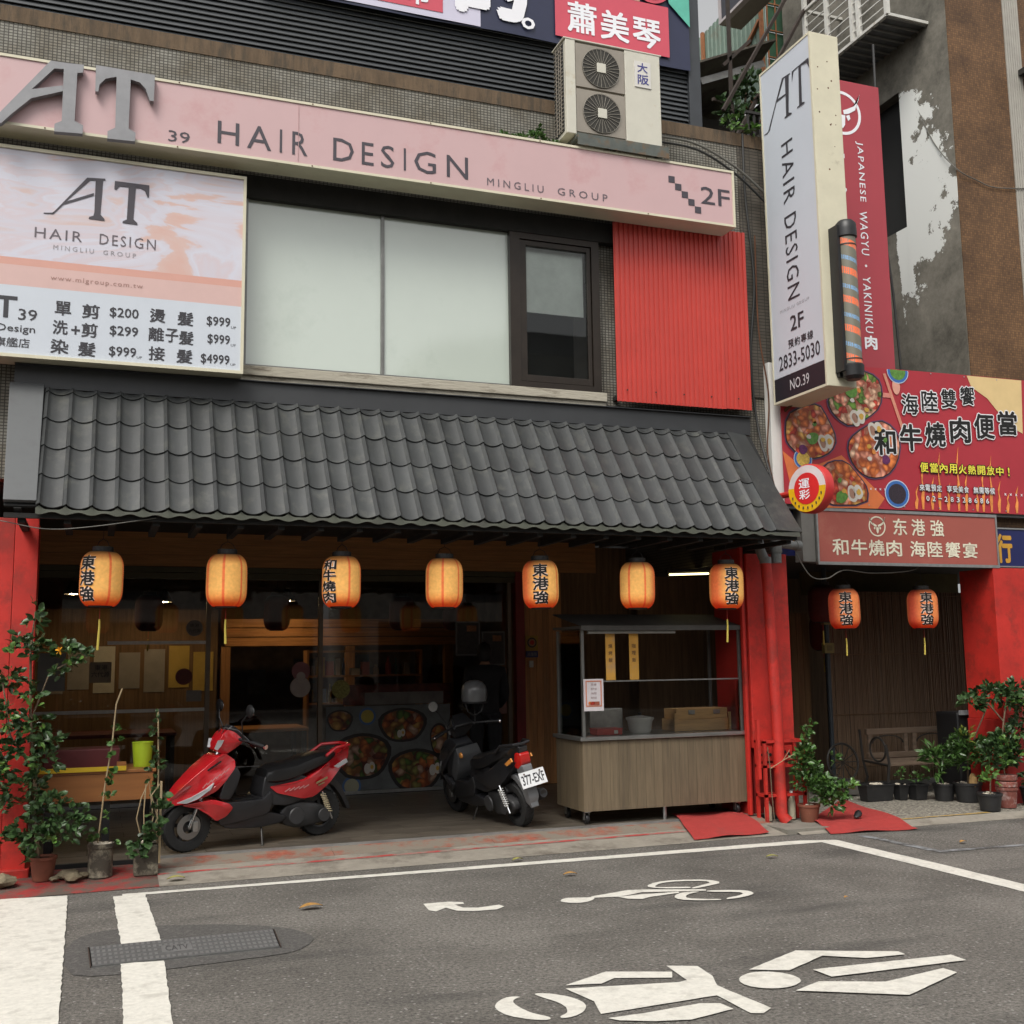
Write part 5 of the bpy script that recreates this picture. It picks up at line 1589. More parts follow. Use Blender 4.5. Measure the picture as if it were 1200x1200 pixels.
# barber pole
bp_ = thing("barber_pole", "barber pole with black caps and orange and blue dotted spirals fixed to the projecting sign", "barber pole", (6.49, 8.30, 4.12))
def polemat():
    mt, nt, bs = nodes("led spiral")
    N, L = nt.nodes, nt.links
    tc = N.new("ShaderNodeTexCoord")
    sp = N.new("ShaderNodeSeparateXYZ"); L.new(tc.outputs["Object"], sp.inputs[0])
    at = N.new("ShaderNodeMath"); at.operation = 'ARCTAN2'; L.new(sp.outputs[0], at.inputs[0]); L.new(sp.outputs[1], at.inputs[1])
    m1 = N.new("ShaderNodeMath"); m1.operation = 'MULTIPLY_ADD'; m1.inputs[1].default_value = -1 / (2 * math.pi)
    m2 = N.new("ShaderNodeMath"); m2.operation = 'MULTIPLY'; m2.inputs[1].default_value = 3.6
    L.new(sp.outputs[2], m2.inputs[0]); L.new(at.outputs[0], m1.inputs[0]); L.new(m2.outputs[0], m1.inputs[2])
    fr = N.new("ShaderNodeMath"); fr.operation = 'FRACT'; L.new(m1.outputs[0], fr.inputs[0])
    rp = N.new("ShaderNodeValToRGB"); rp.color_ramp.interpolation = 'CONSTANT'
    e = rp.color_ramp.elements
    base = (.17, .16, .12, 1)
    e[0].position = 0; e[0].color = (.75, .12, .03, 1); e[1].position = .24; e[1].color = base
    x = e.new(.5); x.color = (.20, .38, .62, 1); x = e.new(.64); x.color = base
    L.new(fr.outputs[0], rp.inputs[0])
    vo = N.new("ShaderNodeTexVoronoi"); vo.inputs["Scale"].default_value = 80; vo.inputs["Randomness"].default_value = .2
    L.new(tc.outputs["Object"], vo.inputs["Vector"])
    rr = N.new("ShaderNodeValToRGB"); rr.color_ramp.elements[0].position = .45; rr.color_ramp.elements[1].position = .6
    rr.color_ramp.elements[0].color = (1, 1, 1, 1); rr.color_ramp.elements[1].color = (0, 0, 0, 1)
    L.new(vo.outputs["Distance"], rr.inputs[0])
    mx = N.new("ShaderNodeMix"); mx.data_type = 'RGBA'; mx.inputs[6].default_value = base
    L.new(rr.outputs[0], mx.inputs[0]); L.new(rp.outputs[0], mx.inputs[7])
    L.new(mx.outputs[2], bs.inputs["Base Color"])
    em = N.new("ShaderNodeMath"); em.operation = 'LESS_THAN'; em.inputs[1].default_value = .24; L.new(fr.outputs[0], em.inputs[0])
    e2 = N.new("ShaderNodeMath"); e2.operation = 'MULTIPLY'; e2.inputs[1].default_value = .25; L.new(em.outputs[0], e2.inputs[0])
    L.new(mx.outputs[2], bs.inputs["Emission Color"]); L.new(e2.outputs[0], bs.inputs["Emission Strength"])
    bs.inputs["Roughness"].default_value = .3
    return mt
ax_ = (Vector((1, 0, 0)), Vector((0, 1, 0)), Vector((0, 0, 1)))
MB().lathe([(.085, .13), (.085, 1.37)], (6.50, 8.27, 4.12), 'Z', 32).build("drum", polemat(), bp_, smooth=True)
MB().lathe([(.001, 0), (.06, 0), (.095, .03), (.10, .13), (.088, .145)], (6.50, 8.27, 4.12), 'Z', 32, cap=False).build("bottom_cap", BLACK, bp_, smooth=True)
MB().lathe([(.088, 1.36), (.10, 1.37), (.10, 1.44), (.095, 1.50), (.07, 1.53), (.001, 1.53)], (6.50, 8.27, 4.12), 'Z', 32, cap=False).build("top_cap", BLACK, bp_, smooth=True)
for z in (4.30, 5.40):
    MB().lathe([(.089, 0), (.089, .012)], (6.50, 8.27, z), 'Z', 32).build("band", DARKMETAL, bp_)
b = MB(); b.box(6.385, 6.42, 8.25, 8.38, 4.2, 5.6); b.box(6.40, 6.6, 8.34, 8.384, 4.16, 4.2); b.box(6.40, 6.6, 8.34, 8.384, 5.55, 5.59)
b.build("back_housing", BLACK, bp_)

# tall red board
REDB = mat("wine red board", (.36, .045, .06), .45, var=.05, scale=1.2)
rb_ = thing("red_vertical_board", "tall wine red board with white lettering behind the projecting sign", "sign", (7.4, 9.40, 4.55))
B(6.92, 7.90, 9.36, 9.44, 4.5, 7.80).build("panel", REDB, rb_, bevel=.004)
def ringpoly(cx, cz, r, w, y, mt, name, parent, n=48, a0=0, a1=360, squash=1.):
    b = MB()
    vs = []
    for k in range(n + 1):
        a = R(a0 + (a1 - a0) * k / n)
        for q in (r, r - w):
            for yy in (y, y + .003):
                vs.append((cx + q * math.cos(a), yy, cz + q * squash * math.sin(a)))
    fs = []
    for k in range(n):
        i = k * 4
        fs += [(i, i + 2, i + 6, i + 4), (i + 1, i + 5, i + 7, i + 3), (i, i + 4, i + 5, i + 1), (i + 2, i + 3, i + 7, i + 6)]
    b.poly(vs, fs)
    return b.build(name, mt, parent)
def bull(cx, cz, r, y, mt, parent):
    """ring emblem with a horned bull head"""
    e_ = ringpoly(cx, cz, r, r * .13, y, mt, "emblem", parent)
    b = MB()
    def S(pts, k=0):
        b.prism([(cx + x * r, cz + z * r) for x, z in pts], (0, y - .001 - .0004 * k, 0), (1, 0, 0), (0, 0, 1), .0015)
    for i, s in enumerate((-1, 1)):
        S([(s * .06, .12), (s * .30, .22), (s * .62, .38), (s * .86, .62), (s * .98, .98), (s * .84, .62), (s * .70, .22), (s * .34, -.0), (s * .10, -.06)][::s], i)
        S([(s * .20, -.12), (s * .38, -.04), (s * .42, -.22), (s * .30, -.34)][::s], i + 2)
    S([(-.16, -.10), (.16, -.10), (.12, -.55), (0, -.72), (-.12, -.55)], 4)
    b.build("bull_head", mt, e_)
bull(7.39, 7.42, .25, 9.357, WPRINT, rb_)
def rtext(s, x0, x1, z1, z0, mt, bold=0., spacing=1.):
    # reads downwards, letter tops to the right
    return text(s, (x0, 9.357, z1), (0, 0, z0 - z1), (x1 - x0, 0, 0), rb_, mt, bold, .0015, spacing)
rtext("JAPANESE", 7.545, 7.645, 7.12, 6.44, WPRINT, .008, 1.2)
rtext("WAGYU", 7.545, 7.645, 6.33, 5.84, WPRINT, .008, 1.2)
disc(7.595, 5.72, .014, 9.357, WPRINT, "dot", rb_)
rtext("YAKINIKU", 7.54, 7.64, 5.60, 4.98, WPRINT, .008, 1.2)
ftext("肉", 7.52, 7.68, 4.80, 4.95, 9.357, rb_, WPRINT, .04)
for z, ch in ((6.5, "東"), (5.6, "港")):
    ftext(ch, 7.05, 7.40, z, z + .5, 9.357, rb_, WPRINT, .02)

# food banner
FB = mat("crimson banner print", (.38, .025, .038), .42, var=.1, scale=1.5)
fb = thing("food_banner", "wide crimson banner with bento bowls and brush characters over the right bay", "banner", (7.9, 9.29, 3.06))
zt_ = [(6.40, 4.555), (7.6, 4.585), (9.0, 4.60), (10.6, 4.60)]
zb_ = [(6.37, 3.10), (7.6, 3.085), (9.0, 3.09), (10.6, 3.09)]
b = MB()
vs, fs = [], []
n = 36
def lerp_l(L_, x):
    for (xa, za), (xb, zb2) in zip(L_, L_[1:]):
        if x <= xb:
            return za + (zb2 - za) * (x - xa) / (xb - xa)
    return L_[-1][1]
for i in range(n + 1):
    x = 6.39 + (10.6 - 6.39) * i / n
    z0, z1 = lerp_l(zb_, x), lerp_l(zt_, x)
    for y in (9.29, 9.297):
        vs += [(x, y, z0), (x, y, z1)]
for i in range(n):
    q = i * 4
    fs += [(q, q + 4, q + 5, q + 1), (q + 2, q + 3, q + 7, q + 6), (q, q + 2, q + 6, q + 4), (q + 1, q + 5, q + 7, q + 3)]
fs += [(0, 1, 3, 2)]
b.poly(vs, fs)
b.build("sheet", FB, fb)
def flatp(pts, y, mt, name):
    return MB().prism(pts, (0, y, 0), (1, 0, 0), (0, 0, 1), .0015).build(name, mt, fb)
YEL_ = mat("cream print", (.68, .50, .24), .45, var=.05)
flatp(YELL, 9.2875, YEL_, "cream_field")
flatp(ORANGE, 9.2875, mat("orange print", (.66, .17, .05), .45), "orange_field")
def center(pts):
    return sum(p[0] for p in pts) / len(pts), sum(p[1] for p in pts) / len(pts)
PURP = mat("purple rim print", (.12, .05, .12), .45)
CABB = mat("red cabbage print", (.12, .02, .10), .5, var=.4, scale=40)
for i, (pts, fm, eg, lf) in enumerate(((BOWL1, F_B, .55, (-.05, .07)), (BOWL2, F_A, .5, (.02, -.05)), (BOWL3, F_C, .4, None), (BOWL4, F_A, .6, (-.02, -.16)))):
    pts = smooth(pts, 1)
    q = flatp(pts, 9.285, PURP, "printed_bowl")
    c = center(pts)
    def shr(k): return [(c[0] + (x - c[0]) * k, c[1] + (z - c[1]) * k) for x, z in pts]
    MB().prism(shr(.965), (0, 9.283, 0), (1, 0, 0), (0, 0, 1), .0015).build("printed_rim", BLACKB, q)
    MB().prism(shr(.925), (0, 9.281, 0), (1, 0, 0), (0, 0, 1), .0015).build("printed_food", fm, q)
    def blob(ox, oz, r, mt, nm, k, sq=1., tilt=0.):
        p = []
        for a in range(16):
            t = a * math.pi / 8
            x, z = r * math.cos(t) * (1 + .12 * math.sin(3 * t + i)), r * sq * math.sin(t)
            p.append((c[0] + ox + x * math.cos(tilt) - z * math.sin(tilt), c[1] + oz + x * math.sin(tilt) + z * math.cos(tilt)))
        MB().prism(p, (0, 9.279 - .0015 * k, 0), (1, 0, 0), (0, 0, 1), .0012).build(nm, mt, q)
    ex, ez = ((-.02, -.2), (.15, -.09), (.0, .22), (.12, -.12))[i]
    blob(ex, ez, .06, EGGW, "printed_egg", 0, 1.5, .3)
    blob(ex + .07, ez + .02, .055, EGGW, "printed_egg", 1, 1.4, .2)
    blob(ex + .075, ez + .02, .028, EGGY, "printed_yolk", 2, 1.2)
    blob(ex - .005, ez, .034, mat("egg shade", (.36, .20, .14), .5), "printed_fold", 1, 1.6, .3)
    if lf:
        blob(lf[0], lf[1], .075, LEAFP, "printed_leaf", 3, .8, .4)
    if i in (1, 2):
        blob(-.1 if i == 1 else .14, -.17 if i == 1 else -.08, .05, CABB, "printed_cabbage", 3)
    for k in range(4):
        blob(random.uniform(-.16, .16), random.uniform(-.12, .16), .028, (EGGY, LEAFP, mat("orange cube", (.66, .24, .05), .5), EGGW)[k], "printed_piece", 4, .8, k)
flatp(CHOP, 9.2835, mat("salmon chopsticks", (.62, .25, .17), .5), "chopsticks_print")
MB().prism([(7.83 + .05 * math.cos(t), 4.40 + .09 * math.sin(t)) for t in [k * math.pi / 8 for k in range(16)]], (0, 9.283, 0), (1, 0, 0), (0, 0, 1), .0015).build("spoon_print", mat("spoon print", (.66, .32, .24), .5), fb)
B(7.60, 7.76, 9.2835, 9.285, 4.27, 4.32).build("napkin_print", mat("napkin print", (.62, .22, .18), .5), fb)
BLUEB = mat("blue bowl rim print", (.04, .14, .42), .5)
for cx, cz, r, inner in ((7.76, 3.25, .155, mat("black beans print", (.03, .02, .03), .4, var=.5, scale=60)), (7.86, 4.565, .14, LEAFP), (6.62, 3.56, .11, mat("yellow side dish print", (.62, .42, .08), .5, var=.4, scale=40))):
    zmax = lerp_l(zt_, cx) - .01
    for rr, y, mt, nm in ((r, 9.2825, mat("pale rim print", (.5, .58, .7), .5), "side_dish_rim"), (r * .93, 9.281, BLUEB, "side_dish_band"), (r * .72, 9.2795, inner, "side_dish_food")):
        p = [(cx + rr * math.cos(k * math.pi / 12), min(zmax, cz + rr * .95 * math.sin(k * math.pi / 12))) for k in range(24)]
        MB().prism(p, (0, y, 0), (1, 0, 0), (0, 0, 1), .0012).build(nm, mt, fb)
FLAME = mat("flame print", (.72, .26, .06), .5, var=.3, scale=9)
for i in range(13):
    x = 7.98 + i * .115 + random.uniform(-.03, .03)
    h = (.25, .5, .35, .62, .3, .7, .42, .28, .5, .62, .35, .22, .3)[i]
    p = [(x - .012, 3.10), (x + .012, 3.10), (x + .03, 3.10 + h * .4), (x + .012, 3.10 + h * .62), (x + .04, 3.10 + h), (x - .002, 3.10 + h * .72), (x + .004, 3.10 + h * .45), (x - .018, 3.10 + h * .25)]
    flatp(p, 9.286, FLAME, "flame_print")
def outlined(s, x0, x1, z0, z1, parent, fill, edge, bold=.02, ebold=.06, y=9.277, grow=.012, slant=0.):
    me = glyphs(s, ebold)
    finish("lettering_outline", place_text(me, (x0 - grow, y + .0015, z0 - grow), (x1 - x0 + 2 * grow, 0, slant), (0, 0, z1 - z0 + 2 * grow), .0012), edge, parent)
    me = glyphs(s, bold)
    finish("lettering", place_text(me, (x0, y, z0), (x1 - x0, 0, slant), (0, 0, z1 - z0), .0012), fill, parent)
EDGEW = mat("white outline print", (.74, .74, .76), .5)
for i, (ch, s) in enumerate(zip("海陸雙饗", (.215, .215, .20, .195))):
    x = 7.885 + i * .262
    outlined(ch, x, x + s, 4.10 + i * .052, 4.10 + i * .052 + s * 1.05, fb, INKB, EDGEW, .03, .085, slant=.008)
for i, (ch, s) in enumerate(zip("和牛燒肉便當", (.26, .27, .25, .26, .26, .25))):
    x = 7.50 + i * .333
    outlined(ch, x, x + s + .02, 3.645 + i * .062, 3.645 + i * .062 + s * 1.08, fb, INKB, EDGEW, .035, .09, slant=.01)
YEL2 = mat("bright yellow print", (.78, .70, .06), .5)
for i, ch in enumerate("便當內用火熱開放中!"):
    x = 8.075 + i * .127
    if ch == "!":
        outlined(ch, x + .04, x + .06, 3.505, 3.60, fb, YEL2, INKB, .02, .06, grow=.008)
    else:
        outlined(ch, x, x + .105, 3.495 + i * .001, 3.60, fb, YEL2, INKB, .03, .09, grow=.01)
for g, (x0, s) in enumerate(((8.05, "來電預定"), (8.41, "享受美食"), (8.765, "無需等候"))):
    for k, ch in enumerate(s):
        outlined(ch, x0 + k * .075, x0 + k * .075 + .066, 3.295, 3.365, fb, EDGEW, INKB, .02, .08, grow=.006)
for i, ch in enumerate("02-28328686"):
    x = 8.13 + i * .0795
    if ch == "-":
        outlined(ch, x, x + .045, 3.215, 3.225, fb, EDGEW, INKB, .01, .06, grow=.005)
    else:
        outlined(ch, x, x + .04, 3.19, 3.245, fb, EDGEW, INKB, .01, .05, grow=.006)
for i in range(5):
    ftext("x", 9.19 + i * .075, 9.22 + i * .075, 3.29, 3.315, 9.284, fb, WPRINT, .02, .001)
for i in range(5):
    ftext("x", 7.42 + i * .06, 7.445 + i * .06, 3.28, 3.30, 9.284, fb, WPRINT, .02, .001)
gr = MB().lathe([(.008, 0), (.008, .004)], (6.5, 9.284, 3.12), 'Y', 8).build("eyelet", STEEL, fb)
copies(gr, fb, [(.45 * i, 0, 0) for i in range(1, 9)] + [(.45 * i + .9, 0, 1.455) for i in range(1, 8)])

# maroon signboard under it
ls = thing("maroon_signboard", "faded maroon signboard with white brush characters under the food banner", "sign", (7.9, 9.30, 2.50))
B(6.76, 9.06, 9.315, 9.46, 2.525, 3.055).build("box", GREYPIPE, ls)
MAR = mat("faded maroon face", (.335, .085, .065), .55, var=.05, scale=3, dirt=(.38, .14, .10), dscale=1.5, damt=.35)
b = MB(); b.box(6.755, 9.07, 9.295, 9.33, 3.045, 3.075); b.box(6.755, 9.07, 9.295, 9.33, 2.50, 2.53); b.box(6.755, 6.775, 9.296, 9.329, 2.53, 3.045); b.box(9.05, 9.07, 9.296, 9.329, 2.53, 3.045)
b.build("frame", STEEL, ls)
B(6.775, 9.05, 9.305, 9.314, 2.53, 3.045).build("sign_face", MAR, ls)
B(6.60, 6.75, 9.33, 9.46, 2.53, 3.10).build("end_cap", mat("grey end sheet", (.14, .135, .125), .5, var=.15), ls)
IV = mat("ivory print", (.70, .66, .52), .5)
bull(7.50, 2.905, .105, 9.302, IV, ls)
for ch, x0 in zip("东港強", (7.70, 7.935, 8.18)):
    ftext(ch, x0, x0 + .175, 2.82, 2.995, 9.302, ls, IV, .022, .002)
for ch, x0, z0 in zip("和牛燒肉海陸饗宴", (6.935, 7.165, 7.38, 7.60, 7.90, 8.125, 8.36, 8.59), (2.60,) * 8):
    ftext(ch, x0, x0 + .195, z0, z0 + .165, 9.302, ls, IV, .025, .002)
b = MB(); b.box(6.4, 10.6, 9.33, 9.40, 3.06, 3.10)
tag(b.build("steel_beam", GREYPIPE), "thin grey steel beam between the crimson banner and the maroon signboard", "beam")
# blue signs
NB = mat("navy blue face", (.008, .012, .085), .45)
OCH = mat("ochre print", (.52, .27, .03), .5)
t = thing("blue_sign", "navy blue sign with ochre strokes right of the maroon signboard", "sign", (9.8, 9.37, 2.53))
B(9.09, 10.6, 9.36, 9.42, 2.53, 2.93).build("panel", NB, t)
B(9.09, 10.6, 9.35, 9.36, 2.93, 2.945).build("frame_bar", STEEL, t)
B(9.09, 10.6, 9.35, 9.36, 2.515, 2.53).build("frame_bar", STEEL, t)
ftext("行", 8.88 + .215, 9.27 + .05, 2.56, 2.88, 9.357, t, OCH, .05, .002)
t = thing("blue_sign", "piece of a navy blue sign with an ochre stroke behind the grey pipes", "sign", (6.55, 9.47, 2.53))
B(6.44, 6.95, 9.475, 9.50, 2.60, 3.05).build("panel", NB, t)
ftext("人", 6.56, 6.76, 2.66, 2.98, 9.472, t, OCH, .06, .002)
# round lottery sign
rs = thing("round_sign", "small round red and yellow shop sign sticking out beside the awning end", "sign", (6.2, 8.72, 2.92))
axd = Vector((-.97, -.24, 0)).normalized()
sdv = Vector((axd.y, -axd.x, 0)); sdv = -sdv if sdv.x < 0 else sdv
fr3 = (sdv, Vector((0, 0, 1)), axd)
RC = Vector((6.26, 8.72, 3.16))
RPL = mat("red sign rim", (.50, .03, .03), .35)
MB().lathe([(.2, -.10), (.235, -.09), (.235, .0), (.225, .012)], RC, fr3, 36).build("drum", RPL, rs, smooth=True)
def face(rx, rz, k, mt, nm, a0=0, a1=360):
    p = [(rx * math.cos(R(a0 + (a1 - a0) * q / 32)), rz * math.sin(R(a0 + (a1 - a0) * q / 32))) for q in range(32 if a1 - a0 == 360 else 33)]
    return MB().prism(p, RC + axd * (.012 + .003 * k), sdv, (0, 0, 1), -.002 if sdv.cross(Vector((0, 0, 1))).dot(axd) < 0 else .002).build(nm, mt, rs)
face(.222, .222, 1, mat("white sign disc", (.66, .58, .58), .4), "white_disc")
face(.222, .222, 2, mat("yellow sign part", (.74, .42, .01), .4), "yellow_part", 175, 362)
face(.15, .15, 3, mat("red sign disc", (.60, .02, .02), .4), "red_disc")
fl_ = 1 if sdv.x > 0 else -1
for k, ch in enumerate("運彩"):
    o_ = RC + axd * .023 - sdv * .09 * fl_ + Vector((0, 0, .005 - .105 * k))
    text(ch, o_, sdv * .13 * fl_, (0, 0, .09), rs, WPRINT, .02, .0015)
for k in range(9):
    a = R(205 + k * 17)
    c_ = RC + axd * .020 + sdv * .185 * math.cos(a) + Vector((0, 0, .185 * math.sin(a)))
    MB().box(c_.x - .011, c_.x + .011, c_.y - .003, c_.y + .003, c_.z - .012, c_.z + .012).build("letter_mark", INK, rs)
MB().tube([RC - axd * .05, RC + Vector((.05, .35, 0)), (6.26, 9.4, 3.16)], .03, 10).build("arm", RED, rs)
# duct and cables beside it
t = thing("wall_duct", "white metal duct running down between the red cladding and the crimson banner", "duct", (6.36, 9.42, 2.7))
B(6.30, 6.44, 9.34, 9.44, 2.75, 4.55).build("duct", WHITE, t, bevel=.006)
B(6.45, 6.50, 9.40, 9.46, 2.75, 7.0).build("conduit", GREYPIPE, t)
WIRE = mat("grey cable", (.12, .115, .10), .6)
WIREB = mat("black cable", (.015, .015, .014), .6)
def cable(pts, r, mt, label, n=18):
    pts = [Vector(p) for p in pts]
    out = []
    for i in range(len(pts) - 1):
        p0, p1 = pts[max(i - 1, 0)], pts[i]
        p2, p3 = pts[i + 1], pts[min(i + 2, len(pts) - 1)]
        for k in range(n):
            t_ = k / n
            out.append(.5 * ((2 * p1) + (p2 - p0) * t_ + (2 * p0 - 5 * p1 + 4 * p2 - p3) * t_ ** 2 + (3 * p1 - p0 - 3 * p2 + p3) * t_ ** 3))
    out.append(pts[-1])
    return tag(MB().tube(out, r, 6).build("cable", mt, smooth=True), label, "cable")
cable([(6.15, 9.40, 7.0), (6.14, 9.38, 6.3), (6.20, 9.38, 5.4), (6.13, 9.39, 4.6), (6.17, 9.38, 3.9), (6.19, 9.2, 3.3), (6.28, 9.2, 2.9)], .012, WIREB, "black cable bundle hanging beside the red cladding down to the awning end")
cable([(6.24, 9.39, 5.9), (6.21, 9.35, 4.9), (6.28, 9.33, 4.2), (6.22, 9.3, 3.6), (6.30, 9.3, 3.2)], .008, RUST, "rusty looking wire hanging between the projecting sign and the red cladding")
cable([(5.1, 9.38, 6.80), (5.53, 9.32, 6.76), (5.97, 9.3, 6.575), (6.33, 9.3, 6.33)], .012, WIRE, "grey cable from the roof corner curving to the back of the projecting sign")
cable([(5.1, 9.37, 6.74), (5.55, 9.31, 6.69), (5.97, 9.29, 6.49), (6.33, 9.29, 6.22)], .012, WIREB, "black cable just below the grey one running to the projecting sign")
cable([(-.75, 8.95, 2.68), (-.62, 8.7, 2.63), (-.35, 8.65, 2.58), (-.05, 8.6, 2.60), (.4, 8.62, 2.68)], .004, WIRE, "thin pale cable drooping under the left end of the awning")
cable([(6.50, 9.30, 2.60), (6.62, 9.25, 2.38), (6.85, 9.3, 2.36), (7.1, 9.35, 2.45), (7.5, 9.4, 2.43), (8.0, 9.4, 2.47), (8.28, 9.5, 2.6)], .006, WIRE, "thin cable drooping under the maroon signboard above the right lanterns")
cable([(9.0, 10.0, 8.05), (8.985, 9.75, 7.5), (8.985, 9.43, 7.05), (9.25, 9.42, 6.95), (9.55, 9.42, 6.90), (10.3, 9.42, 7.0)], .006, WIRE, "pale cable sagging across the brown tiled pillar at the right edge")
cable([(7.98, 9.5, 8.4), (7.97, 9.5, 6.5), (8.05, 9.5, 5.5), (8.10, 9.5, 4.5)], .014, WIREB, "black cable hanging right of the tall wine red board")

# ------------------------------------------------------------------ right building
rbd = thing("concrete_building", "weathered concrete building with peeling white paint and a brown tiled corner", "building", (10.5, 9.5, 0))
def peelmat():
    mt, nt, bs = nodes("peeling painted concrete")
    N, L = nt.nodes, nt.links
    tc = N.new("ShaderNodeTexCoord")
    n1 = N.new("ShaderNodeTexNoise"); n1.inputs["Scale"].default_value = 2.6; n1.inputs["Detail"].default_value = 10; n1.inputs["Roughness"].default_value = .74
    L.new(tc.outputs["Object"], n1.inputs["Vector"])
    sp = N.new("ShaderNodeSeparateXYZ"); L.new(tc.outputs["Object"], sp.inputs[0])
    # the paint survives beside the window opening and in a band reaching the corner
    def mrange(src, a_, b_, c_, d_):
        q = N.new("ShaderNodeMapRange"); q.inputs[1].default_value = a_; q.inputs[2].default_value = b_; q.inputs[3].default_value = c_; q.inputs[4].default_value = d_
        L.new(src, q.inputs[0]); return q.outputs[0]
    def mth(op, a_, b_):
        q = N.new("ShaderNodeMath"); q.operation = op
        for i_, s_ in enumerate((a_, b_)):
            if isinstance(s_, (int, float)): q.inputs[i_].default_value = s_
            else: L.new(s_, q.inputs[i_])
        return q.outputs[0]
    ly, lz = mth('ADD', sp.outputs[1], PEEL_Y), sp.outputs[2]
    u_ = mrange(ly, 9.45, 10.3, 0, 1)
    band = mth('MINIMUM', mrange(lz, 6.3, 6.95, 0, 1), mrange(lz, 7.6, 6.95, 0, 1))
    f_ = mth('ADD', mth('MULTIPLY', u_, .9), mth('MULTIPLY', band, .62))
    f_ = mth('ADD', f_, .13)
    f_ = mth('SUBTRACT', f_, mrange(lz, 8.2, 8.6, 0, 1.2))
    f_ = mth('SUBTRACT', f_, mrange(lz, 6.3, 5.1, 0, 1.0))
    f_ = mth('SUBTRACT', f_, mrange(ly, 10.45, 10.6, 0, 2))
    f_ = mth('ADD', f_, mth('MULTIPLY', mth('SUBTRACT', n1.outputs[0], .5), 3.3))
    rp = N.new("ShaderNodeValToRGB"); rp.color_ramp.elements[0].position = .60; rp.color_ramp.elements[1].position = .62
    L.new(f_, rp.inputs[0])
    n2 = N.new("ShaderNodeTexNoise"); n2.inputs["Scale"].default_value = 1.5; n2.inputs["Detail"].default_value = 12; n2.inputs["Roughness"].default_value = .78
    L.new(tc.outputs["Object"], n2.inputs["Vector"])
    r2_ = N.new("ShaderNodeValToRGB"); r2_.color_ramp.elements[0].position = .35; r2_.color_ramp.elements[1].position = .7
    r2_.color_ramp.elements[0].color = (.07, .065, .052, 1); r2_.color_ramp.elements[1].color = (.26, .24, .20, 1)
    L.new(n2.outputs[0], r2_.inputs[0])
    mx = N.new("ShaderNodeMix"); mx.data_type = 'RGBA'
    L.new(rp.outputs[0], mx.inputs[0]); L.new(r2_.outputs[0], mx.inputs[6]); mx.inputs[7].default_value = (.68, .69, .66, 1)
    L.new(mx.outputs[2], bs.inputs["Base Color"])
    bs.inputs["Roughness"].default_value = .85
    bp = N.new("ShaderNodeBump"); bp.inputs["Strength"].default_value = .5; bp.inputs["Distance"].default_value = .01
    L.new(rp.outputs[0], bp.inputs["Height"]); L.new(bp.outputs[0], bs.inputs["Normal"])
    return mt
PEEL_Y = 9.5
PM = peelmat()
b = MB()
b.box(8.994, 9.15, 9.455, 10.30, 3.0, 14); b.box(9.0, 9.15, 10.30, 11.5, 8.42, 14); b.box(9.0, 9.15, 10.30, 11.5, 3.0, 6.7); b.box(9.0, 9.15, 11.5, 12.6, 3.0, 14)
b.box(9.15, 14, 9.9, 10, 3.0, 14)
b.build("side_wall", PM, rbd)
B(9.16, 9.2, 10.2, 11.6, 6.5, 8.5).build("dark_opening", BLACKMATT, rbd)
BRT = brickmat("small brown tiles", (.21, .11, .045), (.12, .06, .026), (.10, .052, .024), .028, .028, mort=.003, stain=(.5, .48, .45), bump=.3)
B(9.0, 9.84, 9.44, 9.452, 2.95, 14).build("tiled_pillar", BRT, rbd)
RIB = mat("pale ribbed strip", (.36, .34, .30), .7, var=.1)
b = MB()
for i in range(7):
    b.box(9.845 + i * .034, 9.872 + i * .034, 9.43, 9.46, 2.95, 14)
b.box(9.845, 10.085, 9.46, 9.6, 2.95, 14)
b.build("ribbed_strip", RIB, rbd)
B(10.09, 14, 9.45, 9.60, 2.95, 14).build("tiled_pillar", BRT, rbd)
t = MB(); t.box(10.0, 10.5, 9.0, 9.42, 8.35, 8.42); t.box(10.0, 10.06, 9.0, 9.05, 8.2, 8.35)
tag(t.build("dark_bracket", DARKMETAL), "dark metal shelf end sticking in at the upper right edge", "bracket")
# balcony cage
bc = thing("balcony_cage", "white railed steel balcony cage projecting from the concrete side wall", "balcony", (8.7, 10.6, 8.95))
WM = mat("white steel bar", (.55, .54, .50), .5, dirt=(.3, .2, .12), dscale=9, damt=.35)
b = MB()
x0, x1, y0, y1, z0, z1 = 8.42, 9.0, 9.75, 11.3, 9.0, 9.95
for (p, q) in (((x0, y0, z0), (x0, y1, z0)), ((x0, y0, z1), (x0, y1, z1)), ((x0, y0, z0), (x1, y0, z0)), ((x0, y1, z0), (x1, y1, z0)), ((x0, y1, z1), (x1, y1, z1)), ((x0, y0, z1), (x1, y0, z1))):
    b.bar(p, q, .045, .035)
b.build("frame", WM, bc)
pbar = MB().bar((x0, y0, z0), (x0, y0, z1 + .6), .05, .05).build("post", WM, bc)
copies(pbar, bc, [(0, .5, 0), (0, .62, 0), (0, 1.1, 0), (0, 1.55, 0)])
hb = MB().bar((x0, y0, z0 + .12), (x0, y1, z0 + .12), .014, .014).build("rail_bar", WM, bc)
copies(hb, bc, [(0, 0, .12 * i) for i in range(1, 8)])
fb_ = MB().bar((x0, y0 + .02, z0 - .02), (x1, y0 + .02, z0 - .02), .02, .02).build("floor_bar", mat("grey floor bar", (.2, .2, .19), .6), bc)
copies(fb_, bc, [(0, .13 * i, 0) for i in range(1, 12)])
B(x0, x1, y0, y1, z0 + .0, z0 + .012).build("floor_sheet", mat("grey corrugated floor", (.12, .125, .13), .6, var=.3), bc)

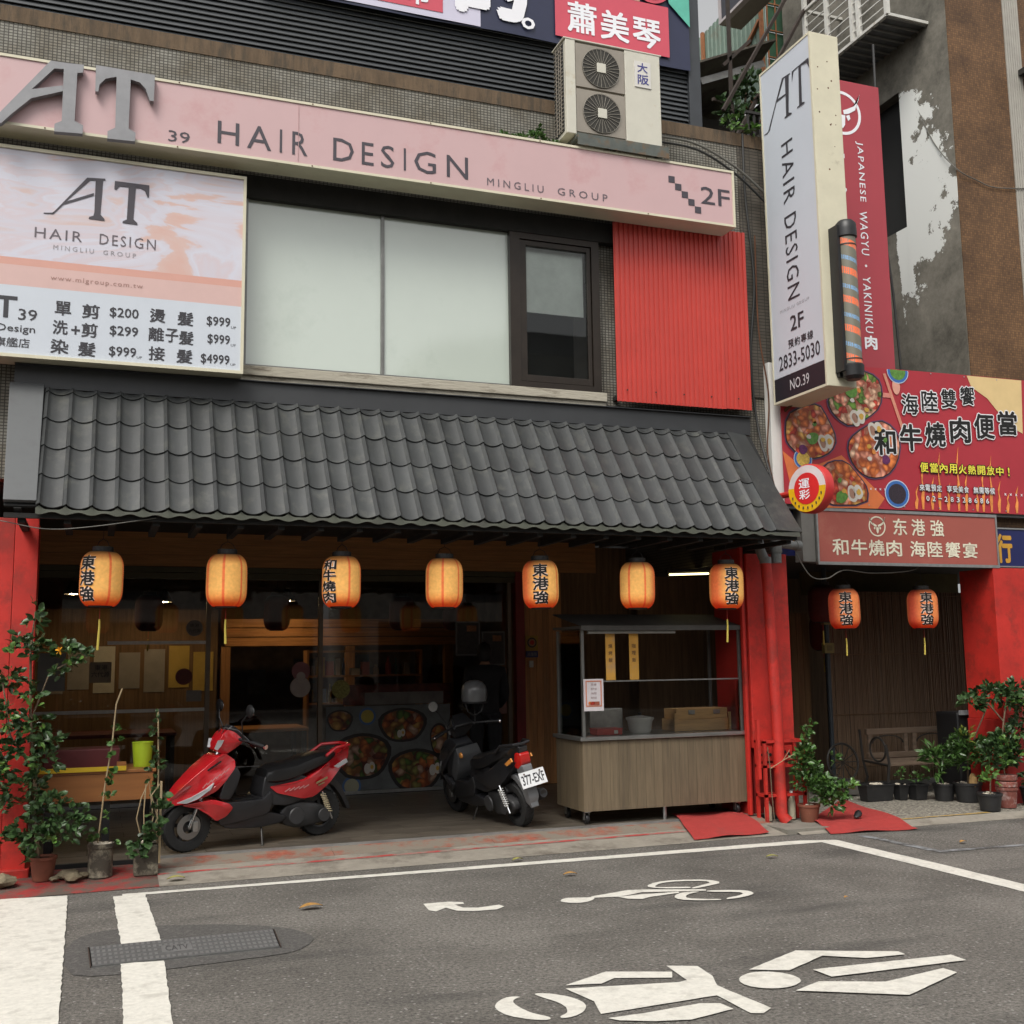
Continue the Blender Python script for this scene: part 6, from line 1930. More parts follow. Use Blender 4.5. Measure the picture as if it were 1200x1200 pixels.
# ------------------------------------------------------------------ alley behind the signs
al = thing("green_annex", "green corrugated annex with rusty orange frame high in the alley", "annex", (9.2, 13, 0))
GC = mat("pale green corrugated sheet", (.13, .19, .15), .6, var=.15, dirt=(.12, .11, .08), dscale=3, damt=.4)
DG = mat("dark green sheet", (.028, .09, .045), .6, var=.2)
ORF = mat("rusty orange frame", (.30, .12, .05), .8, var=.3)
corr(12.9, 16.5, 9.7, 11.6, 8.92, .12, .02, GC, "side_sheet", al, axis='Y')
gp = None
for i in range(3):
    for j in range(6):
        B(8.93 + i * .14, 9.062 + i * .14, 12.88, 12.9, 9.0 + j * .42, 9.40 + j * .42).build("green_panel", DG, al)
b = MB()
for x in (8.925, 9.066, 9.206, 9.35):
    b.box(x, x + .012, 12.86, 12.88, 9.0, 11.6)
for j in range(7):
    b.box(8.92, 9.36, 12.85, 12.86, 8.99 + j * .42, 9.005 + j * .42)
b.build("grid_frame", ORF, al)
b = MB()
for p, q in (((8.88, 12.95, 9.6), (8.88, 12.95, 11.6)), ((8.88, 13.0, 10.9), (8.88, 14.6, 9.9)), ((8.88, 14.6, 9.9), (8.88, 14.6, 11.6)), ((8.88, 12.95, 9.75), (8.88, 16.4, 9.75))):
    b.bar(p, q, .05, .05)
b.build("brace", ORF, al)
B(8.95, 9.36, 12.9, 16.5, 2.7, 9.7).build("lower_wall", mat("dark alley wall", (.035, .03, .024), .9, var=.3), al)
b = MB(); b.box(8.0, 8.9, 13.2, 13.3, 11.15, 12.6)
t = thing("white_pipe", "white vertical pipe running up beside the green annex", "pipe", (9.2, 12.5, 9))
rod((9.09, 12.3, 8.4), (9.09, 12.3, 13), .055, 12).build("pipe", WHITE, t, smooth=True)
t = thing("dark_shop_sign", "dark sign board with a pale frame at the top edge above the alley", "sign", (8.2, 12.5, 10.6))
B(8.0, 8.06, 11.6, 12.66, 10.5, 12.2).build("panel", mat("dark sign face", (.03, .03, .04), .5), t)
PFR = mat("pale frame", (.4, .36, .36), .5)
B(7.985, 8.07, 12.62, 12.68, 10.46, 12.2).build("frame_bar", PFR, t)
B(7.985, 8.07, 11.6, 12.62, 10.46, 10.50).build("frame_bar", PFR, t)
B(8.07, 8.35, 11.6, 12.68, 10.46, 10.50).build("soffit", mat("beige soffit", (.22, .20, .17), .7), t)
t = thing("sloping_canopy", "weathered sheet canopy sloping out below the green annex", "canopy", (8.2, 12.6, 9.2))
CANM = mat("weathered canopy sheet", (.11, .105, .08), .7, var=.3, dirt=(.05, .04, .03), dscale=3, damt=.5)
b = MB(); b.poly([(7.0, 12.0, 9.31), (8.45, 12.0, 9.97), (8.85, 14.2, 9.9), (7.0, 14.2, 9.2), (7.0, 12.0, 9.28), (8.45, 12.0, 9.94), (8.85, 14.2, 9.87), (7.0, 14.2, 9.17)], [(0, 1, 2, 3), (4, 7, 6, 5), (0, 4, 5, 1), (1, 5, 6, 2), (2, 6, 7, 3), (3, 7, 4, 0)])
b.build("sheet", CANM, t)
b = MB(); b.poly([(7.3, 12.05, 9.12), (8.3, 12.05, 9.56), (8.3, 12.1, 9.68), (7.3, 12.1, 9.24)], [(0, 1, 2, 3)])
bmesh.ops.solidify(b.bm, geom=b.bm.faces[:], thickness=.02)
b.build("gutter", mat("grey gutter", (.16, .16, .155), .6, var=.3), t)
t = thing("steel_truss", "dark rusty steel truss crossing the alley below the sky gap", "truss", (7.4, 11, 7.5))
b = MB()
for p, q in (((6.6, 10.6, 7.2), (8.7, 11.4, 10.4)), ((6.75, 10.7, 8.0), (8.3, 11.2, 10.4)), ((7.0, 10.9, 7.0), (7.0, 10.9, 9.9)), ((6.3, 10.4, 6.7), (8.4, 11.2, 8.2)), ((6.9, 10.9, 8.7), (7.3, 10.9, 9.1)), ((6.8, 11.0, 8.3), (7.6, 11.2, 8.3)), ((6.8, 11.0, 7.6), (7.9, 11.2, 7.7))):
    b.bar(p, q, .035, .04)
b.build("girder", mat("dark rusty steel", (.03, .02, .015), .8, var=.4), t)
t = thing("alley_backdrop", "dark stained back building closing the alley below the pale sky", "building", (8, 17, 0))
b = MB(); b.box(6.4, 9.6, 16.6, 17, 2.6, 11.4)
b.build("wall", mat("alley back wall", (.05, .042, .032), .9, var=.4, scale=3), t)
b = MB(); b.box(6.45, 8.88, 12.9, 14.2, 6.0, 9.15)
b.build("shade_block", mat("shade block", (.022, .019, .015), .9, var=.4), t)  # added dark block, standing in for the shade below the canopy
B(6.5, 8.95, 12.3, 12.33, 7.55, 7.62).build("grey_beam", GREYPIPE, t)
B(6.42, 9.0, 9.6, 16.6, 2.70, 2.76).build("alley_roof", BLACKMATT, t)
gw = thing("window_grille", "small dark window grille beside the projecting sign high in the alley", "grille", (6.7, 9.9, 6.9))
g0 = B(6.62, 6.64, 10.0, 10.02, 6.9, 7.6).build("bar", DARKMETAL, gw)
copies(g0, gw, [(.08 * i, 0, 0) for i in range(1, 5)])
b = MB(); b.box(6.60, 7.0, 9.99, 10.03, 7.6, 7.63); b.box(6.60, 7.0, 9.99, 10.03, 6.87, 6.9)
b.build("rail", DARKMETAL, gw)
# upper wall of the neighbour over the bay
t = thing("upper_bay_wall", "dark wall strip behind the wine red board above the crimson banner", "wall", (7.7, 9.5, 3.1))
b = MB(); b.box(6.46, 9.0, 9.47, 9.52, 3.1, 4.62); b.box(6.46, 9.0, 9.52, 9.6, 2.95, 3.1)
b.build("wall", mat("dark plaster strip", (.05, .045, .038), .9, var=.3), t)

# ------------------------------------------------------------------ plants
def leafmat(name, c, var=.6, gloss=.35):
    return mat(name, c, gloss, var=var, scale=16, spec=.5, dirt=(c[0] * 2.6, c[1] * 1.9, c[2] * 1.3), dscale=14, damt=.34)
LG1 = leafmat("glossy dark leaf", (.042, .085, .028))
LG2 = leafmat("fresh green leaf", (.085, .17, .035))
LG3 = leafmat("mid green leaf", (.055, .12, .028))
LG4 = leafmat("yellow green leaf", (.22, .28, .05), .3)
BARK = mat("thin bark", (.15, .11, .07), .9, var=.3, scale=20)
STAKE = mat("pale stake", (.34, .26, .15), .8, var=.2, stretch=(1, 1, .2))
def leaf(b, p, d, size, w=.5, droop=.15, side=None):
    d = d.normalized()
    if side is None:
        side = d.cross(Vector((random.uniform(-1, 1), random.uniform(-1, 1), random.uniform(.2, 1))))
    if side.length < 1e-3:
        side = Vector((1, 0, 0))
    side = side.normalized()
    nrm = side.cross(d)
    h = size * w * .5
    tip = p + d * size - Vector((0, 0, droop * size))
    m1 = p + d * size * .35 + nrm * size * .05
    m2 = p + d * size * .72 - Vector((0, 0, droop * size * .4)) + nrm * size * .04
    vs = [p, m1 + side * h, m2 + side * h * .8, tip, m2 - side * h * .8, m1 - side * h, m1 - nrm * size * .06, m2 - nrm * size * .05]
    b.poly([tuple(v) for v in vs], [(0, 1, 6), (1, 2, 7, 6), (2, 3, 7), (0, 6, 5), (6, 7, 4, 5), (7, 3, 4)])
def cluster(b, c, r, n, size, sprays=True, w=.5):
    """leaves on short twigs through an ellipsoid"""
    c = Vector(c); r = Vector(r)
    k = 0
    while k < n:
        u = Vector((random.gauss(0, 1), random.gauss(0, 1), random.gauss(0, 1))).normalized() * random.random() ** .45
        base = c + Vector((u.x * r.x, u.y * r.y, u.z * r.z))
        out = Vector((u.x, u.y - .25, u.z * .6 + .25)) + Vector((random.uniform(-.5, .5), random.uniform(-.5, .5), random.uniform(-.3, .5)))
        out.normalize()
        m_ = random.randint(3, 6) if sprays else 1
        for q in range(m_):
            a = out + Vector((random.uniform(-.9, .9), random.uniform(-.9, .9), random.uniform(-.5, .8)))
            leaf(b, base + out * size * .5 * q / max(1, m_), a, size * random.uniform(.5, 1.3), w)
            k += 1
def plant_parts(t, clusters, size, mt, w=.5, bright=None):
    b = MB()
    for c, r, n in clusters:
        cluster(b, c, r, int(n * 2.1), size * 1.12, w=w)
    b.build("foliage", mt, t, kind="stuff")
    if bright:
        b = MB()
        for c, r, n in bright[0]:
            cluster(b, c, r, n, size, w=w)
        b.build("young_foliage", bright[1], t, kind="stuff")

t = thing("leafy_shrub", "big glossy green shrub growing in front of the left red pillar", "shrub", (-.25, 9.0, .03))
def LP(px, py): return (-.65 + px * .00591, .32 + (990 - py) * .00614)
cl, brt = [], []
for px, py, rx, ry, n, dy in ((40, 722, 8, 13, 30, 0), (26, 758, 16, 12, 60, 0), (48, 765, 14, 12, 50, 0), (76, 768, 17, 11, 70, -.1), (97, 770, 9, 6, 24, -.12), (66, 790, 9, 6, 24, -.1), (12, 800, 14, 14, 60, .05),
                       (38, 812, 12, 12, 40, 0), (8, 842, 12, 16, 60, 0), (40, 850, 18, 12, 70, 0), (62, 868, 11, 10, 40, -.05), (25, 880, 22, 16, 100, 0), (60, 895, 14, 12, 60, -.05), (0, 905, 16, 18, 80, 0),
                       (32, 922, 24, 14, 110, 0), (10, 945, 14, 12, 40, 0), (58, 948, 22, 14, 110, -.08), (90, 958, 15, 12, 70, -.1), (50, 975, 24, 12, 110, -.05), (80, 978, 22, 10, 80, -.08), (28, 985, 12, 10, 40, 0), (42, 1005, 10, 8, 24, 0), (-20, 870, 12, 40, 80, 0)):
    x, z = LP(px, py)
    cl.append(((x, 8.98 + dy, z), (rx * .0059, .15, ry * .0061), n))
for px, py, n in ((20, 765, 12), (85, 775, 16), (12, 845, 16), (40, 830, 14), (50, 900, 12), (62, 985, 10), (100, 960, 10), (8, 900, 12), (48, 860, 12)):
    x, z = LP(px, py)
    brt.append(((x, 8.85, z), (.06, .06, .05), n))
cl = [(c, (r[0] * 1.15, r[1], r[2] * 1.15), int(n * .72)) for c, r, n in cl]
plant_parts(t, cl, .058, LG1, .55, (brt, LG2))
b = MB()
b.tube([(-.33, 9.08, .05), (-.36, 9.04, .6), (-.42, 9.0, 1.2), (-.44, 8.98, 1.7), (-.42, 8.98, 2.0)], .012, 6, radii=[.018, .015, .012, .009, .004])
b.tube([(-.42, 9, 1.2), (-.3, 8.9, 1.55), (-.1, 8.88, 1.66)], .006, 5)
b.tube([(-.37, 9.03, .8), (-.55, 8.98, 1.1), (-.62, 8.96, 1.5)], .006, 5)
b.build("stem", BARK, t)
b = MB()
for a in range(6):
    leaf(b, Vector((-.235, 8.78, 1.71)), Vector((math.cos(a), -.4, math.sin(a))), .035, .8)
b.build("orange_bloom", mat("orange bloom", (.62, .28, .01), .6), t)
TERRA = mat("terracotta", (.17, .055, .03), .8, var=.25, dirt=(.22, .17, .12), dscale=6, damt=.35)
def pot(x, y, z, r0, r1, h, mt, t, name="pot", soil=True):
    MB().lathe([(.001, 0), (r0, 0), (r1, h * .86), (r1 + .008, h * .87), (r1 + .008, h), (r1 - .006, h), (r1 - .010, h * .9)], (x, y, z), 'Z', 28, cap=False).build(name, mt, t, smooth=True)
    if soil:
        MB().lathe([(.001, h * .88), (r1 - .008, h * .87)], (x, y, z), 'Z', 20, cap=False).build("soil", SOIL, t)
def pebbles(t, x, y, z, r, n, size=.014, mt=None):
    b = MB()
    for i in range(n):
        a, q = random.uniform(0, 6.28), r * math.sqrt(random.random())
        s_ = size * random.uniform(.6, 1.2)
        b.lathe([(.001, -s_ * .6), (s_ * .9, -s_ * .2), (s_, .2 * s_), (s_ * .5, s_ * .6), (.001, s_ * .7)], (x + q * math.cos(a), y + q * math.sin(a), z + random.uniform(0, size * .4)), 'Z', 6, cap=False)
    b.build("pebbles", mt or mat("white pebbles", (.50, .45, .36), .8, var=.25, scale=40), t, kind="stuff", smooth=True)
pot(-.30, 9.12, .04, .07, .09, .17, TERRA, t)
CEMPOT = mat("mossy cement pot", (.30, .27, .20), .9, var=.2, scale=10, dirt=(.07, .06, .045), dscale=7, damt=.56, bump=.5, bscale=50)
t = thing("vine_plant", "climbing vine on a thin stick in the left one of two mossy cement pots", "potted plant", (.095, 9.10, .05))
pot(.095, 9.10, .04, .088, .088, .24, CEMPOT, t)
pebbles(t, .095, 9.10, .27, .075, 34)
b = MB(); b.tube([(.07, 9.1, .25), (.11, 9.08, .7), (.15, 9.06, 1.0), (.17, 9.06, 1.3), (.21, 9.06, 1.42)], .006, 6)
b.build("stake", STAKE, t)
b = MB()
for z, n, r in ((1.13, 12, .04), (1.02, 16, .045), (.92, 14, .04), (.80, 8, .03), (.72, 12, .04), (.62, 12, .04), (.5, 8, .03), (.36, 14, .07), (.31, 14, .09)):
    cluster(b, (.10 + (z - .3) * .09, 9.05, z), (r, r, .04), n, .048, w=.75)
b.build("foliage", LG3, t, kind="stuff")
t = thing("vine_plant", "climbing vine tangled on sticks in the right mossy cement pot beside the red scooter", "potted plant", (.42, 9.08, .05))
b = MB(); b.box(.33, .505, 9.0, 9.17, .03, .255)
b.build("pot", CEMPOT, t, bevel=.02, seg=3)
B(.345, .49, 9.015, 9.155, .256, .262).build("soil", SOIL, t)
pebbles(t, .42, 9.08, .265, .07, 30)
b = MB(); b.box(.502, .518, 9.0, 9.016, .12, .72); b.tube([(.49, 9.05, .25), (.49, 9.06, .8), (.475, 9.06, 1.25)], .006, 6)
b.tube([(.38, 9.05, .3), (.34, 9.03, .45), (.37, 9.02, .6), (.42, 9.02, .72), (.44, 9.03, .6), (.46, 9.03, .45), (.42, 9.03, .3)], .005, 5)
b.tube([(.40, 9.03, .3), (.39, 9.0, .5), (.40, 9.0, .70)], .005, 5); b.tube([(.42, 9.0, .3), (.49, 8.99, .45), (.44, 8.98, .62), (.5, 9.0, .7)], .005, 5)
b.build("stake", STAKE, t)
b = MB()
for z, n, r in ((1.2, 8, .025), (1.13, 12, .03), (1.05, 12, .03), (.95, 10, .03), (.86, 20, .04), (.80, 20, .05), (.72, 12, .05)):
    cluster(b, (.465, 9.02, z), (r, r, .035), n, .040, w=.75)
for c, n, r in (((.48, 9.0, .6), 26, .06), ((.50, 8.98, .5), 30, .06), ((.50, 8.98, .40), 20, .05), ((.40, 8.96, .33), 26, .05), ((.34, 8.95, .28), 26, .06), ((.36, 8.93, .21), 20, .05), ((.46, 8.95, .35), 22, .05)):
    cluster(b, c, (r, r, .05), n, .062, w=.9)
b.build("foliage", LG1, t, kind="stuff")
# stones under the shrub
for i, (x, y, s_) in enumerate(((-.30, 9.16, .06), (-.13, 9.10, .08), (-.02, 9.08, .05), (-.10, 9.0, .07), (-.56, 9.0, .10), (-.22, 9.03, .035))):
    b = MB()
    bmesh.ops.create_icosphere(b.bm, subdivisions=2, radius=s_)
    for v in b.bm.verts:
        v.co *= random.uniform(.8, 1.15)
        v.co.z *= .5
        v.co += Vector((x, y, .05 + s_ * .25))
    tag(b.build("stone", mat("mud stone", (.17, .14, .09), .95, var=.35, scale=14, bump=.4)), ("brown stone beside the shrub's clay pot", "largest flat stone between the shrub and the left cement pot", "small stone touching the left cement pot", "flat stone in front of the gap left of the cement pots", "yellowish rock at the foot of the left red pillar", "small stone on the flaking red ground below the shrub")[i], "stone", "stones on the ground by the left pillar")

# wooden counter table
tb = thing("wooden_table", "orange pine table with a yellow strip along its edge behind the vine pots", "table", (.12, 9.8, .1))
PT = mat("orange table pine", (.30, .12, .035), .5, var=.15, scale=7, stretch=(.3, 1, 4), coat=.1)
for k in range(4):
    B(-.40, .50, 9.56 + k * .14, 9.695 + k * .14, .745, .77).build("top_board", PT, tb, bevel=.003)
B(-.36, .48, 9.57, 9.59, .53, .742).build("apron_board", PT, tb, bevel=.003)
B(-.38, .27, 9.545, 9.565, .765, .80).build("yellow_strip", mat("yellow strip", (.62, .42, .02), .5), tb)
B(.20, .27, 9.57, 9.63, .772, .83).build("end_block", PT, tb)
for x, y in ((.10, 9.62), (-.32, 9.62), (.42, 10.0), (-.32, 10.0)):
    B(x, x + .06, y, y + .06, .1, .742).build("leg", BLACK, tb)
t = thing("plant_bucket", "lime green bucket standing on the orange pine table", "bucket", (.40, 9.78, .77))
MB().lathe([(.001, 0), (.068, 0), (.082, .19), (.086, .19), (.086, .197), (.078, .197), (.066, .02), (.001, .02)], (.40, 9.78, .772), 'Z', 32, cap=False).build("body", mat("lime plastic", (.42, .58, .03), .4, var=.04), t, smooth=True)
t = thing("brown_box", "low dark reddish box lying on the left half of the pine table", "box", (-.05, 9.9, .77))
B(-.35, .22, 9.72, 10.05, .772, .93).build("box", CLOTH, t, bevel=.01)

# right side: potted shrub, carpets done, bench, planters
t = thing("potted_shrub", "bushy green shrub in a clay pot at the foot of the middle red pillar", "potted plant", (6.39, 9.15, .04))
pot(6.39, 9.13, .035, .075, .098, .17, TERRA, t)
pebbles(t, 6.41, 9.11, .19, .05, 10)
cl = [((6.38, 9.1, .85), (.05, .06, .07), 30), ((6.36, 9.1, .70), (.09, .09, .09), 70), ((6.35, 9.1, .55), (.13, .12, .10), 120), ((6.38, 9.08, .42), (.15, .13, .10), 130), ((6.50, 9.06, .38), (.12, .1, .08), 80),
      ((6.62, 9.03, .33), (.14, .08, .07), 80), ((6.75, 9.02, .34), (.09, .05, .05), 40), ((6.52, 9.0, .25), (.12, .08, .07), 60), ((6.62, 9.0, .62), (.04, .04, .05), 16), ((6.58, 9.02, .20), (.10, .06, .05), 40), ((6.42, 9.1, .93), (.04, .03, .03), 12)]
plant_parts(t, cl, .052, LG3, .5, ([((6.76, 8.98, .36), (.06, .04, .04), 20), ((6.42, 9.0, .5), (.1, .05, .1), 24)], LG2))
b = MB(); b.tube([(6.39, 9.13, .18), (6.37, 9.12, .6), (6.38, 9.1, .95)], .008, 6); b.tube([(6.39, 9.12, .25), (6.55, 9.05, .3), (6.75, 9.02, .34)], .005, 5)
b.build("stem", BARK, t)
t = thing("dry_branch", "thin dry branch leaning in the red rack in front of the middle pillar", "branch", (6.02, 9.15, .1))
MB().tube([(6.03, 9.17, .06), (6.00, 9.15, .3), (5.98, 9.13, .55), (5.96, 9.13, .75)], .005, 5).build("stem", BARK, t)
b = MB(); b.tube([(5.98, 9.13, .55), (6.10, 9.1, .62), (6.22, 9.08, .68)], .004, 5); b.tube([(6.10, 9.1, .62), (6.17, 9.08, .72)], .003, 5)
b.build("twig", STAKE, t)

# bamboo screen with the doorway boards
bam = thing("bamboo_screen", "brown bamboo reed screen hanging behind the bench in the right bay", "screen", (9.1, 11.05, .15))
b = MB()
REED = mat("brown reed", (.17, .11, .065), .7, var=.5, scale=6, stretch=(14, 14, .25))
x = 8.10
while x < 10.15:
    r_ = random.uniform(.007, .011)
    b.tube([(x, 11.05 + random.uniform(-.004, .004), .12), (x + random.uniform(-.006, .006), 11.05, 2.35)], r_, 5, cap=False)
    x += r_ * 2 + random.uniform(0, .003)
b.build("reeds", REED, bam, kind="stuff", smooth=True)
B(8.08, 10.2, 11.075, 11.09, .12, 2.35).build("backing", BLACKMATT, bam)
for z in (2.3, 1.6, .9, .3):
    B(8.09, 10.16, 11.028, 11.034, z, z + .008).build("binding", DWALL, bam)
t = thing("bay_back_wall", "dim olive and pine boarded wall behind the reed screen and the hanging lanterns", "wall", (8.5, 12.6, .1))
B(8.1, 10.5, 11.5, 11.55, 2.33, 2.62).build("olive_panel", mat("olive plaster", (.10, .08, .03), .8, var=.2), t)
v0 = B(7.10, 7.18, 11.30, 11.33, .05, 2.1).build("door_board", mat("dim pine board", (.14, .075, .03), .6, var=.3, stretch=(5, 1, .3)), t)
copies(v0, t, [(.083 * i, 0, 0) for i in range(1, 11)])
B(7.25, 7.72, 11.26, 11.29, 1.15, 1.85).build("dark_notice", BLACK, t)
B(6.4, 10.6, 12.6, 12.65, .05, 2.65).build("rear_wall", DWALL, t)
t = thing("steel_post", "slim dark blue grey post left of the bamboo screen", "post", (8.05, 10.95, .1))
rod((8.02, 10.95, .06), (8.02, 10.95, 2.62), .028, 12).build("pole", mat("blue grey post", (.05, .065, .075), .4, metal=.4), t, smooth=True)
for k, z in enumerate((1.62, 1.95)):
    t = thing("switch_box", ("lower small yellowish box on the slim post in the right bay", "upper small yellowish box on the slim post in the right bay")[k], "box", (8.0, 10.9, z), "small boxes on the post")
    B(7.92, 8.05, 10.86, 10.92, z, z + .12).build("case", mat("yellowish case", (.20, .17, .06), .6), t, bevel=.006)
    B(7.95, 8.02, 10.855, 10.86, z + .03, z + .09).build("cover", mat("case cover", (.14, .12, .05), .6), t)

bench = thing("wooden_bench", "weathered brown wooden bench with framed back in front of the bamboo screen", "bench", (8.8, 10.4, .08))
BW = mat("weathered bench wood", (.125, .088, .06), .75, var=.3, scale=7, stretch=(.3, 1, 4), bump=.3)
yb = 10.55
B(8.20, 9.42, yb, yb + .045, .70, .765).build("top_rail", BW, bench, bevel=.006)
B(8.20, 9.42, yb - .01, yb + .035, .44, .50).build("lower_rail", BW, bench, bevel=.006)
for x in (8.22, 8.72, 8.84, 9.34):
    B(x, x + .05, yb + .004, yb + .032, .50, .70).build("back_upright", BW, bench, bevel=.004)
for x0, x1 in ((8.27, 8.72), (8.89, 9.34)):
    b = MB()
    for i in range(13):
        a0 = math.pi * i / 12
        p = ((x0 + x1) / 2 + (x1 - x0) / 2 * .95 * math.cos(a0), yb + .018, .60 + .085 * math.sin(a0))
        if i:
            b.bar(q, p, .012, .014, (0, 1, 0))
        q = p
    b.build("arched_trim", DARKMETAL, bench)
sl0 = B(8.15, 9.45, 10.16, 10.22, .385, .41).build("seat_slat", BW, bench, bevel=.004)
copies(sl0, bench, [(0, .075 * i, .004 * i) for i in range(1, 6)])
for x in (8.14, 9.42):
    b = MB()
    ring = [(x, 10.30 + .13 * math.cos(a), .56 + .13 * math.sin(a)) for a in [2 * math.pi * k / 20 for k in range(21)]]
    b.tube(ring, .012, 6)
    b.tube([(x, 10.16, .62), (x, 10.12, .42), (x, 10.16, .2), (x, 10.10, .06)], .016, 6)
    b.tube([(x, 10.60, .76), (x, 10.56, .42), (x, 10.50, .25), (x, 10.58, .06)], .016, 6)
    b.tube([(x, 10.12, .40), (x, 10.56, .42)], .012, 6)
    b.build("iron_end", DARKMETAL, bench, smooth=True)
t = thing("cart_wheel_planter", "dark round wheel leaning left of the bench", "wheel", (7.85, 10.55, .1))
b = MB()
b.tube([(7.82 + .20 * math.cos(a), 10.5 + .03 * math.sin(a), .42 + .20 * math.sin(a)) for a in [2 * math.pi * k / 28 for k in range(29)]], .014, 6)
b.build("rim", DARKMETAL, t, smooth=True)
b = MB()
for k in range(6):
    a = math.pi * k / 6
    b.tube([(7.82 + .2 * math.cos(a), 10.5, .42 + .2 * math.sin(a)), (7.82 - .2 * math.cos(a), 10.5, .42 - .2 * math.sin(a))], .006, 5)
b.build("spoke", DARKMETAL, t, kind="stuff")
B(7.62, 8.0, 10.45, 10.8, .07, .22).build("block", mat("grey block", (.09, .085, .075), .9, var=.2), t)
# planters
PLB = mat("black planter plastic", (.018, .018, .019), .5, var=.3, dirt=(.05, .045, .04), dscale=8, damt=.35)
def trough(x0, x1, y0, y1, h, label, leaves, pebb, size=.045, mt=LG3):
    t = thing("planter", label, "planter", ((x0 + x1) / 2, (y0 + y1) / 2, .05), "planters in front of the bench")
    b = MB()
    s_ = .02
    b.poly([(x0 + s_, y0 + s_, .05), (x1 - s_, y0 + s_, .05), (x1 - s_, y1 - s_, .05), (x0 + s_, y1 - s_, .05), (x0, y0, .05 + h), (x1, y0, .05 + h), (x1, y1, .05 + h), (x0, y1, .05 + h)],
           [(3, 2, 1, 0), (0, 1, 5, 4), (1, 2, 6, 5), (2, 3, 7, 6), (3, 0, 4, 7)])
    b.box(x0 - .006, x1 + .006, y0 - .006, y0 + .008, .05 + h - .012, .05 + h + .004); b.box(x0 - .006, x1 + .006, y1 - .008, y1 + .006, .05 + h - .012, .05 + h + .004)
    b.box(x0 - .006, x0 + .008, y0 + .008, y1 - .008, .05 + h - .012, .05 + h + .004); b.box(x1 - .008, x1 + .006, y0 + .008, y1 - .008, .05 + h - .012, .05 + h + .004)
    b.build("box", PLB, t)
    B(x0 + .012, x1 - .012, y0 + .012, y1 - .012, .05 + h - .035, .05 + h - .012).build("soil", SOIL, t)
    if pebb:
        pebbles(t, (x0 + x1) / 2, (y0 + y1) / 2, .05 + h - .005, min(x1 - x0, y1 - y0) * .45, pebb, .02)
    if leaves:
        b = MB()
        for c, r, n in leaves:
            cluster(b, c, r, n, size)
        b.build("foliage", mt, t, kind="stuff")
    return t
trough(7.72, 8.08, 9.98, 10.14, .17, "long black trough with white pebbles in front of the bench", None, 16)
trough(8.11, 8.24, 9.94, 10.07, .16, "small square black planter with a tiny palm seedling in front of the bench", [((8.18, 10.0, .30), (.07, .06, .05), 20), ((8.18, 10.0, .37), (.05, .05, .04), 12)], 8)
trough(8.27, 8.44, 9.87, 10.03, .16, "black planter overflowing with small green leaves in front of the bench", [((8.35, 9.93, .26), (.11, .09, .05), 70)], 0)
def round_pot(x, y, r, h, label, clusters, size, mt, stem=None, peb=0, bright=None, potmt=None, w=.5):
    t = thing("potted_plant", label, "potted plant", (x, y, .05), "potted plants at the right pillar")
    pot(x, y, .045, r * .82, r, h, potmt or PLB, t)
    if peb:
        pebbles(t, x, y, .045 + h * .92, r * .8, peb, .02)
    plant_parts(t, clusters, size, mt, w, bright)
    if stem:
        b = MB()
        for s_ in stem:
            b.tube(s_, .008, 6)
        b.build("stem", BARK, t)
    return t
round_pot(8.56, 9.78, .11, .18, "arching grassy plant in a round black pot right of the bench planters", [((8.5, 9.75, .42), (.16, .12, .12), 60), ((8.45, 9.72, .55), (.14, .1, .08), 50), ((8.62, 9.7, .55), (.12, .1, .1), 50)], .10, LG3, None, 8, w=.25)
round_pot(8.72, 9.60, .14, .20, "feathery plant with one yellow green shoot in the big round black pot", [((8.62, 9.5, .60), (.16, .12, .08), 90), ((8.72, 9.5, .48), (.18, .12, .09), 90), ((8.85, 9.5, .62), (.12, .1, .1), 70), ((8.55, 9.5, .72), (.10, .08, .05), 40)], .075, LG3,
          [[(8.72, 9.6, .22), (8.70, 9.55, .5), (8.78, 9.5, .75), (8.86, 9.45, .95), (8.9, 9.4, 1.1)]], 14, ([((8.58, 9.4, .74), (.06, .04, .06), 26)], LG4), w=.3)
t = round_pot(8.42, 8.98, .115, .17, "small broad leaved plant with white pebbles in the frontmost black pot", [((8.38, 8.95, .34), (.09, .07, .05), 26), ((8.45, 8.95, .40), (.05, .05, .04), 10)], .055, LG2, [[(8.43, 8.98, .2), (8.44, 8.97, .38)]], 12)
BRKP = mat("chipped brick red pot", (.20, .06, .045), .8, var=.3, dirt=(.36, .27, .25), dscale=9, damt=.42, bump=.4, bscale=30)
t = round_pot(8.74, 9.08, .10, .20, "dark broad leaved tree in a tall chipped brick red pot against the right red pillar",
              [((8.50, 9.2, 1.10), (.14, .1, .06), 60), ((8.68, 9.15, 1.20), (.14, .1, .07), 70), ((8.85, 9.1, 1.14), (.14, .1, .09), 80), ((9.02, 9.1, 1.22), (.12, .1, .08), 60), ((9.10, 9.1, 1.05), (.10, .1, .10), 60), ((9.05, 9.1, .85), (.12, .1, .10), 60),
               ((8.66, 9.1, .62), (.15, .1, .10), 90), ((8.80, 9.1, .70), (.14, .1, .11), 90), ((8.72, 9.1, .50), (.14, .1, .08), 70), ((8.90, 9.1, .55), (.1, .1, .08), 50)], .068, LG1,
              [[(8.74, 9.08, .3), (8.72, 9.1, .6), (8.78, 9.1, .9), (8.85, 9.1, 1.15)], [(8.78, 9.1, .9), (8.62, 9.12, 1.08), (8.5, 9.15, 1.12)], [(8.85, 9.1, 1.1), (9.05, 9.1, 1.2)]], 6,
              ([((8.76, 9.0, .66), (.14, .06, .12), 50), ((8.9, 9.0, 1.1), (.14, .05, .1), 20), ((8.64, 9.0, .5), (.1, .05, .06), 20)], LG2), BRKP)
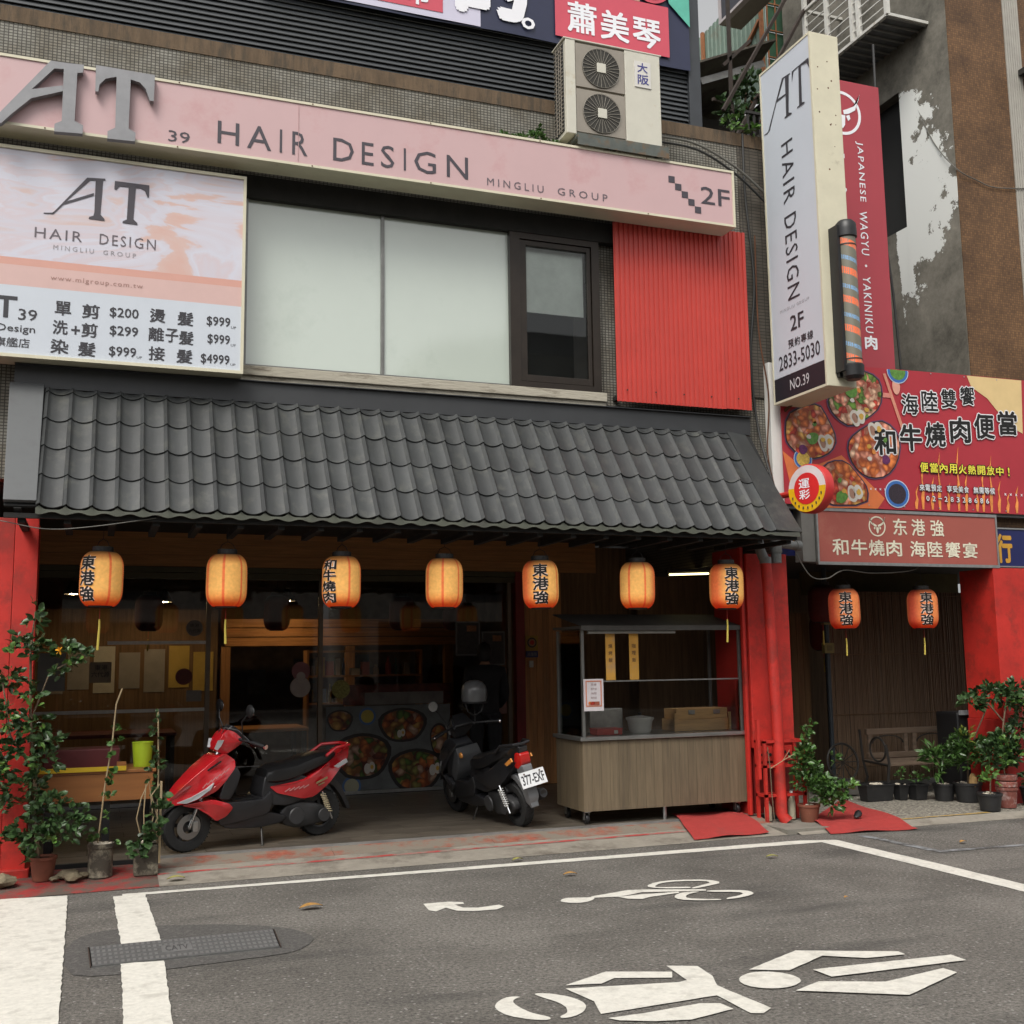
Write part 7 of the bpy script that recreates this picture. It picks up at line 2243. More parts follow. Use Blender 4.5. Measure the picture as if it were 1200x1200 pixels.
for k in range(2):
    MB().lathe([(.096, 0), (.108, .01), (.108, .05), (.096, .06)], (8.74, 9.08, .245 + k * .065), 'Z', 24, cap=True).build("stacked_ring", BRKP, t)
round_pot(9.10, 9.10, .12, .18, "leafy bush in a black pot at the right edge of the photograph", [((9.10, 9.05, .36), (.12, .1, .08), 60), ((9.2, 9.0, .55), (.1, .1, .15), 90), ((9.2, 9.0, .8), (.1, .1, .12), 70), ((8.98, 9.0, .32), (.06, .06, .05), 24)], .06, LG1, [[(9.08, 9.1, .2), (9.02, 9.08, .6), (8.98, 9.05, .8)]], 0,
          ([((9.12, 8.95, .75), (.1, .05, .12), 30)], LG2))
t = thing("wood_post_stump", "short yellowish bark stump in the big black pot", "stump", (8.66, 9.50, .2))
MB().lathe([(.035, 0), (.045, .03), (.04, .10), (.02, .14), (.001, .15)], (8.70, 9.50, .2), 'Z', 10, cap=False).build("stump", mat("bark yellow", (.32, .20, .08), .9, var=.4, scale=30, bump=.6), t)
t = thing("black_trash_bin", "black lidded bin in the shade behind the potted tree", "bin", (9.1, 10.2, .1))
B(9.0, 9.45, 10.0, 10.35, .06, .95).build("body", BLACK, t, bevel=.03, seg=3)
B(9.02, 9.15, 9.97, 10.0, .92, .97).build("lid_grip", mat("grey lid grip", (.25, .26, .27), .5), t)
# weeds on the roof line
for nm, lab, cs, sz, mtq in (("roof_weed", "green weeds growing on top of the pink sign left of the air conditioner", [((3.55, 9.2, 6.42), (.22, .06, .03), 90), ((3.75, 9.2, 6.50), (.05, .05, .10), 60), ((3.90, 9.2, 6.42), (.08, .06, .05), 50)], .045, LG3),
                             ("alley_creeper", "dark creeper foliage hanging in the alley left of the projecting sign", [((7.05, 11.0, 8.15), (.16, .2, .22), 90), ((7.32, 11.0, 8.5), (.16, .2, .22), 90), ((7.25, 11.0, 8.05), (.2, .15, .2), 70)], .085, LG1),
                             ("roof_weed", "small fresh weed on the brown roof edge at the alley corner", [((6.02, 9.40, 7.10), (.10, .05, .05), 30), ((6.3, 9.42, 7.08), (.08, .05, .04), 16)], .06, LG2)):
    t = thing(nm, lab, "plant", cs[0][0])
    plant_parts(t, cs, sz, mtq)
    if nm == "alley_creeper":
        MB().tube([(7.2, 11.0, 7.1), (7.2, 11.0, 8.0), (7.3, 11.0, 8.6)], .015, 6).build("stem", BARK, t)

# ------------------------------------------------------------------ scooters
def shell(pts, mt, name, parent, bevel=.012, sub=0, crown=0., wk=.84):
    """body panel from a side outline; pts are (x, z, half width); rounded over its rim"""
    if len(pts) >= 5:      # ease the corners of the outline
        pts = [tuple(a_ * (1 - f) + b_ * f for a_, b_ in zip(pts[i], pts[(i + 1) % len(pts)])) for i in range(len(pts)) for f in (.14, .86)]
    n = len(pts)
    cx = sum(p[0] for p in pts) / n; cz = sum(p[1] for p in pts) / n
    b = MB()
    L_ = [b.bm.verts.new((x, -w * wk, z)) for x, z, w in pts]
    L2 = [b.bm.verts.new((x, w * wk, z)) for x, z, w in pts]
    wav = sum(p[2] for p in pts) / n
    for ring, s in ((L_, -1), (L2, 1)):
        if crown:
            inner = [b.bm.verts.new((cx + (x - cx) * .55, s * (w * wk + crown), cz + (z - cz) * .55)) for x, z, w in pts]
            for i in range(n):
                b.bm.faces.new((ring[i], ring[(i + 1) % n], inner[(i + 1) % n], inner[i]))
            b.bm.faces.new(inner)
        else:
            b.bm.faces.new(ring)
    for i in range(n):
        b.bm.faces.new((L_[i], L_[(i + 1) % n], L2[(i + 1) % n], L2[i]))
    bmesh.ops.recalc_face_normals(b.bm, faces=b.bm.faces[:])
    es = [e for e in b.bm.edges if len(e.link_faces) == 2 and e.calc_face_angle(0) > R(35)]
    bmesh.ops.bevel(b.bm, geom=es, offset=bevel, segments=3, affect='EDGES', profile=.6, clamp_overlap=True)
    return b.build(name, mt, parent, smooth=True, local=True)

TYRE = mat("tyre rubber", (.016, .016, .016), .75, var=.25, scale=30, bump=.3, bscale=120)
RIMM = mat("dark alloy", (.05, .05, .052), .4, metal=.7, var=.2)
DISCM = mat("brake disc", (.25, .25, .25), .3, metal=.9)
BLKP = mat("scooter black plastic", (.018, .018, .02), .3, var=.2, scale=5, dirt=(.045, .042, .038), dscale=5, damt=.35)
ENG = mat("engine casing", (.05, .05, .052), .5, metal=.3, var=.2, dirt=(.03, .025, .02), damt=.4)
SEAT = mat("black vinyl seat", (.012, .012, .013), .32, var=.1, bump=.1, bscale=200)
LENS = mat("clear lens", (.45, .46, .48), .15, metal=.2, coat=.6)
REDL = mat("red tail lens", (.50, .015, .012), .15, coat=.7)
ORL = mat("orange lens", (.75, .30, .06), .2, coat=.6)
CREAMS = mat("cream spring", (.40, .34, .22), .5)
def wheel(t, x, r, w, disc_=True):
    z = r
    root = MB().lathe([(r * .62, -w * .42), (r * .75, -w * .5), (r * .93, -w * .46), (r * .99, -w * .2), (r, 0), (r * .99, w * .2), (r * .93, w * .46), (r * .75, w * .5), (r * .62, w * .42)], (x, 0, z), 'Y', 40, cap=False).build("wheel", TYRE, t, smooth=True, local=True)
    b = MB(); b.lathe([(r * .56, -w * .36), (r * .64, -w * .42), (r * .64, w * .42), (r * .56, w * .36), (r * .56, -w * .36)], (x, 0, z), 'Y', 32, cap=False)
    for k in range(5):
        a = 2 * math.pi * k / 5 + .3
        b.bar((x + .03 * math.cos(a), 0, z + .03 * math.sin(a)), (x + r * .6 * math.cos(a + .15), 0, z + r * .6 * math.sin(a + .15)), w * .5, .028, (math.sin(a), 0, -math.cos(a)))
    b.lathe([(.04, -w * .4), (.04, w * .4)], (x, 0, z), 'Y', 16)
    b.build("rim", RIMM, root, smooth=True, local=True)
    if disc_:
        b = MB(); b.lathe([(.05, -w * .62), (.10, -w * .62), (.10, -w * .56), (.05, -w * .56)], (x, 0, z), 'Y', 28, cap=False)
        b.lathe([(.001, -w * .8), (.016, -w * .8), (.016, -w * .3)], (x, 0, z), 'Y', 12, cap=False)
        b.build("brake_disc", DISCM, root, local=True)
    # tread grooves
    b = MB()
    for k in range(36):
        a = 2 * math.pi * k / 36
        b.bar((x + (r + .0005) * math.cos(a), -w * .32, z + (r - .004) * math.sin(a)), (x + (r + .0005) * math.cos(a + .06), w * .32, z + (r - .004) * math.sin(a + .06)), .006, .006)
    b.build("tread", BLACKMATT, root, kind="stuff", local=True)
def scooter(label, loc, rot, lean, body, accent, variant):
    t = thing("parked_scooter", label, "scooter", loc, "scooters parked in the arcade")
    t.rotation_euler = (R(lean), 0, R(rot))
    RW = 1.22
    wheel(t, 0, .205, .085)
    wheel(t, RW, .205, .10, False)
    # fork
    b = MB()
    for s in (-1, 1):
        b.tube([(0, s * .062, .205), (.075, s * .062, .42)], .015, 10)
        b.tube([(.075, s * .062, .42), (.12, s * .05, .52)], .022, 10)
    b.tube([(.10, 0, .47), (.30, 0, .88)], .025, 10)
    b.build("fork", CHROME if variant == 'red' else BLKP, t, smooth=True, local=True)
    shell([(-.235, .30, .045), (-.20, .36, .05), (-.10, .425, .052), (.05, .445, .052), (.17, .40, .05), (.18, .37, .05), (.05, .415, .05), (-.10, .395, .05), (-.19, .335, .045)], BLKP, "front_mudguard", t, .008)
    # nose and leg shield
    nose = shell([(-.205, .405, .045), (-.09, .53, .10), (.06, .66, .135), (.19, .755, .135), (.27, .775, .11), (.36, .715, .10), (.345, .66, .15), (.25, .56, .185), (.17, .49, .195), (.10, .455, .17), (-.03, .40, .11), (-.13, .385, .07)], body, "leg_shield", t, .018, crown=.012)
    wing = shell([(-.09, .385, .10), (.02, .405, .15), (.15, .425, .195), (.28, .385, .21), (.32, .345, .205), (.27, .28, .19), (.19, .245, .17), (.13, .30, .15), (.04, .355, .12)], body, "lower_cowl", t, .012, crown=.006)
    for s in (-1, 1):
        b = MB()
        pp = [(-.125, .41, .093), (-.02, .455, .143), (.08, .515, .185), (.14, .56, .196), (.11, .51, .196), (.02, .44, .160), (-.06, .405, .12)]
        n = len(pp)
        vs = [(x, s * (w * .84 + .012), z) for x, z, w in pp] + [(x, s * (w * .84 - .006), z) for x, z, w in pp]
        b.poly(vs, [tuple(range(n)), tuple(range(n, 2 * n))[::-1]] + [(i, (i + 1) % n, n + (i + 1) % n, n + i) for i in range(n)])
        b.build("headlight" if variant == 'red' else "side_lamp", LENS, nose, local=True)
        b = MB()
        for k in range(3):
            xx = .10 + k * .032; zz = .655 + k * .018
            b.bar((xx, s * .126, zz), (xx + .05, s * .126, zz + .03), .006, .012)
        b.build("air_slot", BLACK, nose, local=True)
    shell([(.20, .42, .19), (.24, .55, .185), (.345, .67, .15), (.37, .66, .14), (.40, .60, .15), (.36, .50, .17), (.30, .40, .17)], BLKP, "inner_shield", t, .012)
    # head cowl
    head = shell([(.19, .80, .06), (.20, .86, .085), (.245, .93, .09), (.29, .965, .07), (.345, .945, .10), (.42, .875, .12), (.40, .845, .11), (.35, .80, .08), (.30, .765, .06), (.24, .775, .05)], body, "head_cowl", t, .014, crown=.01)
    shell([(.28, .955, .06), (.33, 1.0, .07), (.36, .98, .09), (.44, .90, .12), (.42, .86, .11)], BLKP, "instrument_cover", t, .01)
    for s in (-1, 1):
        pp = [(.182, .815, .062), (.20, .885, .088), (.25, .885, .098), (.235, .84, .085), (.21, .80, .066)]
        n = len(pp)
        b = MB(); b.poly([(x - .004, s * (w * .84 + .01), z) for x, z, w in pp] + [(x + .01, s * (w * .84 - .01), z) for x, z, w in pp], [tuple(range(n)), tuple(range(n, 2 * n))[::-1]] + [(i, (i + 1) % n, n + (i + 1) % n, n + i) for i in range(n)])
        b.build("indicator", LENS, head, local=True)
    b = MB()
    for s in (-1, 1):
        b.tube([(.38, s * .10, .885), (.42, s * .22, .87), (.46, s * .33, .855)], .012, 10)
    b.build("handlebar", BLKP, t, smooth=True, local=True)
    for s in (-1, 1):
        g = MB(); g.tube([(.43, s * .235, .868), (.475, s * .36, .848)], .019, 12)
        g.build("grip", BLACK, t, smooth=True, local=True)
        g = MB(); g.tube([(.475, s * .362, .848), (.479, s * .375, .846)], .020, 12)
        g.build("bar_end", CHROME, t, local=True)
        g = MB(); g.tube([(.385, s * .22, .875), (.40, s * .34, .845)], .005, 6)
        g.build("brake_lever", CHROME, t, local=True)
        m_ = MB(); m_.tube([(.385, s * .15, .89), (.34, s * .20, 1.04), (.36, s * .25, 1.10)], .006, 8)
        mm_ = m_.build("mirror", BLACK, t, smooth=True, local=True)
        q = MB(); q.lathe([(.001, 0), (.035, .004), (.052, .014), (.055, .026), (.05, .032)], (.35, s * .27, 1.13), 'X', 20, cap=True)
        q.build("mirror_head", BLACK, mm_, smooth=True, local=True)
        q = MB(); q.lathe([(.047, .033), (.047, .035)], (.35, s * .27, 1.13), 'X', 20, cap=True)
        q.build("mirror_glass", CHROME, mm_, local=True)
    for k, (y_, dz) in enumerate(((-.05, .0), (.03, .02))):
        g = MB(); g.tube([(.43, y_ * 4, .87), (.36, y_ * 2.2, .96 + dz), (.27, y_, .98), (.22, y_ * .5, .86), (.24, y_ * .5, .77)], .004, 6)
        g.build("cable", BLACK, t, smooth=True, local=True)
    g = MB(); g.tube([(.20, -.055, .62), (.05, -.075, .40), (.0, -.075, .27)], .004, 6)
    g.build("brake_hose", BLACK, t, smooth=True, local=True)
    g = MB(); g.box(.02, .06, -.088, -.062, .17, .25)
    g.build("brake_caliper", STEEL, t, bevel=.006, local=True)
    for k in range(4):
        g = MB(); g.bar((.34, -.10 + k * .066, .392), (.58, -.10 + k * .066, .392), .02, .006)
        g.build("floor_strip", BLACK, t, local=True)
    # floor, underside
    shell([(.24, .40, .17), (.30, .385, .18), (.60, .385, .18), (.68, .45, .16), (.70, .36, .17), (.66, .26, .17), (.40, .22, .17), (.24, .20, .15), (.20, .28, .16)], BLKP, "floor_board", t, .015)
    shell([(.21, .23, .14), (.30, .17, .15), (.60, .15, .15), (.80, .17, .14), (.86, .22, .14), (.66, .275, .16), (.40, .245, .165)], BLKP, "belly_pan", t, .012)
    shell([(.60, .40, .14), (.63, .56, .12), (.72, .60, .13), (.95, .56, .14), (1.15, .50, .13), (1.10, .36, .13), (.86, .30, .14), (.68, .33, .16)], BLKP, "under_seat", t, .015)
    # seat
    b = MB()
    secs = []
    for x, zb, zt, w in ((.635, .50, .555, .10), (.66, .50, .615, .125), (.72, .49, .645, .14), (.82, .495, .655, .145), (.92, .515, .665, .145), (1.0, .54, .69, .14), (1.10, .575, .715, .135), (1.22, .62, .728, .12), (1.31, .66, .728, .09), (1.345, .69, .715, .05)):
        ring = []
        for k in range(14):
            a = 2 * math.pi * k / 14
            c_, s_ = math.cos(a), math.sin(a)
            e = .62
            ring.append((x, w * abs(c_) ** e * (1 if c_ > 0 else -1), (zb + zt) / 2 + (zt - zb) / 2 * abs(s_) ** e * (1 if s_ > 0 else -1)))
        secs.append(ring)
    b.loft(secs)
    b.build("seat", SEAT, t, smooth=True, local=True)
    # tail
    tail = shell([(.672, .475, .142), (.74, .485, .155), (.86, .487, .165), (1.0, .52, .165), (1.16, .59, .15), (1.30, .68, .12), (1.40, .74, .09), (1.49, .752, .05), (1.47, .66, .055), (1.38, .57, .09), (1.26, .46, .13), (1.10, .36, .15), (.98, .355, .165), (.82, .40, .165), (.74, .42, .155)], accent, "tail_cowl", t, .014, crown=.008)
    rail = MB(); rail.tube([(1.20, -.13, .70), (1.30, -.125, .765), (1.46, -.08, .775), (1.49, 0, .772), (1.46, .08, .775), (1.30, .125, .765), (1.20, .13, .70)], .014, 8)
    rail.build("grab_rail", accent if variant == 'red' else BLKP, t, smooth=True, local=True)
    tl = shell([(1.40, .60, .05), (1.46, .735, .035), (1.505, .70, .03), (1.47, .60, .045), (1.42, .57, .05)] if variant == 'red' else [(1.38, .56, .075), (1.42, .70, .075), (1.50, .69, .055), (1.50, .60, .06), (1.44, .55, .07)], REDL, "tail_light", t, .01)
    for s in (-1, 1):
        shell_pts = [(1.30, .60), (1.42, .66), (1.44, .63), (1.34, .585)]
        MB().prism(shell_pts, (0, s * .112 if s > 0 else s * .098, 0), (1, 0, 0), (0, 0, 1), .014).build("rear_indicator", LENS if variant == 'red' else ORL, t, local=True)
    # rear mudguard and plate
    shell([(1.24, .47, .06), (1.34, .50, .06), (1.42, .42, .055), (1.50, .28, .05), (1.53, .21, .045), (1.50, .20, .045), (1.43, .32, .05), (1.34, .42, .055)], BLKP if variant == 'red' else mat("grey mudguard", (.14, .145, .15), .4), "rear_mudguard", t, .006)
    # engine, transmission case, muffler, shocks, stand
    shell([(.80, .24, .10), (.86, .31, .12), (1.0, .325, .12), (1.14, .30, .12), (1.28, .25, .11), (1.30, .19, .10), (1.22, .12, .10), (.96, .10, .11), (.84, .14, .10)], ENG, "engine_case", t, .03, crown=.01)
    for x, z, r_ in ((.93, .215, .075), (1.20, .20, .06)):
        MB().lathe([(r_, -.005), (r_ * .9, -.016), (.001, -.018)], (x, -.135, z), 'Y', 24, cap=False).build("case_cover", ENG, t, smooth=True, local=True)
    shell([(.96, .30, .07), (1.02, .38, .08), (1.14, .38, .08), (1.18, .32, .08), (1.10, .28, .07)], ENG, "air_filter", t, .015)
    b = MB(); b.tube([(.95, .13, .17), (1.05, .15, .17)], .02, 10); b.tube([(1.02, .155, .19), (1.10, .16, .20), (1.38, .165, .27), (1.42, .165, .28)], .05, 16, radii=[.035, .052, .055, .04])
    b.build("muffler", ENG, t, smooth=True, local=True)
    b = MB(); b.lathe([(.022, 0), (.03, .002)], (1.42, .165, .28), 'X', 14); b.build("muffler_outlet", DARKMETAL, t, local=True)
    for s in ((-1,) if variant == 'red' else (-1, 1)):
        b = MB(); b.tube([(1.175, s * .135, .40), (1.285, s * .135, .16)], .010, 8)
        sh = b.build("shock_absorber", CHROME, t, smooth=True, local=True)
        b = MB()
        pts_ = []
        for k in range(90):
            u = k / 89
            c_ = Vector((1.185, s * .135, .375)).lerp(Vector((1.255, s * .135, .225)), u)
            a = u * 2 * math.pi * 8
            pts_.append(c_ + Vector((math.cos(a) * .022, math.sin(a) * .022, 0)))
        b.tube(pts_, .0055, 5)
        b.build("spring", CREAMS if variant == 'red' else mat("pale spring", (.5, .5, .48), .4), sh, smooth=True, local=True)
    b = MB(); b.tube([(.62, -.10, .15), (.60, -.17, .02), (.58, -.19, -.002)], .009, 8)
    b.build("side_stand", DARKMETAL, t, smooth=True, local=True)
    if variant == 'red':
        text("YAMAHA", (.455, -.150, .183), (.165, 0, .004), (0, -.004, .028), t, mat("silver lettering", (.5, .5, .48), .4), .02, .002)
        me = None
        b = MB()
        for k in range(5):
            x = .80 + k * .045
            b.bar((x, -.148, .43 + k * .004), (x + .05, -.148, .455 + k * .004), .003, .009)
        b.build("decal", mat("pink decal", (.5, .22, .22), .4), tail, local=True)
        b = MB()
        for k in range(6):
            x = .06 + k * .035
            b.bar((x, -.136 - k * .005, .52 + k * .022), (x + .035, -.143 - k * .005, .56 + k * .022), .003, .007)
        b.build("decal", mat("pink decal", (.5, .22, .22), .4), nose, local=True)
        b = MB(); b.bar((1.11, -.137, .475), (1.22, -.135, .515), .006, .016); b.bar((1.13, -.137, .455), (1.19, -.136, .475), .006, .008)
        b.build("badge", mat("badge gold", (.35, .28, .15), .3, metal=.6), tail, local=True)
        shell([(.99, .60, .151), (1.05, .65, .143), (1.04, .60, .15)], BLKP, "seat_trim", t, .002)
    else:
        pl_ = MB()
        Rm = Matrix.Rotation(R(-18), 3, 'Y')
        pl_.box(1.565, 1.571, -.13, .13, .40, .54)
        for v in pl_.bm.verts:
            v.co = Vector((1.568, 0, .47)) + Rm @ (v.co - Vector((1.568, 0, .47)))
        p_ = pl_.build("licence_plate", mat("white plate", (.74, .75, .76), .4), t, bevel=.002, local=True)
        O = Vector((1.568, 0, .47)) + Rm @ Vector((.0035, -.115, -.045))
        me = place_text(glyphs("377-EXF", .03), O, Rm @ Vector((0, .23, 0)), Rm @ Vector((0, 0, .085)), .0012)
        finish("lettering", me, INK, p_, local=True)
        for s in (-1, 1):
            MB().lathe([(.007, 0), (.007, .006)], (1.560, s * .08, .52), 'X', 10).build("bolt", RUST, p_, local=True)
        shell([(1.40, .56, .07), (1.50, .59, .06), (1.525, .52, .05), (1.50, .36, .05), (1.44, .42, .06)], mat("grey tail plastic", (.15, .155, .16), .4), "plate_holder", t, .008)
        b = MB(); b.box(1.50, 1.515, -.035, .035, .32, .35)
        b.build("reflector", REDL, t, local=True)
        fl2 = shell([(1.42, .38, .065), (1.50, .40, .065), (1.535, .30, .06), (1.50, .22, .05), (1.45, .25, .055)], mat("grey flap", (.16, .165, .17), .4), "mud_flap", t, .02)
        shell([(.36, .60, .165), (.40, .70, .14), (.44, .62, .15), (.42, .46, .18), (.34, .36, .18), (.30, .45, .19)], mat("dull grey panel", (.06, .062, .065), .5), "knee_panel", t, .012)
        q = MB(); q.lathe([(.001, -.02), (.025, -.015), (.03, .0)], (.46, -.10, .62), 'Y', 14, cap=False)
        q.build("front_indicator", ORL, t, smooth=True, local=True)
    return t
REDB2 = mat("scooter red paint", (.48, .012, .018), .25, var=.04, coat=1.0)
scooter("bright red scooter with black seat parked sideways in front of the shop glass", (.735, 9.55, .1), 20.5, 4, REDB2, REDB2, 'red')
DGP = mat("scooter dark grey paint", (.035, .036, .04), .3, var=.1, coat=.4)
scooter("dark grey scooter with white plate 377-EXF parked facing the shop", (3.478, 10.88, .1), -80, 11, DGP, mat("scooter black paint", (.016, .016, .018), .3, coat=.4), 'grey')
t = thing("open_face_helmet", "round grey helmet hung on the handlebar of the dark grey scooter", "helmet", (3.55, 10.72, 1.0))
b = MB()
b.lathe([(.118, -.09), (.125, -.03), (.125, .03), (.112, .075), (.08, .108), (.04, .124), (.001, .128)], (3.50, 10.45, 1.278), 'Z', 32, cap=False)
b.build("shell", mat("grey helmet paint", (.12, .125, .13), .3, coat=.3), t, smooth=True)
b = MB(); b.lathe([(.119, -.10), (.128, -.095), (.128, -.085), (.119, -.08)], (3.50, 10.45, 1.278), 'Z', 32, cap=False)
b.build("edge_trim", BLACK, t)
b = MB(); b.lathe([(.001, -.04), (.09, -.05), (.112, -.09)], (3.50, 10.45, 1.278), 'Z', 24, cap=False)
b.build("padding", BLACKMATT, t)
b = MB(); b.tube([(3.40, 10.44, 1.2), (3.43, 10.44, 1.10), (3.50, 10.44, 1.06), (3.57, 10.44, 1.1), (3.60, 10.44, 1.2)], .008, 6)
b.build("strap", BLACK, t)

# ------------------------------------------------------------------ person standing behind the scooter
def skinned(verts, edges, radii, mt, name, parent, sub=2, root=0, smooth=True):
    me = bpy.data.meshes.new(name)
    me.from_pydata([Vector(v) for v in verts], edges, [])
    o = bpy.data.objects.new("tmp", me)
    COL.objects.link(o)
    md = o.modifiers.new("skin", 'SKIN')
    md.use_smooth_shade = True
    for i, r_ in enumerate(radii):
        sv = me.skin_vertices[0].data[i]
        sv.radius = (r_, r_) if not isinstance(r_, tuple) else r_
        sv.use_root = (i == root)
    s_ = o.modifiers.new("sub", 'SUBSURF'); s_.levels = sub
    dg = bpy.context.evaluated_depsgraph_get()
    dg.update()
    m2 = bpy.data.meshes.new_from_object(o.evaluated_get(dg))
    bpy.data.objects.remove(o)
    m2.materials.clear()
    return finish(name, m2, mt, parent, smooth=True, local=True)
per = thing("person", "person in black hooded jacket and trousers standing behind the dark grey scooter, head bowed", "person", (4.17, 12.05, .1))
per.rotation_euler = (0, 0, R(170))
SKIN = mat("skin", (.36, .20, .13), .55, var=.06)
JACK = mat("black jacket", (.010, .010, .012), .85, var=.3, scale=12, bump=.3, bscale=30)
V = [(0, 0, .92), (0, .01, 1.08), (0, .02, 1.22), (0, .0, 1.36), (0, -.01, 1.43), (0, -.03, 1.50),
     (.10, 0, .86), (.105, -.02, .48), (.11, .02, .09), (.115, -.10, .03), (-.10, 0, .86), (-.11, -.02, .48), (-.12, .02, .09), (-.125, -.10, .03),
     (.17, .01, 1.35), (.215, .0, 1.10), (.17, -.17, .97), (.12, -.25, 1.0), (-.17, .01, 1.35), (-.215, .0, 1.10), (-.17, -.17, .97), (-.12, -.25, 1.0)]
E_ = [(0, 1), (1, 2), (2, 3), (3, 4), (4, 5), (0, 6), (6, 7), (7, 8), (8, 9), (0, 10), (10, 11), (11, 12), (12, 13), (3, 14), (14, 15), (15, 16), (16, 17), (3, 18), (18, 19), (19, 20), (20, 21)]
RAD = [(.11, .08), (.11, .08), (.13, .09), (.11, .075), (.058, .058), (.055, .055), .085, .062, .042, .035, .085, .062, .042, .035, .055, .040, .032, .026, .055, .040, .032, .026]
skinned(V, E_, RAD, SKIN, "body", per)
# head with face
b = MB()
bmesh.ops.create_uvsphere(b.bm, u_segments=28, v_segments=20, radius=1)
for v in b.bm.verts:
    x, y, z = v.co
    fx = .074 * (1 - .22 * max(0, -z) ** 1.5)
    fy = .092
    v.co = Vector((x * fx, y * fy, z * .115))
    if y < -.6 and abs(x) < .22 and -.35 < z < .1:
        v.co.y -= .018 * (1 - abs(x) / .22) * (1 - (z + .35) / .5)
    if y < -.5 and .05 < z < .22 and .2 < abs(x) < .6:
        v.co.y += .008
for s in (-1, 1):
    bmesh.ops.create_uvsphere(b.bm, u_segments=8, v_segments=6, radius=.02, matrix=Matrix.Translation((s * .075, .005, 0)) @ Matrix.Diagonal((.4, .8, 1.4, 1)))
hm = Matrix.Translation((0, -.045, 1.575)) @ Matrix.Rotation(R(18), 4, 'X')
for v in b.bm.verts:
    v.co = hm @ v.co
hd = b.build("head", SKIN, per, smooth=True, local=True)
for s in (-1, 1):
    q = MB()
    bmesh.ops.create_uvsphere(q.bm, u_segments=8, v_segments=6, radius=.011)
    for v in q.bm.verts:
        v.co = hm @ (v.co + Vector((s * .028, -.079, .015)))
    q.build("eye", BLACK, hd, smooth=True, local=True)
q = MB(); q.box(-.02, .02, -.090, -.084, -.052, -.046)
for v in q.bm.verts:
    v.co = hm @ v.co
q.build("mouth", mat("lips", (.30, .10, .08), .5), hd, local=True)
b = MB()
bmesh.ops.create_uvsphere(b.bm, u_segments=24, v_segments=16, radius=1)
for v in list(b.bm.verts):
    if v.co.y < -.45 and v.co.z < .45:
        b.bm.verts.remove(v)
for v in b.bm.verts:
    v.co = hm @ Vector((v.co.x * .084, v.co.y * .104 + .004, v.co.z * .126 + .004))
b.build("hair", mat("black hair", (.008, .007, .007), .6, bump=.4, bscale=150), per, smooth=True, local=True)
JR = [(.19, .15), (.165, .125), (.185, .14), (.15, .105), (.07, .07)]
skinned([(0, 0, .76), (0, .01, 1.05), (0, .02, 1.22), (0, 0, 1.37), (0, -.01, 1.45), (.175, .01, 1.36), (.225, .0, 1.10), (.175, -.165, .975), (.13, -.24, .998), (-.175, .01, 1.36), (-.225, .0, 1.10), (-.175, -.165, .975), (-.13, -.24, .998)],
        [(0, 1), (1, 2), (2, 3), (3, 4), (3, 5), (5, 6), (6, 7), (7, 8), (3, 9), (9, 10), (10, 11), (11, 12)], JR + [.085, .066, .056, .046, .085, .066, .056, .046], JACK, "jacket", per)
skinned([(0, 0, 1.02), (.10, 0, .84), (.105, -.02, .48), (.11, .02, .10), (-.10, 0, .84), (-.11, -.02, .48), (-.12, .02, .10)], [(0, 1), (1, 2), (2, 3), (0, 4), (4, 5), (5, 6)], [(.16, .12), .10, .078, .06, .10, .078, .06], mat("black trousers", (.012, .012, .014), .9, var=.3), "trousers", per)
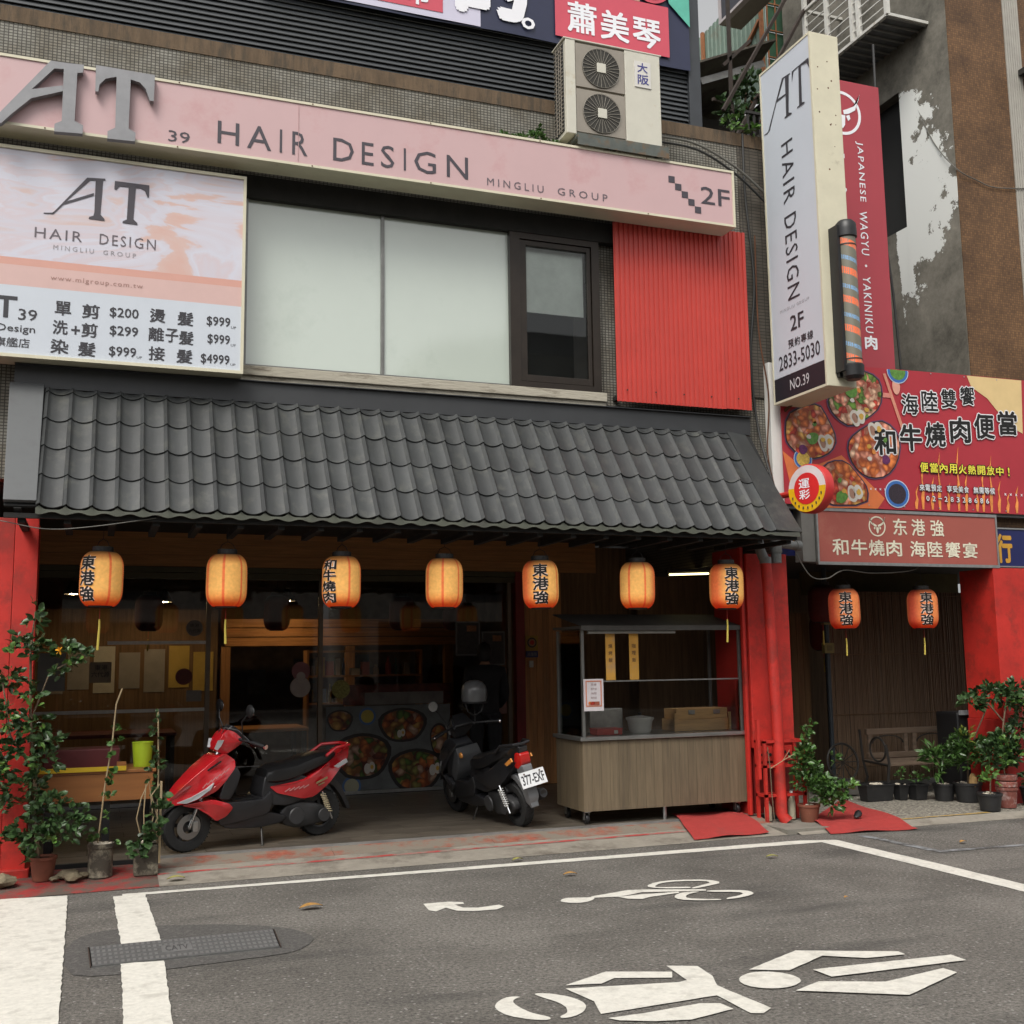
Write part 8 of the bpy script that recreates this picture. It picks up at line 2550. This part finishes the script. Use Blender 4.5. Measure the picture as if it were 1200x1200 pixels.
for s in (-1, 1):
    b = MB()
    b.loft([[(s * .115 + x * .048, y, z) for x, z in ((-1, .0), (1, .0), (1, h * .6), (.6, h), (-.6, h), (-1, h * .6))] for y, h in ((.06, .07), (.0, .09), (-.08, .07), (-.15, .045), (-.18, .03))])
    b.build("shoe", BLACK, per, smooth=True, local=True)
    # hand with five fingers, closed on the bag strap in front
    hb = MB()
    bx, by, bz = s * .115, -.265, 1.0
    hb.loft([[(bx + u * .036, by + dy, bz + w * .014) for u, w in ((-1, -.6), (-.6, -1), (.6, -1), (1, -.6), (1, .6), (.6, 1), (-.6, 1), (-1, .6))] for dy in (.03, 0, -.035, -.05)])
    for k, (fx, ln) in enumerate(((-.027, .058), (-.009, .068), (.009, .064), (.027, .050))):
        hb.tube([(bx + fx, by - .045, bz), (bx + fx, by - .045 - ln * .5, bz - .006), (bx + fx, by - .045 - ln * .75, bz - .03), (bx + fx, by - .045 - ln * .6, bz - .05)], .008, 8, radii=[.009, .009, .008, .006])
    hb.tube([(bx - s * .03, by + .0, bz), (bx - s * .055, by - .03, bz - .01), (bx - s * .05, by - .058, bz - .025)], .009, 8, radii=[.011, .010, .007])
    hb.build("hand", SKIN, per, smooth=True, local=True)

# ------------------------------------------------------------------ the other side of the street (seen in the reflections)
OPW = mat("plain grey render", (.40, .38, .34), .9, var=.2)
OPD = mat("opposite window", (.03, .035, .04), .2)
for i, (x0, x1, h, lab) in enumerate(((-22, -6, 9, "grey building across the street, seen only as a reflection, leftmost"), (-5.5, 7, 7.5, "low building with hipped roof across the street, seen only as a reflection"), (8.6, 22, 10.6, "taller building across the street, seen only as a reflection, rightmost"))):
    t = thing("opposite_building", lab, "building", ((x0 + x1) / 2, -11, 0))
    B(x0, x1, -18, -11, 0, h).build("wall", OPW, t)

    rb2 = MB(); rb2.poly([(x0, -18, h), (x1, -18, h), (x1, -11, h), (x0, -11, h), ((x0 + x1) / 2 - 2, -14.5, h + 1.8), ((x0 + x1) / 2 + 2, -14.5, h + 1.8)], [(0, 1, 5, 4), (1, 2, 5), (2, 3, 4, 5), (3, 0, 4)])
    rb2.build("roof", DARKMETAL, t)
    w0 = B(x0 + .8, x0 + 2.4, -11.02, -10.97, 3.6, 5.2).build("window", OPD, t)
    copies(w0, t, [(2.6 * k, 0, 2.9 * j) for j in range(2 if h > 8 else 1) for k in range(int((x1 - x0) / 2.6) - 0) if (k or j) and x0 + .8 + 2.6 * k + 1.6 < x1])
    B(x0 + .3, x1 - .3, -11.04, -10.98, .1, 2.9).build("shop_opening", BLACKMATT, t)
